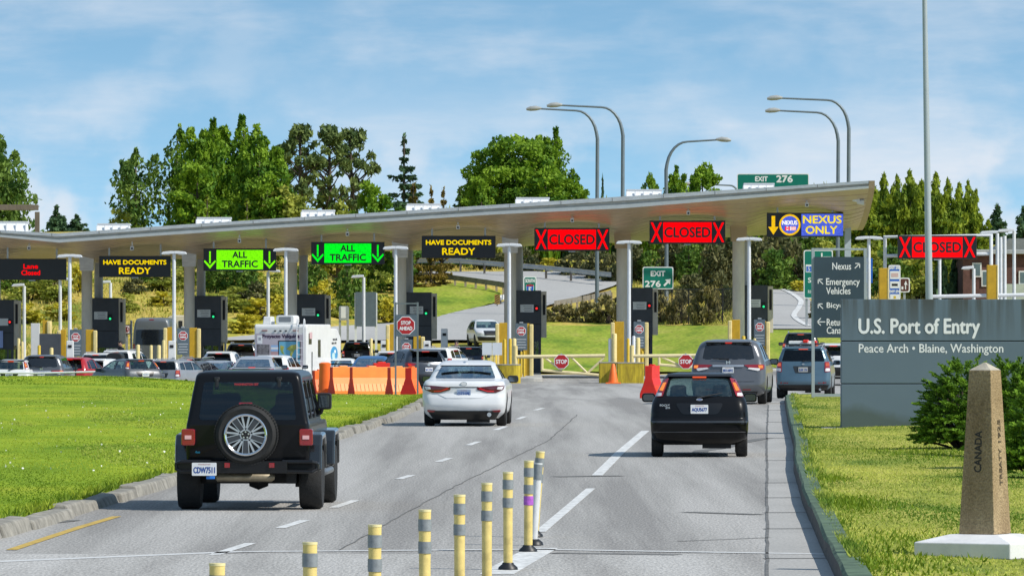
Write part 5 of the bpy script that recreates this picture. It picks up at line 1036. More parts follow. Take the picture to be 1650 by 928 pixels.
queue('cross', 214, 322, .30, wht, 'crossover_car', 'white crossover behind the turned grey hatchback, right of the roof box', 'car', .92)
queue('suv', 303, 326, .30, dgr, 'estate_car', 'dark estate car behind the silver saloon, below the third booth', 'car', .9)
queue('fast', 661, 300, .10, sil, 'saloon_car', 'silver saloon behind the gunmetal crossover, under the Stop Ahead sign', 'car')
t = thing('traffic_drum', 'orange channelizer drum with white reflective bands at the barrier row', 'drum', (PX(523.5, 247), 247, float(pave(PX(523.5, 247), 247))))
m = MB(orange); m.lathe([(.30, 0), (.30, .08), (.24, .09), (.20, .95), (.22, 1.12), (.12, 1.16)], (0, 0, 0), 18); m.build('body', parent=t, smooth=35)
for z in (.36, .70): m = MB(whitelet); m.lathe([(.232-.045*z, z), (.226-.045*z, z+.17)], (0, 0, 0), 18); m.build('reflective_band', parent=t, smooth=40)
t = thing('traffic_cone', 'orange traffic cone leaning on the stained yellow blocks', 'cone', (PX(988, 321.5), 321.5, float(pave(4.8, 321.5))))
m = MB(orange); m.lathe([(.24, .05), (.09, .88), (.06, .93), (.02, .94)], (0, 0, 0), 20); m.build('cone_body', parent=t, smooth=40); m = MB(orange); m.box((0, 0, .03), (.72, .72, .06)); m.build('base', parent=t, bevel=.02)
# ---------------------------------------------------------------- people at the booths
def person(px, Y, z0, lean, label, hgt=1.78, face=0):
    V = [(0, 0, .95), (0, .0, 1.15), (0, -.02, 1.36), (0, 0, 1.47), (0, -.02, 1.56), (0, -.02, 1.68)]; r = [.145, .135, .15, .055, .085, .09]; E = [(0, 1), (1, 2), (2, 3), (3, 4), (4, 5)]
    def ch(pts, rr, root):
        for p, q in zip(pts, rr): V.append(p); r.append(q); E.append((root, len(V)-1)); root = len(V)-1
        return root
    for s in (-1, 1):
        ch([(s*.10, 0, .86), (s*.11, -.01, .48), (s*.115, .02, .09), (s*.12, -.13, .04)], [.095, .062, .045, .035], 0)
        h_ = ch([(s*.19, -.01, 1.39), (s*.24, .0, 1.12), (s*.23, -.16, .93), (s*.225, -.22, .88)], [.06, .046, .036, .034], 2)
        for q in range(4): ch([(s*.225+(q-1.5)*.018, -.26, .86), (s*.225+(q-1.5)*.019, -.29-.008*(q in (1, 2)), .825)], [.009, .008], h_)
        ch([(s*.185, -.24, .86), (s*.175, -.26, .84)], [.010, .009], h_)
    ch([(0, -.115, 1.62)], [.016], 4)
    for s in (-1, 1): ch([(s*.09, -.01, 1.62)], [.014], 4)
    me = bpy.data.meshes.new('person'); me.from_pydata(V, E, []); o = bpy.data.objects.new('person', me); col.objects.link(o)
    md = o.modifiers.new('skin', 'SKIN'); bm = bmesh.new(); bm.from_mesh(me); sl_ = bm.verts.layers.skin.verify()
    for v, q in zip(bm.verts, r): v[sl_].radius = (q, q*.85)
    bm.verts.ensure_lookup_table(); bm.verts[0][sl_].use_root = True; bm.to_mesh(me); bm.free()
    o.modifiers.new('sub', 'SUBSURF').render_levels = 2; o.modifiers['sub'].levels = 2
    dg = bpy.context.evaluated_depsgraph_get(); dg.update(); m2 = bpy.data.meshes.new_from_object(o.evaluated_get(dg)); o.modifiers.clear(); o.data = m2
    for k in (M('uniform_navy', (.014, .016, .022), .8, var=.2), M('skin_tone', (.38, .22, .16), .55, var=.05)):
        if k.name not in [q.name for q in m2.materials if q]: m2.materials.append(k)
    for p in m2.polygons:
        c = p.center; p.material_index = 1 if (c.z > 1.50 or (c.z < .92 and c.y < -.18 and c.z > .7)) else 0
    m2.shade_smooth()
    hair = MB(M('dark_hair', (.015, .012, .010), .7)); hair.lathe([(.03, .0), (.095, .03), (.100, .08), (.075, .125), (.02, .14)], (0, .012, 1.615), 14); hair.build('hair', parent=o, smooth=50)
    o.location = (PX(px, Y), Y, z0); o.rotation_euler = (0, lean, face); s = hgt/1.76; o.scale = (s, s, s); tag(o, label, 'person'); return o
person(718, 337, -.85, .35, 'person in dark clothes leaning toward a car window beside the white estate car', 1.9, .5)
person(194, 347, -.95, .0, 'person in dark clothes standing by the booth left of the high-roof van', 1.85, -.6)
# ---------------------------------------------------------------- trees and shrubs: leaf-sized faces spread through the crown, on trunks with limbs
def leaf_mat(key, dk, lt, tr=.35):
    m = bpy.data.materials.new(key); m.use_nodes = True; N = m.node_tree.nodes; L = m.node_tree.links; b = N['Principled BSDF']; b.inputs['Roughness'].default_value = .65; b.inputs['Specular IOR Level'].default_value = .25
    a = N.new('ShaderNodeVertexColor'); a.layer_name = 'tone'; s_ = N.new('ShaderNodeSeparateColor'); x = N.new('ShaderNodeMix'); x.data_type = 'RGBA'
    x.inputs[6].default_value = (*dk, 1); x.inputs[7].default_value = (*lt, 1); L.new(a.outputs['Color'], s_.inputs[0]); L.new(s_.outputs[0], x.inputs[0])
    t = N.new('ShaderNodeBsdfTranslucent'); mx = N.new('ShaderNodeMixShader'); mx.inputs[0].default_value = tr
    L.new(x.outputs[2], b.inputs['Base Color']); L.new(x.outputs[2], t.inputs['Color']); L.new(b.outputs[0], mx.inputs[1]); L.new(t.outputs[0], mx.inputs[2]); L.new(mx.outputs[0], N['Material Output'].inputs['Surface'])
    MATS[key] = m; return m
m_bark = M('bark', (.085, .065, .05), .95, var=.35, vs=5, bump=.5); m_barkp = M('bark_pale', (.20, .17, .14), .95, var=.35, vs=5)
LM = {'broad': leaf_mat('leaf_broad', (.06, .16, .012), (.27, .42, .03)), 'poplar': leaf_mat('leaf_poplar', (.06, .14, .028), (.22, .33, .06)), 'yellow': leaf_mat('leaf_yellowgreen', (.075, .15, .014), (.36, .44, .04)),
      'spruce': leaf_mat('leaf_spruce', (.03, .075, .04), (.11, .20, .085), .2), 'pine': leaf_mat('leaf_pine', (.06, .11, .035), (.22, .28, .08), .25), 'young': leaf_mat('leaf_young_fir', (.05, .13, .020), (.21, .32, .05), .25),
      'brush': leaf_mat('leaf_brush', (.055, .075, .03), (.19, .18, .07), .2), 'olive': leaf_mat('leaf_olive', (.15, .20, .025), (.46, .48, .08), .3), 'gold': leaf_mat('leaf_gold', (.30, .28, .02), (.72, .62, .06), .3),
      'rust': leaf_mat('leaf_rust', (.12, .10, .02), (.34, .24, .045), .25), 'hedge': leaf_mat('leaf_hedge', (.085, .08, .03), (.29, .25, .09), .25), 'cedar': leaf_mat('leaf_cedar', (.02, .075, .008), (.24, .42, .03), .25)}
def leaves(name, C, size, tone, mat, parent=None, asp=1.6, up=.0, droop=None):
    n = len(C); C = np.asarray(C, float); N_ = rng.normal(size=(n, 3)); N_[:, 2] += up; N_ /= np.linalg.norm(N_, axis=1)[:, None]
    A = rng.normal(size=(n, 3)) if droop is None else droop+rng.normal(size=(n, 3))*.35
    A -= N_*(A*N_).sum(1)[:, None]; A /= np.linalg.norm(A, axis=1)[:, None]+1e-9; B = np.cross(N_, A)
    s = (np.asarray(size)*rng.uniform(.6, 1.4, n))[:, None]; a = A*s*asp/2; b = B*s/2
    V = np.stack([C-a, C-a*.1+b, C+a, C-a*.1-b], 1).reshape(-1, 3).astype(np.float32)
    me = bpy.data.meshes.new(name); me.vertices.add(4*n); me.vertices.foreach_set('co', V.ravel()); me.loops.add(4*n); me.loops.foreach_set('vertex_index', np.arange(4*n, dtype=np.int32))
    me.polygons.add(n); me.polygons.foreach_set('loop_start', np.arange(0, 4*n, 4, dtype=np.int32)); me.update(calc_edges=True)
    ca = me.color_attributes.new('tone', 'FLOAT_COLOR', 'POINT'); t = np.clip(np.asarray(tone)+rng.normal(size=n)*.13, 0, 1); t = np.repeat(t, 4); ca.data.foreach_set('color', np.stack([t, t, t, np.ones_like(t)], 1).ravel().astype(np.float32))
    me.materials.append(mat); o = bpy.data.objects.new(name, me); col.objects.link(o); o.parent = parent; return o
def clumped(cent, per, rad, tones):
    C = []; T = []
    for c, r, t in zip(cent, rad, tones):
        k = max(4, int(per*(r**2))); p = rng.normal(size=(k, 3)); p *= (rng.uniform(.25, 1, k)**.5/np.linalg.norm(p, axis=1)*r)[:, None]; C.append(np.asarray(c)+p*(1, 1, .75)); T.append(np.full(k, t))
    return np.concatenate(C), np.concatenate(T)
def trunk_limbs(parent, h, r, tips, mat, lean=0):
    m = MB(mat); pts = [(lean*t*t, .12*math.sin(t*5), h*t) for t in np.linspace(0, 1, 7)]; m.tube(pts, list(np.linspace(r, r*.18, 7)), 8)
    for q in tips:
        t = min(.95, max(.12, (q[2]-math.hypot(q[0], q[1])*.7)/h)); p0 = Vector((lean*t*t, .12*math.sin(t*5), h*t)); p1 = Vector(q); mid = p0.lerp(p1, .5)+Vector((0, 0, -.06*(p1-p0).length))
        rr = r*(1-t)*.42+.02; m.tube([p0, mid, p1], [rr, rr*.6, rr*.2], 5)
    return m.build('trunk', parent=parent, smooth=50)
def broad(root, h, w, key, n=70, per=260, ls=.22, fr=.15, bark=None, shape=1.):
    cent = []; 
    while len(cent) < n:
        u = rng.uniform(-1, 1, 3); z = (u[2]+1)/2; env = math.sin(math.pi*min(1, (z*.86+.12))**shape)**.6
        rad = math.hypot(u[0], u[1])
        if .30 < rad < env*1.02 or (rad < .3 and z > .8): cent.append((u[0]*w/2*.92, u[1]*w/2*.92, h*(fr+(1-fr)*z*.95)))
    ang = [rng.uniform(.62, 1.25)*w*.105 for _ in cent]; C, T = clumped(cent, per, ang, rng.uniform(.1, .95, n))
    trunk_limbs(root, h*.86, w*.03+.08, [c for c in cent[::3]], bark or m_bark); leaves('crown', C, ls, T, LM[key], root, up=.4)
def poplar(root, h, w, key, spires=5, per=1, ls=.19, lean=0, rk=.26):
    C = []; T = []; tips = []
    for s in range(spires):
        a = rng.uniform(0, 6.28); d = w*.30*math.sqrt(rng.uniform(0, 1)) if s else 0; hh = h*(1 if s == 0 else rng.uniform(.62, .95)); x0, y0 = math.cos(a)*d, math.sin(a)*d
        k = int(hh*105*per); z = rng.uniform(.03, 1, k)**.9; rr = w*rk*np.sin(np.pi*np.clip(z*.86+.12, 0, 1))**.8*(1+.35*np.sin(z*23+a)+.2*np.sin(z*51+s))
        q = rng.uniform(0, 6.28, k); r = rr*np.sqrt(rng.uniform(.05, 1, k)); ln = lean*z*z*h
        # upswept sprays: gather leaves around discrete branchlets
        br = np.floor(z*hh*1.5); q = q*.35+(br*2.4 % 6.28)+rng.integers(0, 3, k)*2.1
        C.append(np.stack([x0*(.5+.8*z)+r*np.cos(q)+ln, y0*(.5+.8*z)+r*np.sin(q), hh*z], 1)); T.append(.5+.42*np.sin(br*1.7+s*2)); tips.append((x0*.9, y0*.9, hh*.8))
    trunk_limbs(root, h*.9, .12+w*.02, tips, m_barkp); leaves('crown', np.concatenate(C), ls, np.concatenate(T), LM[key], root, asp=2.0, droop=np.array([0, 0, .9]))
def spruce(root, h, w, key='spruce', tiers=17, ls=.17, dens=1.5, fr=.06):
    C = []; T = []; D = []; tips = []
    for i in range(tiers):
        t = i/(tiers-1); z = h*(fr+(1-fr-.03)*t); L_ = w/2*(1-t)**.85*rng.uniform(.75, 1.1)+.12; nb = int(8-4*t)
        for b in range(nb):
            a = rng.uniform(0, 6.28); l = L_*rng.uniform(.65, 1.12); k = int(26*dens*l/1.0)+8; s = rng.uniform(.05, 1, k); side = rng.normal(size=k)*.16*(1.15-s)*l
            dz = -.22*l*s+.16*l*s*s*(1+t)-np.abs(rng.normal(size=k))*.14
            C.append(np.stack([math.cos(a)*s*l-math.sin(a)*side, math.sin(a)*s*l+math.cos(a)*side, z+dz], 1)); T.append(np.full(k, rng.uniform(.15, .9))); D.append(np.tile([math.cos(a), math.sin(a), -.25], (k, 1)))
            if b < 3: tips.append((math.cos(a)*l*.8, math.sin(a)*l*.8, z-.1*l))
    k = 20; C.append(np.stack([rng.normal(size=k)*.07, rng.normal(size=k)*.07, h*rng.uniform(.93, 1.02, k)], 1)); T.append(np.full(k, .5)); D.append(np.tile([0, 0, 1.], (k, 1)))
    trunk_limbs(root, h, .10+h*.012, tips, m_bark); leaves('crown', np.concatenate(C), ls, np.concatenate(T), LM[key], root, asp=2.2, droop=np.concatenate(D))
def pine(root, h, w, key='pine', n=50, ls=.15, bare=.34):
    cent = []; rad = []
    for i in range(n):
        t = rng.uniform(bare, 1)**.85; a = rng.uniform(0, 6.28); l = w/2*(.35+.75*math.sin(math.pi*min(1, (t-bare)/(1-bare)*.75+.2)))*rng.uniform(.25, 1.1); cent.append((math.cos(a)*l, math.sin(a)*l, h*t+.15*l)); rad.append(rng.uniform(.16, .40))
    cent.append((0, 0, h)); rad.append(.42); C, T = clumped(cent, 420, rad, rng.uniform(.1, .9, n+1)); trunk_limbs(root, h, .16+h*.008, cent, m_bark, .2); leaves('crown', C, ls, T, LM[key], root, asp=2.4, droop=np.array([0, 0, .6]))
def shrub(root, h, w, key, n=30, per=190, ls=.15, asp=1.7):
    cent = []; rad = []
    for i in range(n):
        a = rng.uniform(0, 6.28); r = math.sqrt(rng.uniform(0, 1)); z = rng.uniform(.12, 1)*math.sqrt(max(0, 1-r*r*.85)); cent.append((math.cos(a)*r*w*.42, math.sin(a)*r*w*.42, h*.9*z)); rad.append(rng.uniform(.6, 1.25)*min(h, w)*.19)
    C, T = clumped(cent, per/max(.3, min(h, w)*.2)**.6, rad, rng.uniform(.08, .95, n)); m = MB(m_bark)
    for c in cent[:9]: m.tube([(0, 0, -.1), (c[0]*.4, c[1]*.4, c[2]*.5), c], [.05, .03, .012], 5)
    m.build('stem', parent=root); leaves('foliage', C, ls, T, LM[key], root, asp=asp, up=.3)
TP = {}
def plant(kind, var, px, top, Y, wpx, name, label, cat, group, base=None, sink=.15):
    """kind/var picks a prototype; it stands on the ground at depth Y with its tip at row top."""
    x = PX(px, Y); z0 = float(terrain(x, Y))-sink if base is None else base; H = max(1.0, PZ(top, Y)-z0); W = wpx*Y/11000
    key = (kind, var)
    if key not in TP:
        o = thing(name, label, cat, (x, Y, z0), 0, group); st = rng.bit_generator.state
        {'broad': lambda: broad(o, H, W, var.split('_')[0], n=120 if W > 3 else 64, ls=.21), 'poplar': lambda: poplar(o, H, W, var.split('_')[0], *((9, 1.15, .19, 0, .17) if 'multi' in var else (5, .62, .18, .02, .19) if 'loose' in var else (4, 1.0))), 'spruce': lambda: spruce(o, H, W, var.split('_')[0], tiers=max(10, int(H*1.7))), 'pine': lambda: pine(o, H, W), 'shrub': lambda: shrub(o, H, W, var.split('_')[0])}[kind]()
        TP[key] = (o, H, W)
    else:
        s, h0, w0 = TP[key]; o = copy_tree(s); o.name = name; o.location = (x, Y, z0); o.rotation_euler.z = random.uniform(0, 6.28); o.scale = (W/w0, W/w0, H/h0); tag(o, label, cat, group)
    return o
GT = 'trees on the hill behind the canopy'
for a in (
    ('poplar', 'poplar_multi', -2, 219, 452, 210, 'evergreen_tree', 'large dark evergreen tree at the far left edge'),
    ('spruce', 'spruce', 91, 333, 560, 60, 'fir_tree', 'small dark fir just right of the timber frame, far left'),
    ('spruce', 'spruce', 124, 347, 560, 56, 'fir_tree', 'shortest hazy fir between the two left skylights'),
    ('poplar', 'poplar', 219, 240, 470, 96, 'poplar_tree', 'narrow poplar left of the tall leaning poplar'),
    ('shrub', 'olive', 192, 325, 455, 50, 'leafy_bush', 'low leafy bush at the foot of the narrow left poplar'),
    ('poplar', 'poplar_loose', 286, 201, 470, 135, 'poplar_tree', 'tall loose poplar with sky showing through, left of the dense green group'),
    ('poplar', 'broad_multi', 344, 192, 452, 170, 'poplar_tree', 'dense bright poplar with the left twin spire'),
    ('poplar', 'broad_multi', 390, 187, 456, 175, 'poplar_tree', 'dense bright poplar with the tallest central spire'),
    ('poplar', 'broad_multi', 420, 222, 448, 150, 'poplar_tree', 'dense bright poplar at the right flank of the group'),
    ('broad', 'broad', 318, 262, 444, 104, 'leafy_tree', 'round bright green tree in front of the dense poplars'),
    ('broad', 'broad', 428, 278, 446, 90, 'leafy_tree', 'round green tree between poplars and ragged pines'),
    ('spruce', 'yellow', 334, 318, 430, 50, 'conifer', 'small yellow-green conifer in front of the poplars, left'), ('spruce', 'yellow', 398, 324, 430, 50, 'conifer', 'small yellow-green conifer in front of the poplars, right'),
    ('pine', 'pine', 452, 240, 470, 70, 'pine_tree', 'thin ragged pine, left of the four pines'), ('pine', 'pine', 482, 209, 466, 88, 'pine_tree', 'broad ragged pine with a flat top'),
    ('pine', 'pine', 533, 211, 468, 90, 'pine_tree', 'ragged pine with a bare trunk against the sky'), ('pine', 'pine', 566, 216, 472, 80, 'pine_tree', 'ragged pine leaning at the right of the pines'),
    ('broad', 'olive', 462, 300, 446, 100, 'leafy_tree', 'olive green tree below the ragged pines'), ('broad', 'olive', 545, 322, 444, 70, 'leafy_tree', 'small olive tree behind the right green lane sign'),
    ('broad', 'broad', 602, 292, 448, 84, 'leafy_tree', 'bright young tree between pines and the lone spruce'), ('shrub', 'yellow', 575, 324, 436, 40, 'leafy_bush', 'yellow-green bush left of the bright young tree'),
    ('spruce', 'spruce_lone', 651, 220, 470, 118, 'spruce_tree', 'lone layered spruce standing free against the sky'), ('spruce', 'rust', 666, 298, 450, 70, 'conifer', 'rust tinted conifer in front of the lone spruce'),
    ('spruce', 'rust', 695, 302, 450, 46, 'conifer', 'thin rust tinted conifer right of the lone spruce'), ('spruce', 'rust', 714, 305, 452, 44, 'conifer', 'smallest rust tinted conifer right of the lone spruce'),
    ('spruce', 'young', 741, 304, 500, 66, 'conifer', 'young green fir left of the big leafy tree'), ('broad', 'young_low', 640, 326, 446, 70, 'leafy_tree', 'low green tree under the lone spruce'),
    ('broad', 'broad_big', 826, 203, 506, 165, 'leafy_tree', 'big bright leafy tree in the middle of the hill'), ('poplar', 'broad_multi', 896, 206, 510, 150, 'leafy_tree', 'bright pointed tree joined to the big leafy tree'),
    ('broad', 'broad', 880, 268, 500, 104, 'leafy_tree', 'round bright tree right below the pointed tree'), ('broad', 'broad', 925, 290, 502, 70, 'leafy_tree', 'small bright tree left of the twin street lamps'), ('broad', 'broad', 776, 285, 500, 70, 'leafy_tree', 'small bright tree left of the big leafy tree'),
    ('spruce', 'spruce', 971, 290, 600, 24, 'fir_tree', 'tiny bluish fir between the twin street lamp poles'),
    ('broad', 'broad', 1048, 279, 470, 40, 'leafy_tree', 'small tree left of the single street lamp'), ('poplar', 'broad_multi', 1090, 268, 466, 110, 'leafy_tree', 'pointed green tree right of the single street lamp'), ('broad', 'broad', 1132, 262, 470, 76, 'leafy_tree', 'round green tree left of the green Exit 276 panel'),
    ('spruce', 'spruce', 1607, 332, 520, 70, 'fir_tree', 'dark layered fir at the right, above the brick building'), ('spruce', 'spruce', 1650, 336, 500, 70, 'fir_tree', 'dark fir at the right edge of the picture')):
    plant(*a, 'tree', GT)
for i, (px, top, w_) in enumerate(((1408, 300, 46), (1424, 281, 34), (1446, 284, 34), (1466, 276, 36), (1484, 292, 34), (1508, 280, 36), (1528, 290, 34), (1546, 296, 30), (1560, 292, 24), (1386, 320, 44), (1580, 345, 26))):
    plant('poplar', 'yellow_multi', px, top, 452+(i % 3)*6, w_*2.3, 'poplar_tree', ['broad yellow-green poplar at the canopy tip', 'yellow-green poplar just right of the canopy tip', 'yellow-green poplar midway between canopy tip and flagpole', 'tallest yellow-green poplar left of the flagpole', 'yellow-green poplar directly behind the flagpole', 'yellow-green poplar right of the flagpole', 'yellow-green poplar two right of the flagpole', 'yellow-green poplar with a bent tip near the row end', 'slim poplar closing the row on the right', 'short yellow-green poplar behind the Nexus sign', 'lowest poplar left of the dark fir'][i], 'tree', 'row of yellow-green poplars on the right')
GS2 = 'bushes on the hillside seen under the canopy'
k_ = 0
def bush(var, px, bot, hpx, wpx, label, name='bush', kind='shrub', Y=None):
    h = hit(px, bot, 366) if Y is None else Vector((PX(px, Y), Y, float(terrain(PX(px, Y), Y))))
    plant(kind, var, px, HOR-(h.z-CH)*11000/h.y-hpx, h.y, wpx, name, label, 'bush', GS2)
B = [('olive', 'olive bush'), ('young', 'green bush'), ('brush', 'dark tangled bush'), ('gold', 'golden bush'), ('hedge', 'brown hedge bush')]
spots = [
 # left hill
 (1, 12, 470, 60, 70, 'under the Lane Closed sign at the left edge'), (0, 50, 482, 66, 70, 'under the Lane Closed sign, middle'), (0, 92, 486, 62, 56, 'behind the lamp left of the first column'), (2, 70, 462, 50, 60, 'high behind the Lane Closed sign'), (3, 126, 470, 48, 36, 'glowing between two columns at the left'), (3, 40, 520, 34, 60, 'low above the yellow posts at the left'), (0, 16, 505, 46, 50, 'beside the leftmost booth'), (3, 95, 515, 30, 50, 'low left of the first concrete column'),
 (1, 236, 455, 34, 60, 'high under the left Have Documents sign'), (0, 268, 468, 40, 60, 'behind the lamp right of the van'), (2, 215, 472, 26, 40, 'above the no pedestrians sign'), (0, 205, 502, 34, 40, 'right of the second booth'), (0, 300, 462, 40, 50, 'left of the third column'), (3, 262, 492, 24, 46, 'pale gold above the high-roof van'),
 (1, 350, 470, 56, 60, 'below the yellow-green lane sign, left'), (1, 392, 472, 58, 56, 'below the yellow-green lane sign, middle'), (0, 380, 500, 44, 70, 'right of the third booth'), (2, 405, 497, 44, 60, 'dark middle bush right of the third booth'), (3, 418, 514, 36, 66, 'brightest golden bush left of the motorhome roof'), (3, 398, 535, 30, 60, 'golden bush above the black estate car'), (0, 440, 488, 54, 56, 'behind the lamp left of the fourth column'), (3, 452, 508, 36, 50, 'golden bush by the fourth column'),
 (1, 500, 470, 50, 60, 'left of the pure green lane sign'), (1, 560, 500, 70, 60, 'behind the small grey roadside sign'), (3, 520, 492, 44, 40, 'golden bush right of the fourth booth'), (0, 615, 515, 90, 50, 'tall bush right of the blank slate panel'), (0, 545, 512, 34, 50, 'low bush at the small grey roadside sign'), (1, 598, 470, 60, 60, 'behind the lamp at the blank slate panel'), (3, 624, 520, 44, 36, 'golden bush left of the fifth column'),
 # above the ramp
 (1, 690, 428, 26, 60, 'right above the guardrail, left end'), (1, 740, 429, 24, 60, 'above the guardrail behind the Have Documents sign'), (2, 790, 432, 34, 60, 'above the guardrail left of the sixth column'), (3, 885, 440, 26, 44, 'golden bush above the guardrail bend'), (2, 850, 438, 40, 50, 'right of the sixth column, above the rail'), (2, 925, 446, 44, 60, 'below the left Closed sign'), (2, 962, 452, 50, 56, 'behind the street lamp pole'), (2, 990, 456, 50, 44, 'left of the seventh column'),
 (4, 905, 517, 30, 60, 'low hedge below the ramp, left end'), (4, 945, 518, 36, 60, 'low hedge below the ramp, middle'), (4, 982, 520, 50, 60, 'low hedge left of the seventh column'), (4, 1065, 519, 48, 50, 'hedge under the Exit 276 arrow'), (4, 1100, 519, 58, 60, 'hedge right of the Exit 276 arrow'), (4, 1140, 520, 66, 60, 'tall brown hedge left of the minivan booth'), (2, 1165, 500, 66, 50, 'dark hedge left of the last column'), (2, 1115, 486, 46, 60, 'dark hedge behind the chain-link fence'), (2, 1062, 478, 36, 40, 'dark hedge behind the Exit 276 arrow'),
 (1, 1045, 452, 50, 46, 'green bush left of the Exit 276 arrow'), (1, 1112, 460, 70, 50, 'feathery green bush right of the Exit 276 arrow'), (2, 1150, 462, 76, 60, 'dark thicket behind the right Closed sign'),
 (2, 1215, 465, 80, 70, 'dark thicket right of the last column'), (2, 1085, 450, 66, 70, 'dark thicket above the Exit 276 arrow'), (1, 1128, 446, 74, 66, 'high green thicket behind the last column'), (2, 1188, 452, 86, 80, 'high dark thicket left of the Nexus sign'), (2, 1248, 452, 84, 80, 'high dark thicket under the Nexus sign'), (1, 1300, 448, 80, 80, 'high green thicket behind the green guide sign'), (1, 1345, 450, 84, 70, 'green thicket filling the gap right of the direction board'), (2, 1020, 452, 60, 66, 'dark thicket behind the seventh column'), (1, 1250, 468, 70, 70, 'green thicket below the Nexus sign'), (2, 1285, 466, 84, 60, 'dark thicket left of the direction board'), (3, 1288, 472, 22, 40, 'golden scrub beside the ramp signs'), (4, 1318, 516, 40, 36, 'brown scrub beside the right ramp'), (0, 1325, 462, 90, 60, 'olive thicket behind the direction board'),
 (0, 1395, 470, 92, 70, 'olive thicket behind the blue panels'), (1, 1440, 476, 84, 80, 'green thicket behind the blue logo panel'), (0, 1480, 482, 84, 70, 'olive thicket left of the flagpole'), (0, 1550, 470, 90, 50, 'olive thicket left of the brick building')]
for b, px, bot, hp, wp, d in spots:
    lab = B[b][1]; lab = d if any(q in d for q in ('bush', 'hedge', 'thicket', 'scrub')) else lab+' '+d
    bush(B[b][0], px, bot, hp, wp, lab)
bush('spruce', 1515, 486, 86, 46, 'dark conical conifer right of the flagpole', 'conifer', 'spruce'); bush('spruce', 1538, 480, 72, 36, 'second dark conifer right of the flagpole', 'conifer', 'spruce')
bush('young', 560, 512, 96, 44, 'young layered pine behind the small grey roadside sign', 'conifer', 'spruce'); bush('young', 1110, 462, 66, 44, 'pale feathery fir right of the Exit 276 arrow', 'conifer', 'spruce'); bush('young', 640, 470, 60, 50, 'young fir left of the fifth column', 'conifer', 'spruce')
for i, px in enumerate(range(430, 1400, 29)):
    plant(*(('broad', 'broad_back') if i % 3 == 0 else ('broad', 'olive_back') if i % 3 == 1 else ('spruce', 'spruce')), px+random.uniform(-8, 8), 372-(px-430)*.05+random.uniform(-6, 14), 482+random.uniform(-8, 12), 74 if i % 3 < 2 else 48, 'backdrop_tree', 'dense tree in the dark wood that closes the view under the canopy', 'tree', 'trees of the dark wood under the canopy')
# feathery evergreen bushes beside the obelisk
def yew(px, Y, top, wpx, label):
    x = PX(px, Y); z0 = .12; H = PZ(top, Y)-z0; W = wpx*Y/11000; o = thing('evergreen_bush', label, 'bush', (x, Y, z0), 0, 'feathery evergreen bushes by the entry wall')
    C = []; T = []; D = []; nb = int(330*W*H); m = MB(m_bark)
    for b in range(nb):
        a = rng.uniform(0, 6.28); u = math.sqrt(rng.uniform(.02, 1)); zz = rng.uniform(.10, 1)*math.sqrt(max(.02, 1-u**2.6)); d = np.array([math.cos(a)*(.3+u), math.sin(a)*(.3+u), .25+.9*zz]); d /= np.linalg.norm(d)
        p = np.array([math.cos(a)*u*W*.46, math.sin(a)*u*W*.46, H*(.06+.86*zz)]); l = rng.uniform(.16, .34); k = 52; s = rng.uniform(0, 1, k); sd = rng.normal(size=k)*.045*(1.1-s)
        e = np.cross(d, [0, 0, 1.]); e /= np.linalg.norm(e)+1e-6
        C.append(p+d*(s*l)[:, None]+e*sd[:, None]+np.array([0, 0, -1])*(.08*s*s)[:, None]); T.append(np.full(k, rng.uniform(.05, .75))+.25*s); D.append(np.tile(d, (k, 1))+e*np.sign(sd)[:, None]*.7)  # leaf tone rises to lighter tips, painting in the interior shading
        if b % 12 == 0: m.tube([(0, 0, -.1), tuple(p*.5), tuple(p)], [.03, .02, .008], 5)
    m.build('stem', parent=o); leaves('foliage', np.concatenate(C), .024, np.concatenate(T), LM['cedar'], o, asp=3.2, droop=np.concatenate(D))
yew(1556, 118, 576, 150, 'feathery evergreen bush left of the obelisk, against the wall'); yew(1640, 112, 572, 150, 'feathery evergreen bush directly behind the obelisk'); yew(1720, 104, 560, 190, 'feathery evergreen bush at the right edge behind the obelisk')
yew(1668, 98, 640, 84, 'yellowish low evergreen bush right of the obelisk')
# grass blades on the lawns, scrub grass on the hill
def blades(name, P3, h, w_, tone, mat, dry=False):
    n = len(P3); a = rng.uniform(0, 6.28, n); ln = rng.normal(size=(n, 2))*.45; hh = h*rng.uniform(.5, 1.3, n); ww = w_*rng.uniform(.6, 1.3, n)
    dx, dy = np.cos(a)*ww/2, np.sin(a)*ww/2; V = np.empty((n, 3, 3), np.float32)
    V[:, 0] = P3+np.stack([dx, dy, 0*dx], 1); V[:, 1] = P3-np.stack([dx, dy, 0*dx], 1); V[:, 2] = P3+np.stack([ln[:, 0]*hh, ln[:, 1]*hh, hh], 1)
    me = bpy.data.meshes.new(name); me.vertices.add(3*n); me.vertices.foreach_set('co', V.ravel()); me.loops.add(3*n); me.loops.foreach_set('vertex_index', np.arange(3*n, dtype=np.int32)); me.polygons.add(n); me.polygons.foreach_set('loop_start', np.arange(0, 3*n, 3, dtype=np.int32)); me.update(calc_edges=True)
    ca = me.color_attributes.new('tone', 'FLOAT_COLOR', 'POINT'); t = np.repeat(np.clip(tone+rng.normal(size=n)*.13, 0, 1), 3); ca.data.foreach_set('color', np.stack([t, t, t, np.ones_like(t)], 1).ravel().astype(np.float32)); me.materials.append(mat)
    o = bpy.data.objects.new(name, me); col.objects.link(o); o['kind'] = 'stuff'; return o
gl = leaf_mat('grass_bright', (.13, .22, .010), (.42, .48, .040), .3); gr = leaf_mat('grass_yellowish', (.11, .21, .015), (.54, .57, .11), .3); gd = leaf_mat('grass_dry', (.24, .28, .035), (.72, .56, .15), .25)
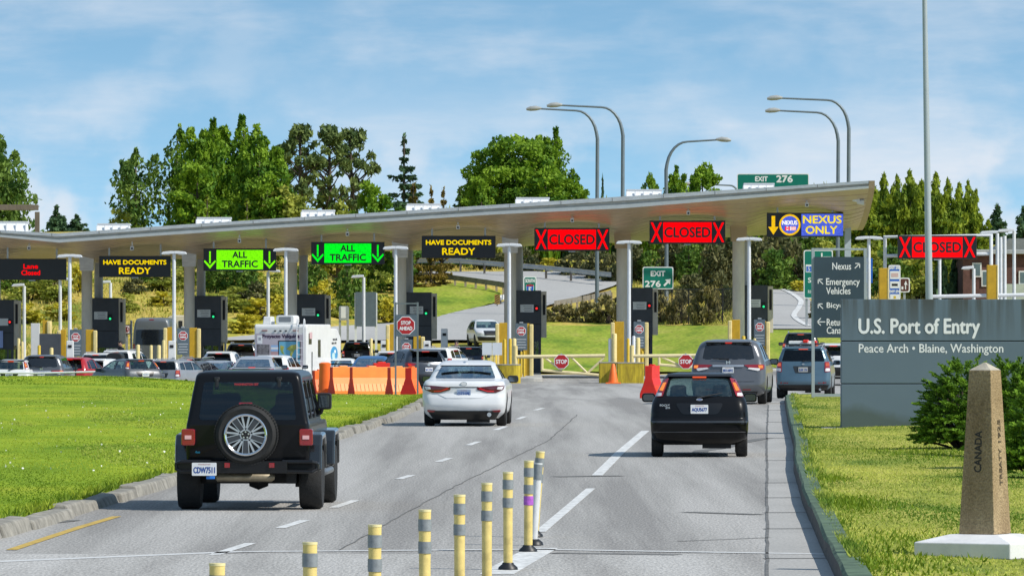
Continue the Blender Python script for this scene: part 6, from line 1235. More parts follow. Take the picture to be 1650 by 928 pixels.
def patchy(X, Y, f=1.): return .48+1.35*(.24*np.sin(X*1.1*f+2*np.sin(Y*.13*f))+.22*np.sin(Y*.21*f+X*.5+1.3*np.sin(X*.7))+.16*np.sin(X*3.1+Y*.5)*np.sin(Y*.37-X)+.20*np.sin(Y*.55+.6*np.sin(X*.9)))
n = 130000; Y = 74*np.exp(rng.uniform(0, 1, n)**.8*math.log(240/74.)); u = rng.uniform(0, 1, n)**1.3; kl = np.array([kerbL(y) for y in np.arange(60, 245, .5)]); kx = np.interp(Y, np.arange(60, 245, .5), kl); X = kx-.28-u*(Y*.078+kx+1.5).clip(.5); Z = zL(X, Y)
blades('grass', np.stack([X, Y, Z-.01], 1), .024, .03, patchy(X, Y), gl)
n = 26000; Y = rng.uniform(238, 296, n); X = rng.uniform(-24, -3.6, n); ok = Y < np.interp(X, [-60, -22, -14, -10, -7, -4.6, -3.4], [300, 296, 288, 268, 247, 242, 240]); X, Y = X[ok], Y[ok]; blades('grass', np.stack([X, Y, zL(X, Y)-.01], 1), .05, .06, patchy(X, Y), gl)
n = 130000; Y = 62*np.exp(rng.uniform(0, 1, n)**.8*math.log(198/62.)); kx = np.array([kerbR(y) for y in np.arange(50, 205, .5)]); kx = np.interp(Y, np.arange(50, 205, .5), kx); u = rng.uniform(0, 1, n)**1.1; X = kx+.24+u*(Y*.078-kx+1.5).clip(.5); blades('grass', np.stack([X, Y, zR(X, Y)-.01], 1), .03, .03, patchy(X*1.6, Y*.8), gr)
n = 5200; Y = rng.uniform(70, 200, n); X = np.array([kerbL(y) for y in Y])-.24-np.abs(rng.normal(size=n))*.10; blades('grass', np.stack([X, Y, zL(X, Y)-.03], 1), .11, .04, .35+.3*np.sin(Y), gl)
n = 70000; X = rng.uniform(-46, 44, n); Y = rng.uniform(372, 470, n); Zt = terrain(X, Y); qx = CX+X/Y*F; qy = HOR-(Zt-CH)/Y*F
on = ((qx > 560) & (qx < 1000) & (qy > 436)) | ((qx > 320) & (qx < 700) & (qy > 506)) | ((qx > 1222) & (qx < 1355)) | ((qx > 840) & (qy > 523)); X, Y = X[~on], Y[~on]; blades('grass', np.stack([X, Y, terrain(X, Y)-.05], 1), .26, .10, .45+.5*np.sin(X*.4)*np.sin(Y*.17), gd)
n = 4200; Y = 66*np.exp(rng.uniform(0, 1, n)*math.log(195/66.)); X = np.array([kerbR(y) for y in Y])+.13+np.abs(rng.normal(size=n))*.10; blades('grass', np.stack([X, Y, zR(X, Y)-.01], 1), .075, .035, .35+.3*np.sin(Y*.8), gr)
P3 = []
for px, py, wd, k in ((1342, 812, .35, 1500), (1308, 834, .18, 500), (1366, 908, .25, 700), (1330, 770, .2, 400), (1420, 905, .5, 900), (1440, 868, .4, 500), (1500, 730, .6, 700)):
    a = G(px, py, .16); q = rng.normal(size=(k, 2)); P3.append(np.stack([a[0]+q[:, 0]*wd, a[1]+q[:, 1]*wd*5, 0*q[:, 0]], 1))
P3 = np.concatenate(P3); P3[:, 2] = zR(P3[:, 0], P3[:, 1])-.01; P3 = P3[P3[:, 0] > np.array([kerbR(y) for y in P3[:, 1]])+.2]; blades('grass', P3, .06, .035, np.full(len(P3), .12), gl)
n = 60000; Y = 78*np.exp(rng.uniform(0, 1, n)*math.log(285/78.)); X = -Y*.08*rng.uniform(.2, 1, n); kx = np.array([kerbL(y) for y in np.arange(60, 290, .5)]); ok = (X < np.interp(Y, np.arange(60, 290, .5), kx)-.4) & (Y < np.interp(X, [-60, -22, -14, -10, -7, -4.6, -3.4], [300, 296, 288, 268, 247, 242, 240])) & (np.sin(X*.9+Y*.06)+np.sin(Y*.16-X*.35)+np.sin(X*2.3+Y*.31) > 1.15); X, Y = X[ok], Y[ok]; blades('grass', np.stack([X, Y, zL(X, Y)], 1), .03, .035, .55+0*X, gr)
n = 170; Y = rng.uniform(100, 175, n); X = np.array([kerbL(y) for y in Y])-.6-rng.uniform(0, 1, n)*9; P3 = np.stack([X, Y, zL(X, Y)+.03], 1)
fl = leaves('clover_flower', P3, .032, np.ones(n), leaf_mat('clover_white', (.6, .6, .5), (.8, .8, .72), .1), asp=1.); fl['kind'] = 'stuff'
# ---------------------------------------------------------------- lamps, road signs, rails and buildings beyond the booths
m_lpole = M('lamp_pole_galvanised', (.16, .20, .23), .5, .3, var=.1)
def street_lamp(px, top, tip, Y, label, rb=34, tilt=-5, base=True):
    k = Y/11000; x = PX(px, Y); z0 = float(terrain(x, Y)); zt = PZ(top, Y)-z0; d = 1 if tip > px else -1; Lx = abs(tip-px)*k; r = rb*k
    t = thing('street_lamp', label, 'street lamp', (x, Y, z0-.1), group='curved highway street lamps')
    zb = zt-r*1.35; pts = [(0, 0, 0), (0, 0, zb*.5), (-d*.03, 0, zb)]
    for a in np.linspace(0, 1, 8)[1:]: pts.append((-d*.03-(-d)*(-r)*(1-math.cos(a*math.pi/2))*-1*1.0 if False else d*r*(1-math.cos(a*math.pi/2)), 0, zb+r*1.35*math.sin(a*math.pi/2)-.0))
    pts.append((d*(Lx-.8), 0, zt+.12)); m = MB(m_lpole); m.tube(pts, list(np.linspace(.13, .055, len(pts))), 10); m.build('pole', parent=t, smooth=50)
    m = MB(M('luminaire_grey', (.34, .35, .34), .5, var=.1)); m.tube([(d*(Lx-.95), 0, zt+.14), (d*(Lx-.6), 0, zt+.15), (d*(Lx-.25), 0, zt+.12), (d*Lx, 0, zt+.08)], [.07, .16, .15, .07], 10); m.build('luminaire', parent=t, smooth=50)
street_lamp(962, 176, 848, 430, 'street lamp arching left, the lower of the twin pair'); street_lamp(1003, 170.5, 881, 418, 'street lamp arching left, the higher of the twin pair')
street_lamp(1074, 226, 1178, 430, 'street lamp arching right, alone left of the Exit 276 panel'); street_lamp(1350, 179, 1233, 430, 'inner street lamp arching left above the canopy tip'); street_lamp(1367, 159, 1236, 420, 'outer and tallest street lamp arching left above the canopy tip')
street_lamp(1192, 297, 1098, 560, 'small distant street lamp behind the canopy, left of the Exit 276 panel', 16)
sg = M('sign_green', (.0, .17, .12), .4, var=.06); sb = M('sign_blue', (.02, .12, .50), .4, var=.08); sbr = M('sign_brown', (.10, .03, .02), .5, var=.08); wl = whitelet
def road_sign(name, label, px0, px1, y0, y1, Y, mat, draw, posts=(.5,), group=None, border=True, post_mat=None):
    k = Y/11000; x = PX((px0+px1)/2, Y); z0 = float(terrain(x, Y)); t = thing(name, label, 'road sign', (x, Y, z0-.2), group=group); W = (px1-px0)*k; zb, zt = PZ(y1, Y)-z0+.2, PZ(y0, Y)-z0+.2; H = zt-zb; zc = (zb+zt)/2
    m = MB(wl if border else mat); m.prism(rpoly(rect(0, zc, W, H), .12 if border else .01), -.03, .03, 'y')
    if border: m.m(mat); m.prism(rpoly(rect(0, zc, W-.12, H-.12), .10), -.036, 0, 'y')
    if draw: draw(m, W, H, zc)
    m.build('panel', parent=t)
    for p in posts:
        m = MB(post_mat or steel); m.box((-W/2+W*p, .09, (zt-.05)/2), (.13, .11, zt-.05)); m.build('post', parent=t)
    return t
def d_exit(m, W, H, z): m.m(wl); m.text('EXIT', -W*.16, z+H*.33, W*.17, H*.15, -.037, .004, bold=.02); m.text('276', W*.16, z+H*.33, W*.22, H*.21, -.037, .004, bold=.03)
road_sign('exit_number_sign', 'wide green Exit 276 panel rising over the canopy roof', 1187.5, 1303.5, 280, 330, 500, sg, d_exit, (.06, .94))
def d_arrow(m, W, H, z):
    m.m(wl); m.text('EXIT', 0, z+H*.20, W*.46, H*.22, -.037, .004, bold=.02); m.text('276', -W*.17, z-H*.26, W*.5, H*.26, -.037, .004, bold=.02); c = Vector((W*.30, z-H*.20)); d = Vector((1, 1)).normalized(); n = Vector((-d.y, d.x)); a = W*.15
    m.prism([tuple(c-d*a+n*.06), tuple(c+d*a*.5+n*.06), tuple(c+d*a*.5-n*.06), tuple(c-d*a-n*.06)], -.041, 0, 'y'); m.prism([tuple(c+d*a*1.1), tuple(c+d*a*.1+n*a*.75), tuple(c+d*a*.1-n*a*.75)], -.042, 0, 'y')
road_sign('exit_arrow_sign', 'green Exit 276 sign with a diagonal arrow below the right Closed sign', 1035.5, 1085, 430, 466, 425, sg, d_arrow, (.2, .8))
def d_five(m, W, H, z):
    m.m(wl); m.text('SOUTH', 0, z+H*.30, W*.7, H*.16, -.037, .004, bold=.012); sh = [(-.30, .12), (0, .17), (.30, .12), (.30, -.12), (.16, -.38), (0, -.46), (-.16, -.38), (-.30, -.12)]
    m.prism([(a*W, z-H*.0+b*H*.85) for a, b in sh], -.040, 0, 'y'); m.m(sb); m.prism([(a*W*.9, z+b*H*.78) for a, b in sh], -.044, 0, 'y'); m.m(m_sred); m.prism([(-.27*W, z+.045*H), (.27*W, z+.045*H), (.27*W, z+.11*H), (0, z+.14*H), (-.27*W, z+.11*H)], -.046, 0, 'y'); m.m(wl); m.text('5', 0, z-H*.15, W*.22, H*.30, -.047, .003, bold=.015)
road_sign('route_sign', 'small green South 5 route sign above a booth roof', 843.5, 864.5, 445.5, 480, 405, sg, d_five, (.5,))
def d_i5(m, W, H, z):
    m.m(wl); m.prism(rect(-W*.32, z+H*.12, W*.22, H*.16), -.040, 0, 'y'); m.m(sb); m.prism(rect(-W*.32, z+H*.11, W*.18, H*.11), -.043, 0, 'y'); m.m(wl); m.text('5', -W*.32, z+H*.11, W*.08, H*.08, -.044, .003); m.text('Seattle', 0, z-H*.12, W*.7, H*.1, -.037, .004, bold=.01); m.text('RIGHT LANE', 0, z-H*.36, W*.7, H*.07, -.037, .004)
    m.prism(rect(W*.12, z+H*.33, W*.05, H*.22), -.04, 0, 'y'); m.prism(rect(W*.30, z+H*.33, W*.26, H*.07), -.04, 0, 'y')
road_sign('guide_sign', 'large green guide sign partly hidden by the direction board', 1295, 1342, 403, 481, 400, sg, d_i5, (.1, .9))
def d_sm(m, W, H, z): m.m(wl); m.prism(rect(-W*.2, z+H*.15, W*.12, H*.2), -.04, 0, 'y'); m.prism(rect(W*.22, z+H*.18, W*.3, H*.14), -.04, 0, 'y'); m.prism(rect(W*.22, z-H*.15, W*.3, H*.12), -.04, 0, 'y')
road_sign('guide_sign', 'smaller green guide sign farther up the right ramp', 1278, 1303, 438.5, 462, 440, sg, d_sm, (.3,))
def d_bl(m, W, H, z): m.m(wl); m.prism(rect(0, z+H*.3, W*.4, H*.08), -.04, 0, 'y'); m.prism(rect(0, z-H*.1, W*.4, H*.08), -.04, 0, 'y')
road_sign('services_sign', 'plain blue service panel right of the direction board', 1393, 1406, 416, 456, 380, sb, d_bl, (.5,), border=False)
def d_logo(m, W, H, z):
    m.m(wl); m.text('EXIT 276', 0, z+H*.42, W*.8, H*.08, -.037, .004, bold=.012); m.prism(rect(.02*W, z+H*.21, W*.76, H*.23), -.04, 0, 'y'); m.prism(rect(.02*W, z-H*.07, W*.76, H*.20), -.04, 0, 'y'); m.prism(rect(.02*W, z-H*.42, W*.76, H*.16), -.04, 0, 'y'); m.text('EXIT 274', 0, z-H*.26, W*.8, H*.07, -.037, .004, bold=.012)
    m.m(M('logo_pink', (.6, .42, .40), .5, var=.1)); m.prism(rect(.02*W, z+H*.21, W*.6, H*.12), -.043, 0, 'y'); m.m(dark); m.prism(rect(.02*W, z-H*.07, W*.5, H*.07), -.043, 0, 'y'); m.m(yellow); m.prism(rect(.02*W, z-H*.43, W*.2, H*.08), -.043, 0, 'y')
road_sign('services_sign', 'blue service panel with white logo fields beside a yellow guard', 1431.5, 1451, 427, 483, 375, sb, d_logo, (.2, .8))
def d_br(m, W, H, z): m.m(wl); m.prism([(-W*.3, z-H*.3), (-W*.12, z-H*.3), (-W*.12, z-H*.1), (-W*.3, z-H*.1)], -.04, 0, 'y'); m.prism([(W*.05, z-H*.3), (W*.14, z-H*.3), (W*.14, z+.02), (W*.28, z), (W*.12, z+H*.3), (-W*.05, z+.02), (W*.05, z+.02)], -.04, 0, 'y')
road_sign('recreation_sign', 'small brown sign with a white arrow right of the blue logo panel', 1449, 1466, 447.5, 471, 385, sbr, d_br, (.5,))
road_sign('blank_road_sign', 'blank slate panel between two white posts beside a lane lamp', 573, 606, 470.5, 526, 385, m_sgrey, None, (.0, 1.0), border=False, post_mat=whitepole)
def d_wh(m, W, H, z): m.m(white); m.prism(rect(-W*.05, z+H*.05, W*.55, H*.8), -.04, 0, 'y')
road_sign('small_notice', 'small grey roadside frame with a white notice above the motorhome', 547, 561, 493, 516, 388, steel, d_wh, (.05, .95), border=False)
def d_np(m, W, H, z):
    m.m(wl); m.prism(rect(0, z, W*.74, H*.74), -.04, 0, 'y'); m.m(blacklet); m.prism(rect(0, z, W*.18, H*.5), -.043, 0, 'y'); m.m(m_sred)
    ring = lambda r: [(r*math.cos(a), z+r*math.sin(a)) for a in np.linspace(0, 2*math.pi, 20)[:-1]]
    for a in np.linspace(0, 2*math.pi, 13)[:-1]: m.box((W*.32*math.cos(a), -.045, z+W*.32*math.sin(a)), (W*.2, .01, W*.08), ry=-(a+math.pi/2))
    m.box((0, -.046, z), (W*.6, .01, W*.08), ry=R(45))
road_sign('pedestrian_sign', 'brown framed no pedestrians sign left of the high-roof van', 198, 210, 523, 538.5, 371, M('sign_frame_brown', (.10, .07, .08), .6), d_np, (.5,), border=False)
# panels at the left booth
Y = 352; z0 = float(pave(PX(60, Y), Y)); k = Y/11000
o = MB(M('tall_pale_panel', (.62, .62, .60), .6, var=.06)); o.box((0, 0, 1.6), (14*k, .3, PZ(517, Y)-z0)); o = tag(o.build('tall_panel', bevel=.02, loc=(PX(57, Y), Y, z0-.1)), 'tall pale panel with yellow posts beside it, right of the leftmost booth', 'panel')
o = MB(m_bth); o.box((0, 0, (PZ(536, 348)-z0)/2), (34*k, .4, PZ(536, 348)-z0)); tag(o.build('low_panel', bevel=.02, loc=(PX(81, 348), 348, z0-.05)), 'low black panel between the tall pale panel and a golden guard', 'panel')
for px, lab in ((277, 'white roadside equipment cabinet right of the high-roof van'), (113, 'white equipment cabinet below the leftmost T-shaped lamp'), (619, 'white equipment cabinet left of the Stop Ahead sign'), (688, 'pale equipment cabinet right of the Stop Ahead sign'), (716, 'tall white kiosk behind the person in dark clothes')):
    Y = 338 if px < 700 else 352; k = Y/11000; z0 = float(pave(PX(px, Y), Y)); h = PZ(549 if px < 700 else 529.5, Y)-z0
    t = thing('equipment_cabinet', lab, 'cabinet', (PX(px, Y), Y, z0), group='white equipment cabinets at the booths'); m = MB(white); m.box((0, 0, h/2), (.40, .4, h), top=(.85, .9)); m.build('casing', parent=t, bevel=.03); m = MB(dark); m.box((0, -.19, h*.88), (.18, .03, .14)); m.m(steel); m.box((.1, -.21, h*.6), (.12, .03, .2)); m.build('reader', parent=t)
# white blank boards
Y = 317; k = Y/11000; t = thing('blank_board', 'white blank double board on thin posts above the yellow block', 'sign', (PX(793, Y), Y, float(pave(-1, Y)))); z0 = float(pave(-1, Y))
m = MB(M('board_white', (.62, .65, .68), .5, var=.05)); m.box((-.235, 0, PZ(562, Y)-z0), (.45, .03, 20*k)); m.box((.235, .004, PZ(562, Y)-z0), (.45, .03, 20*k)); m.build('panel', parent=t)
for px in (780, 791, 797): m = MB(cream); m.box((PX(px, Y)-PX(793, Y), .05, (PZ(560, Y)-z0)/2), (.07, .06, PZ(560, Y)-z0)); m.build('post', parent=t)
# guardrails along the ramp
def rail(pts, label, hh=.75, mat=None, woodp=False, y0=372):
    h = [hit(px, py, y0) for px, py in pts]; dn = []
    for a, b in zip(h, h[1:]):
        n = max(2, int((b-a).length/1.2)); dn += [a.lerp(b, i/n) for i in range(n)]
    dn.append(h[-1]); dn = [Vector((p.x, p.y, float(terrain(p.x, p.y)))) for p in dn]; c = dn[0]; t = thing('guardrail', label, 'guardrail', c, group='guardrails along the ramp'); m = MB(mat or M('guardrail_steel', (.45, .47, .48), .45, .4, var=.15)); vs = []
    for p in dn: q = p-c; vs += [(q.x, q.y-.06, q.z+hh-.17), (q.x, q.y-.01, q.z+hh-.08), (q.x, q.y-.08, q.z+hh), (q.x, q.y-.01, q.z+hh+.08), (q.x, q.y-.06, q.z+hh+.16), (q.x, q.y+.03, q.z+hh+.16), (q.x, q.y+.03, q.z+hh-.17)]
    n = len(dn); m.add(vs, [(7*i+j, 7*i+(j+1) % 7, 7*i+7+(j+1) % 7, 7*i+7+j) for i in range(n-1) for j in range(7)]); m.build('beam', parent=t, smooth=50)
    st = 1 if woodp else 2
    for p in dn[::st]: q = p-c; m = MB(M('rail_post_wood', (.33, .27, .19), .9, var=.3) if woodp else M('rail_post_dark', (.09, .08, .07), .9)); m.box((q.x, q.y+.10, q.z+hh*.45), (.15, .15, hh*1.15)); m.build('post', parent=t)
rail([(652, 440), (700, 440), (742, 441), (800, 446), (860, 451), (920, 457), (985, 464)], 'upper grey guardrail along the top of the ramp bend', .85)
rail([(660, 456), (700, 459), (750, 465), (800, 472), (834, 480)], 'lower guardrail with wooden posts above the grass wedge', .6, M('rail_weathered', (.22, .20, .17), .8, var=.3), True)
rail([(893, 505), (920, 500), (950, 495), (985, 487)], 'guardrail with wooden posts below the ramp, right of the South 5 sign', .6, M('rail_weathered'), True)
rail([(806, 494), (818, 492), (833, 489)], 'short white guardrail stub with a striped end marker', .55, M('rail_white', (.7, .7, .7), .5))
hz = M('hazard_stripe', (.05, .04, .03), .6, c2=(.42, .26, .03), var=.2, vs=10)
for px, py, lab in ((801, 497, 'striped hazard marker at the white guardrail stub'), (876, 512, 'striped hazard marker at the low hedge right of the South 5 sign')):
    h = hit(px, py, 372); t = thing('hazard_marker', lab, 'marker', h, group='striped hazard markers'); m = MB(M('hazard_amber', (.35, .20, .03), .6, var=.1)); m.box((0, 0, .55), (.32, .04, .62)); m.m(blacklet)
    for q in range(4): m.box((0, -.022, .34+.15*q), (.30, .006, .05), ry=-.6)
    m.build('panel', parent=t); m = MB(dark); m.box((0, .04, .25), (.07, .06, .6)); m.build('post', parent=t)
# white edge line of the right ramp
mb = MB(m_mark); hs_ = [hit(px, py, 366) for px, py in ((1261, 470.5), (1270, 474), (1279, 479), (1287, 485), (1291, 490), (1290, 495), (1286, 502), (1281, 508), (1279, 513), (1283, 518), (1292, 524), (1304, 530))]
line(mb, dense([(p.x, p.y) for p in hs_], 1), .34, .17, terrain); struct(mb.build('ramp_edge_line', norm=False))
# gantry with its own closed sign at the right
Y = 338; k = Y/11000; gp = {p: PX(p, Y) for p in (1424, 1597, 1600)}
t = thing('sign_gantry', 'white tube gantry carrying the far right Closed sign behind the entry wall', 'gantry', (PX(1510, Y), Y, float(pave(20, Y)))); z0 = t.location.z; X = lambda px: PX(px, Y)-PX(1510, Y); Z = lambda py: PZ(py, Y)-z0
m = MB(whitepole); m.tube([(X(1426), 0, 0), (X(1426), 0, Z(382)), (X(1597), 0, Z(379)), (X(1597), 0, 0)], .11, 10); m.tube([(X(1426), .05, Z(412.5)), (X(1597), .05, Z(409))], .09, 8); m.build('frame', parent=t, smooth=40)
m = MB(whitepole); m.tube([(X(1500), .2, Z(478)), (X(1660), .2, Z(475))], .10, 8); m.build('lower_rail', parent=t)
lane_sign(1510, 398.5, 127, 38, 'red lit Closed lane sign at the far right, crossed by the flagpole', f_closed, Y-.4, False)
for i, (px, top, lab, arms) in enumerate(((1607, 374, 'white pole just right of the gantry, with a left arm', (-1,)), (1612.5, 380, 'thin white pole between two others right of the gantry', ()), (1619, 378, 'white pole third from the right edge', ()), (1634, 371, 'tallest white pole at the right edge with a left arm', (-1,)), (1569, 431, 'short white lamp with a left arm in front of the brick building', (-1,)), (1514, 415, 'thin pale pole behind the far right Closed sign', ()))):
    tlamp('lane_lamp', px, top, None, lab, 341+i*3, arms, .85 if i == 0 or i == 3 else .62, 'white poles at the right')
for px, w_, top, lab in ((1424, 16, 432, 'golden guard post below the left leg of the right gantry'), (1599, 18, 427, 'golden guard post below the right leg of the right gantry')):
    Yq = 335; x = PX(px, Yq); t = thing('crash_guard', lab, 'crash guard', (x, Yq, float(pave(x, Yq))), group='golden guards at the right gantry'); h = PZ(top, Yq)-t.location.z; W = w_*Yq/11000
    m = MB(gold); m.box((0, .1, h/2), (W, .4, h)); m.build('guard_plate', parent=t, bevel=.03); m = MB(cream); m.box((W/2-.03, -.11, h/2), (.05, .02, h-.02)); m.build('edge_strip', parent=t)
# brick building and sheds
Y = 425; x0, x1 = PX(1552, Y), PX(1760, Y); zb = float(terrain(x0, Y)); t = thing('brick_building', 'dark red-brown brick building with a low grey roof at the right edge', 'building', ((x0+x1)/2, Y, zb-.5)); W = x1-x0; H = PZ(409, Y)-zb+.5
m = MB(M('brick_dark', (.115, .055, .045), .9, var=.35, vs=2.5, bump=.3)); m.box((0, 5, H/2), (W, 10, H)); m.build('wall', parent=t)
m = MB(M('roof_grey', (.36, .38, .40), .6, var=.1)); m.box((0, 5, H+.12), (W+.8, 10.8, .28)); m.build('roof', parent=t, bevel=.03)
xx = lambda px: PX(px, Y)-(x0+x1)/2; zz = lambda py: PZ(py, Y)-zb+.5
for a, b, c, d in ((1568, 1580, 425, 445), (1583, 1592, 437, 460), (1643, 1660, 438, 457), (1675, 1690, 438, 457)): m = MB(white); m.box(((xx(a)+xx(b))/2, -.03, (zz(c)+zz(d))/2), (xx(b)-xx(a)+.12, .08, zz(c)-zz(d)+.12)); o = m.build('window_frame', parent=t); m = MB(M('pane_dark', (.10, .15, .16), .1, spec=.7, var=.2)); m.box(((xx(a)+xx(b))/2, -.075, (zz(c)+zz(d))/2), (xx(b)-xx(a)-.06, .02, zz(c)-zz(d)-.06)); m.build('pane', parent=o)
m = MB(M('render_pale_green', (.42, .47, .40), .8, var=.12)); m.box((xx(1650), -.10, zz(470)), (PX(1690, Y)-PX(1622, Y), .14, zz(457)-zz(482))); m.build('rendered_base', parent=t)
Y = 470; t = thing('grey_house', 'grey roofed house above the brick building at the right edge', 'house', (PX(1648, Y), Y, float(terrain(PX(1648, Y), Y)))); H = PZ(402, Y)-t.location.z
m = MB(M('house_wall', (.30, .32, .33), .8, var=.1)); m.box((0, 3, H/2), (3.2, 6, H)); m.build('wall', parent=t); m = MB(M('house_roof', (.20, .22, .24), .7, var=.15)); m.prism([(-1.9, H), (1.9, H), (.9, H+.75), (-.9, H+.75)], -.4, 6.4, 'y'); m.build('roof', parent=t)
# timber frame at the far left
Y = 440; t = thing('timber_frame', 'weathered timber goalpost frame at the far left above the canopy', 'frame', (PX(20, Y), Y, float(terrain(PX(20, Y), Y)))); X = lambda px: PX(px, Y)-PX(20, Y); Z = lambda py: PZ(py, Y)-t.location.z
wood = M('weathered_timber', (.17, .14, .11), .9, var=.3, vs=3, stretch=(1, 1, .3)); m = MB(wood)
m.box(((X(-60)+X(62))/2, 0, Z(334.5)), (X(62)-X(-60), .3, 9*Y/11000)); m.build('beam', parent=t, bevel=.02)
for px in (-45, 60): m = MB(wood); m.box((X(px), 0, Z(339)/2-.2), (.30, .30, Z(339)+.2)); m.build('post', parent=t, bevel=.02)
# pale trailer beyond the van
Y = 392; x = PX(283, Y); t = thing('box_trailer', 'cream box trailer partly hidden behind the lamp right of the van', 'trailer', (x, Y, float(terrain(x, Y)))); k = Y/11000; H = PZ(508, Y)-t.location.z
m = MB(M('trailer_cream', (.62, .56, .44), .6, var=.1)); m.prism([(-26*k, .6), (24*k, .6), (24*k, H), (-6*k, H), (-26*k, H*.78)], 0, 5, 'y'); m.build('body', parent=t, bevel=.05); m = MB(dark); m.box((8*k, -.01, H*.62), (6*k, .04, 18*k)); m.build('vent', parent=t)
for s in (-.5, .5): wheel(t, s, 2.5, .35, .2)
# chain-link fence
h0, h1 = hit(1056, 520, 380), hit(1192, 520, 380); t = thing('chainlink_fence', 'dark chain-link fence in front of the brown hedge, under the Exit 276 arrow', 'fence', h0); m = MB(M('fence_wire', (.05, .05, .05), .6, .3)); d = h1-h0; n = 40; H = 2.0
fz = lambda q: float(terrain(h0.x+d.x*q, h0.y+d.y*q))-h0.z
for i in range(n): q = i/n; p = Vector((d.x*q, d.y*q, fz(q))); e = Vector((d.x*min(1, q+.3), d.y*min(1, q+.3), fz(min(1, q+.3)))); m.tube([p, p+Vector((d.x/n*9, d.y/n*9, H))], .008, 4); m.tube([p+Vector((0, 0, H)), p+Vector((d.x/n*9, d.y/n*9, 0))], .008, 4)
m.tube([Vector((0, 0, H)), Vector((d.x, d.y, fz(1)+H))], .03, 6); m.build('mesh', parent=t)
for i in range(6): q = i/5; m = MB(dark); m.cyl((d.x*q, d.y*q, fz(q)-.1), (d.x*q, d.y*q, fz(q)+H+.05), .04); m.build('post', parent=t)
# ---------------------------------------------------------------- things standing near the camera
m_dy = M('delineator_yellow', (.72, .56, .19), .6, var=.30, vs=5); m_band = M('reflective_grey_band', (.23, .25, .26), .45, var=.2, vs=20); m_ds = M('delineator_white', (.66, .67, .66), .5, var=.12, vs=8)
DL = 'flexible delineator posts along the lane divider'
for i, (Y, px, lab) in enumerate(((43.5, 350, 'yellow delineator post with only its top showing, left-most and lowest of the row'), (47.4, 499.5, 'yellow delineator post second from the left end of the row'), (51.2, 604, 'yellow delineator post third from the left end of the row'), (55, 684.5, 'yellow delineator post fourth from the left end of the row'), (59.4, 740.5, 'yellow delineator post fifth from the left, near the road seam'), (63.4, 784.5, 'yellow delineator post sixth from the left, just before the white gore paint'), (67.6, 818.5, 'yellow delineator post on the white gore paint with its black base visible'), (72.6, 851, 'yellow delineator post with a purple sticker below its grey bands'), (77.3, 870, 'rear-most yellow delineator post at the right end of the row'))):
    x = PX(px, Y); t = thing('delineator_post', lab, 'delineator', (x, Y, 0), group=DL); r = .048; tl = {8: .07, 7: .008}.get(i, 0.0); b = Vector((-tl*.9 if i == 8 else 0, 0, 0))
    def q(z): return Vector((b.x+tl*z, 0, z))
    m = MB(m_dy); m.tube([q(.03), q(.5), q(.80), q(.968)], [r*.96, r*.98, r*1.02, r*1.05], 14); m.m(M('delineator_rim', (.78, .68, .34), .5)); m.tube([q(.955), q(.972)], r*1.1, 14); m.build('post', parent=t, smooth=40)
    for z in (.80, .62): m = MB(m_band); m.tube([q(z-.0), q(z+.095)], r*1.13, 14); m.build('reflective_band', parent=t, smooth=40)
    m = MB(blackp); m.lathe([(.10, .006), (.095, .03), (.06, .06), (.055, .075)], (b.x, 0, 0), 16); m.build('base', parent=t, smooth=40)
    if i == 7: m = MB(M('purple_sticker', (.45, .12, .55), .5, var=.3, vs=20)); m.tube([q(.50), q(.595)], r*1.1, 14); m.build('sticker', parent=t, smooth=40)
Y = 74.6; t = thing('delineator_post', 'leaning white delineator post between the last two yellow ones', 'delineator', (PX(861, Y), Y, 0), group=DL)
m = MB(m_ds); m.tube([(-.01, 0, .03), (.02, 0, .5), (.045, 0, .90)], [.042, .043, .045], 12); m.build('post', parent=t, smooth=40); m = MB(m_band); m.tube([(.035, 0, .72), (.0445, 0, .885)], .049, 12); m.build('reflective_band', parent=t, smooth=40); m = MB(blackp); m.lathe([(.10, .006), (.09, .04), (.05, .07)], (0, 0, 0), 16); m.build('base', parent=t, smooth=40)
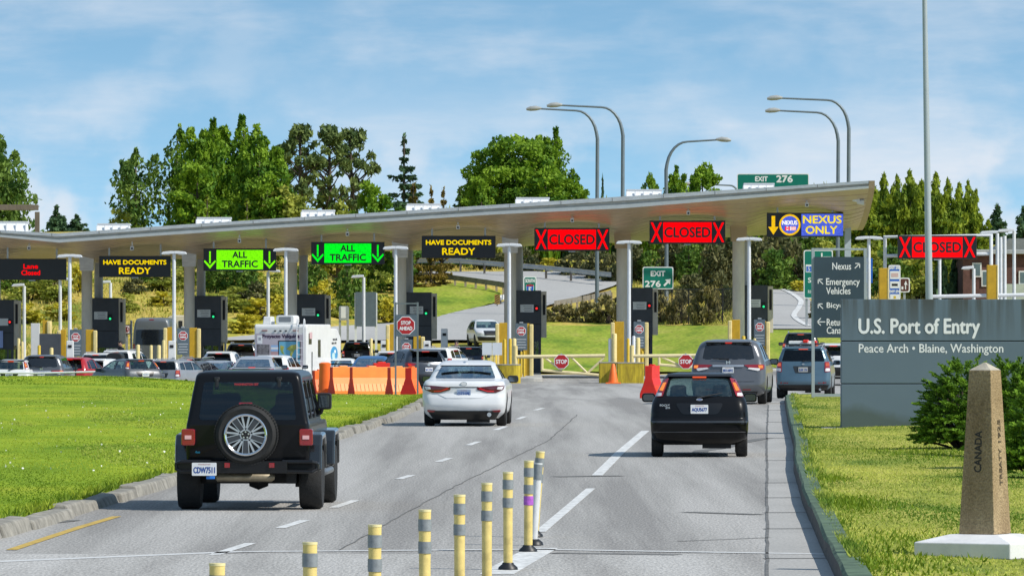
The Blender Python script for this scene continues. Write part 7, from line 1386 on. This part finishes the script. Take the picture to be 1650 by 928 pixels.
# boundary obelisk
def obelisk():
    Y = 66.9; t = thing('boundary_obelisk', 'weathered granite obelisk lettered Canada and Treaty 1925 on a white slab', 'monument', (4.635, Y, .14), R(-29.5))
    g = bpy.data.materials.get('obelisk_granite') or ground_mat('obelisk_granite', [(.23, .16, .085), (.34, .25, .145), (.44, .335, .20)], 2.2, 55, .6, (1, 1, .45), .30)
    w0, w1, H = .385, .235, 1.60; m = MB(g); m.box((0, 0, .245+H/2), (w0, w0, H), top=(w1/w0, w1/w0)); m.build('shaft', parent=t, bevel=.008)
    m = MB(M('cap_stone', (.42, .38, .30), .9, var=.25, vs=9, bump=.3)); m.box((0, 0, .245+H+.038), (w1-.004, w1-.004, .076), top=(.05, .05)); m.build('cap', parent=t)
    c = M('slab_white', (.66, .66, .66), .8, var=.12, vs=4, bump=.15, c2=(.74, .74, .74)); m = MB(c); m.box((0, 0, .075), (1.04, 1.04, .19)); m.box((0, 0, .205), (1.035, 1.035, .075), top=(.5, .5)); m.build('slab', parent=t, bevel=.012)
    m = MB(M('slab_stained_foot', (.16, .16, .12), .9, var=.5, vs=7)); m.box((0, 0, -.005), (1.05, 1.05, .055)); m.build('slab_foot', parent=t)
    k = M('carved_black', (.035, .03, .025), .8, var=0); sl = (w0-w1)/2/H
    def put(txt, face, z, L_, hh, off, tone):
        def g_(a, d):                                 # reads upward along the tapering face
            h_ = z+a[0]*L_; u = -a[1]*hh+off; n = -(w0/2-sl*(h_-.245)) - .001-d
            return (u, n, h_) if face == 0 else (-n, u, h_)
        m = MB(tone); m.text(txt, 0, 0, 1, 1, th=.002, side=g_, bold=.003); m.build('carved_lettering', parent=t)
    put('CANADA', 0, 1.05, .40, .075, .0, k); br = M('carved_brown', (.10, .075, .045), .8, var=0); put('TREATY', 1, .90, .36, .06, .01, br); put('1925', 1, 1.25, .22, .06, .01, br)
obelisk()
# entry wall
def entry_wall():
    Y = 140; k = Y/11000; x0 = PX(1355, Y); W = 5.4; zb = PZ(690, Y); zt = PZ(481.5, Y); t = thing('entry_wall', 'slate blue entry wall lettered U.S. Port of Entry', 'wall sign', (x0+W/2, Y, zb)); H = zt-zb
    sm_ = bpy.data.materials.new('entry_slate'); sm_.use_nodes = True; N = sm_.node_tree.nodes; L = sm_.node_tree.links; b = N['Principled BSDF']; b.inputs['Roughness'].default_value = .6
    tc_ = N.new('ShaderNodeTexCoord'); mp_ = N.new('ShaderNodeMapping'); mp_.inputs['Scale'].default_value = (5, 1, .35); n1 = N.new('ShaderNodeTexNoise'); n1.inputs['Scale'].default_value = 1.2; n1.inputs['Detail'].default_value = 8
    n2 = N.new('ShaderNodeTexNoise'); n2.inputs['Scale'].default_value = 1.1; n2.inputs['Detail'].default_value = 7
    sp_ = N.new('ShaderNodeSeparateXYZ'); g1 = N.new('ShaderNodeMapRange'); g1.inputs['From Min'].default_value = 1.7; g1.inputs['From Max'].default_value = H
    g2 = N.new('ShaderNodeMapRange'); g2.inputs['From Min'].default_value = .75; g2.inputs['From Max'].default_value = .0
    L.new(tc_.outputs['Object'], mp_.inputs[0]); L.new(mp_.outputs[0], n1.inputs['Vector']); L.new(tc_.outputs['Object'], n2.inputs['Vector']); L.new(tc_.outputs['Object'], sp_.inputs[0]); L.new(sp_.outputs['Z'], g1.inputs['Value']); L.new(sp_.outputs['Z'], g2.inputs['Value'])
    def mt(op, a, c):
        q = N.new('ShaderNodeMath'); q.operation = op; q.use_clamp = True
        for i, v in enumerate((a, c)):
            if isinstance(v, (int, float)): q.inputs[i].default_value = v
            else: L.new(v, q.inputs[i])
        return q.outputs[0]
    st = mt('MULTIPLY', mt('MULTIPLY', mt('SUBTRACT', n1.outputs['Fac'], .38), 5.), g1.outputs[0]); ms = mt('MULTIPLY', mt('SUBTRACT', mt('ADD', mt('MULTIPLY', n2.outputs['Fac'], .9), mt('MULTIPLY', g2.outputs[0], .75)), .80), 3.2)
    base = N.new('ShaderNodeMix'); base.data_type = 'RGBA'; base.inputs[6].default_value = (.088, .132, .172, 1); base.inputs[7].default_value = (.115, .165, .208, 1); L.new(n2.outputs['Fac'], base.inputs[0])
    a = N.new('ShaderNodeMix'); a.data_type = 'RGBA'; a.inputs[7].default_value = (.045, .05, .045, 1); L.new(base.outputs[2], a.inputs[6]); L.new(mt('MULTIPLY', st, .9), a.inputs[0])
    a2 = N.new('ShaderNodeMix'); a2.data_type = 'RGBA'; a2.inputs[7].default_value = (.04, .055, .02, 1); L.new(a.outputs[2], a2.inputs[6]); L.new(mt('MULTIPLY', ms, .85), a2.inputs[0]); L.new(a2.outputs[2], b.inputs['Base Color'])
    z = 0; js = [0, PZ(618, Y)-zb, PZ(549.5, Y)-zb, H]
    for i in range(3): m = MB(sm_); m.box((0, 0, (js[i]+js[i+1])/2), (W, .5, js[i+1]-js[i]-.018)); o = m.build('wall_course', parent=t, bevel=.008)
    m = MB(dark); m.box((0, .02, H/2), (W-.03, .44, H-.04)); m.build('core', parent=t)
    m = MB(concrete); m.box((0, 0, -.03), (W+.8, .75, .10)); m.build('footing', parent=t, bevel=.01)
    L0 = PX(1383, Y)-x0-W/2; wl = M('raised_lettering', (.74, .76, .78), .5, var=.05)
    m = MB(wl); a, b_ = PX(1577, Y)-PX(1383, Y), (541-514)*k; m.text('U.S. Port of Entry', L0+a/2, PZ(529, Y)-zb, a, b_*1.15, -.25, .008, bold=.012); m.build('lettering', parent=t)
    m = MB(wl); a = PX(1615, Y)-PX(1383, Y); m.text('Peace Arch \u2022 Blaine, Washington', L0+a/2, PZ(563, Y)-zb, a, 18*k, -.25, .005, bold=.004); m.build('lettering', parent=t)
entry_wall()
# direction board
def direction():
    Y = 186; k = Y/11000; x0, x1 = PX(1310, Y), PX(1394, Y); zb = PZ(640, Y); t = thing('direction_board', 'slate direction board for Nexus, emergency vehicles and bicycles in a steel frame', 'sign', ((x0+x1)/2, Y, zb)); W = x1-x0; zt = PZ(400, Y)-zb
    fm = M('frame_bluegrey', (.33, .38, .41), .5, var=.08)
    m = MB(fm)
    for s in (-1, 1): m.box((s*W/2, 0, zt/2), (.085, .10, zt))
    m.box((0, 0, zt-.03), (W-.09, .09, .06)); m.box((0, 0, .05), (W-.09, .09, .07)); m.build('frame', parent=t, bevel=.006)
    p1, p0 = PZ(414, Y)-zb, PZ(544, Y)-zb; m = MB(M('board_slate', (.033, .058, .080), .5, var=.1, vs=2)); m.box((.0, -.06, (p0+p1)/2), (W-.07, .06, p1-p0)); m.m(whitelet)
    X = lambda px: PX(px, Y)-(x0+x1)/2; Z = lambda py: PZ(py, Y)-zb
    def tx(s, px0, px1, py, hh): m.text(s, X((px0+px1)/2), Z(py), (px1-px0)*k, hh*k, -.091, .004, bold=.004)
    tx('Nexus', 1341, 1371, 429, 11); tx('Emergency', 1331, 1385, 455.5, 14); tx('Vehicles', 1331, 1370, 468.5, 11); tx('Bicycles', 1332, 1371, 493, 11); tx('Return to', 1332, 1376, 519, 11); tx('Canada', 1332, 1366, 532, 11)
    def arr(px, py, dx, dy, a=11):
        c = Vector((X(px), Z(py))); d = Vector((dx, dy)).normalized(); n = Vector((-d.y, d.x)); h = a*k/2; w_ = .7*k
        def seg(p, q): e = (q-p).normalized(); o = Vector((-e.y, e.x))*w_; m.prism([tuple(p+o), tuple(q+o), tuple(q-o), tuple(p-o)], -.095, -.09, 'y')
        tip = c+d*h; seg(c-d*h, tip)
        for s in (1, -1): seg(tip, tip-d*h*.9+n*h*.9*s)
    arr(1381, 428.5, 1, 1); arr(1322, 454, -1, 1); arr(1322, 493.5, -1, 1); arr(1323, 518.5, -1, 0, 13); m.build('board', parent=t)
direction()
Y = 165; t = thing('flagpole', 'tall grey flagpole rising behind the entry wall past the top edge', 'flagpole', (PX(1497.5, Y), Y, .1))
m = MB(M('flagpole_grey', (.40, .45, .49), .4, .2, var=.08, vs=1)); m.tube([(0, 0, 0), (0, 0, 2.5), (-.13, 0, 11)], [.092, .09, .055], 16); m.build('pole', parent=t, smooth=40); m = MB(steel); m.lathe([(.2, 0), (.2, .04), (.12, .08)], (0, 0, 0), 16); m.build('base_plate', parent=t)
# stop ahead sign in its frame
def stop_ahead():
    Y = 238.5; k = Y/11000; x = PX(655, Y); z0 = float(zL(x, Y))-.02; t = thing('stop_ahead_sign', 'slate board with a red Stop Ahead octagon in a tall steel frame', 'sign', (x, Y, z0)); X = lambda px: PX(px, Y)-x; Z = lambda py: PZ(py, Y)-z0
    m = MB(M('frame_dark_steel', (.17, .20, .20), .5, .3, var=.15))
    for px in (637.5, 673): m.box((X(px), 0, Z(487)/2), (.065, .065, Z(487)))
    m.box(((X(637.5)+X(673))/2, 0, Z(489)), (X(673)-X(637.5), .06, .05)); m.build('frame', parent=t)
    m = MB(m_sgrey); m.box((X(654.5), -.05, Z(524.5)), (X(672)-X(637), .04, Z(507)-Z(542))); m.build('board', parent=t)
    c, zc = X(654), Z(524.5); r = 14.8*k*1.06; m = MB(whitelet); m.prism([(a+c, b+zc) for a, b in octagon(r)], -.08, -.07, 'y'); m.m(m_sred); m.prism([(a+c, b+zc) for a, b in octagon(r*.92)], -.086, -.07, 'y'); m.m(whitelet); m.text('STOP', c, zc+r*.28, r*.98, r*.36, -.087, .003, bold=.007); m.text('AHEAD', c, zc-r*.28, r*1.3, r*.36, -.087, .003, bold=.007); m.build('stop_octagon', parent=t)
stop_ahead()
# rope rail and boxes at the lawn's far edge
Y = 291; z = float(pave(-20, Y))
t = thing('rope_rail', 'white horizontal rail on thin dark posts behind the left lawn', 'rail', (PX(100, Y), Y, z)); X = lambda px: PX(px, Y)-PX(100, Y)
m = MB(whitepole); m.tube([(X(-40), 0, PZ(600, Y)-z), (X(60), 0, PZ(601, Y)-z), (X(212), 0, PZ(597.5, Y)-z)], .045, 8); m.build('rail', parent=t)
for px in (-20, 122): m = MB(dark); m.tube([(X(px), 0, 0), (X(px), 0, PZ(586, Y)-z)], .035, 8); m.build('post', parent=t)
for px, w_, h_, lab in ((181, 9, 15, 'smaller white plastic box with a dark label, on the rail line'), (195, 14, 18, 'larger white plastic box beside the turned grey hatchback')):
    Yb = 288; k = Yb/11000; zz = PZ(610.5, Yb); t = thing('utility_box', lab, 'utility box', (PX(px, Yb), Yb, zz-.35), group='white boxes at the lawn edge')
    m = MB(white); m.box((0, .2, .35+h_*k/2), (w_*k, .4, h_*k+.7)); m.build('box', parent=t, bevel=.03); m = MB(M('label_grey', (.25, .25, .25), .6) if w_ < 10 else white); m.box((0, -.01, .35+h_*k*.62), (w_*k*.4, .03, h_*k*.25)); m.build('label_plate', parent=t)
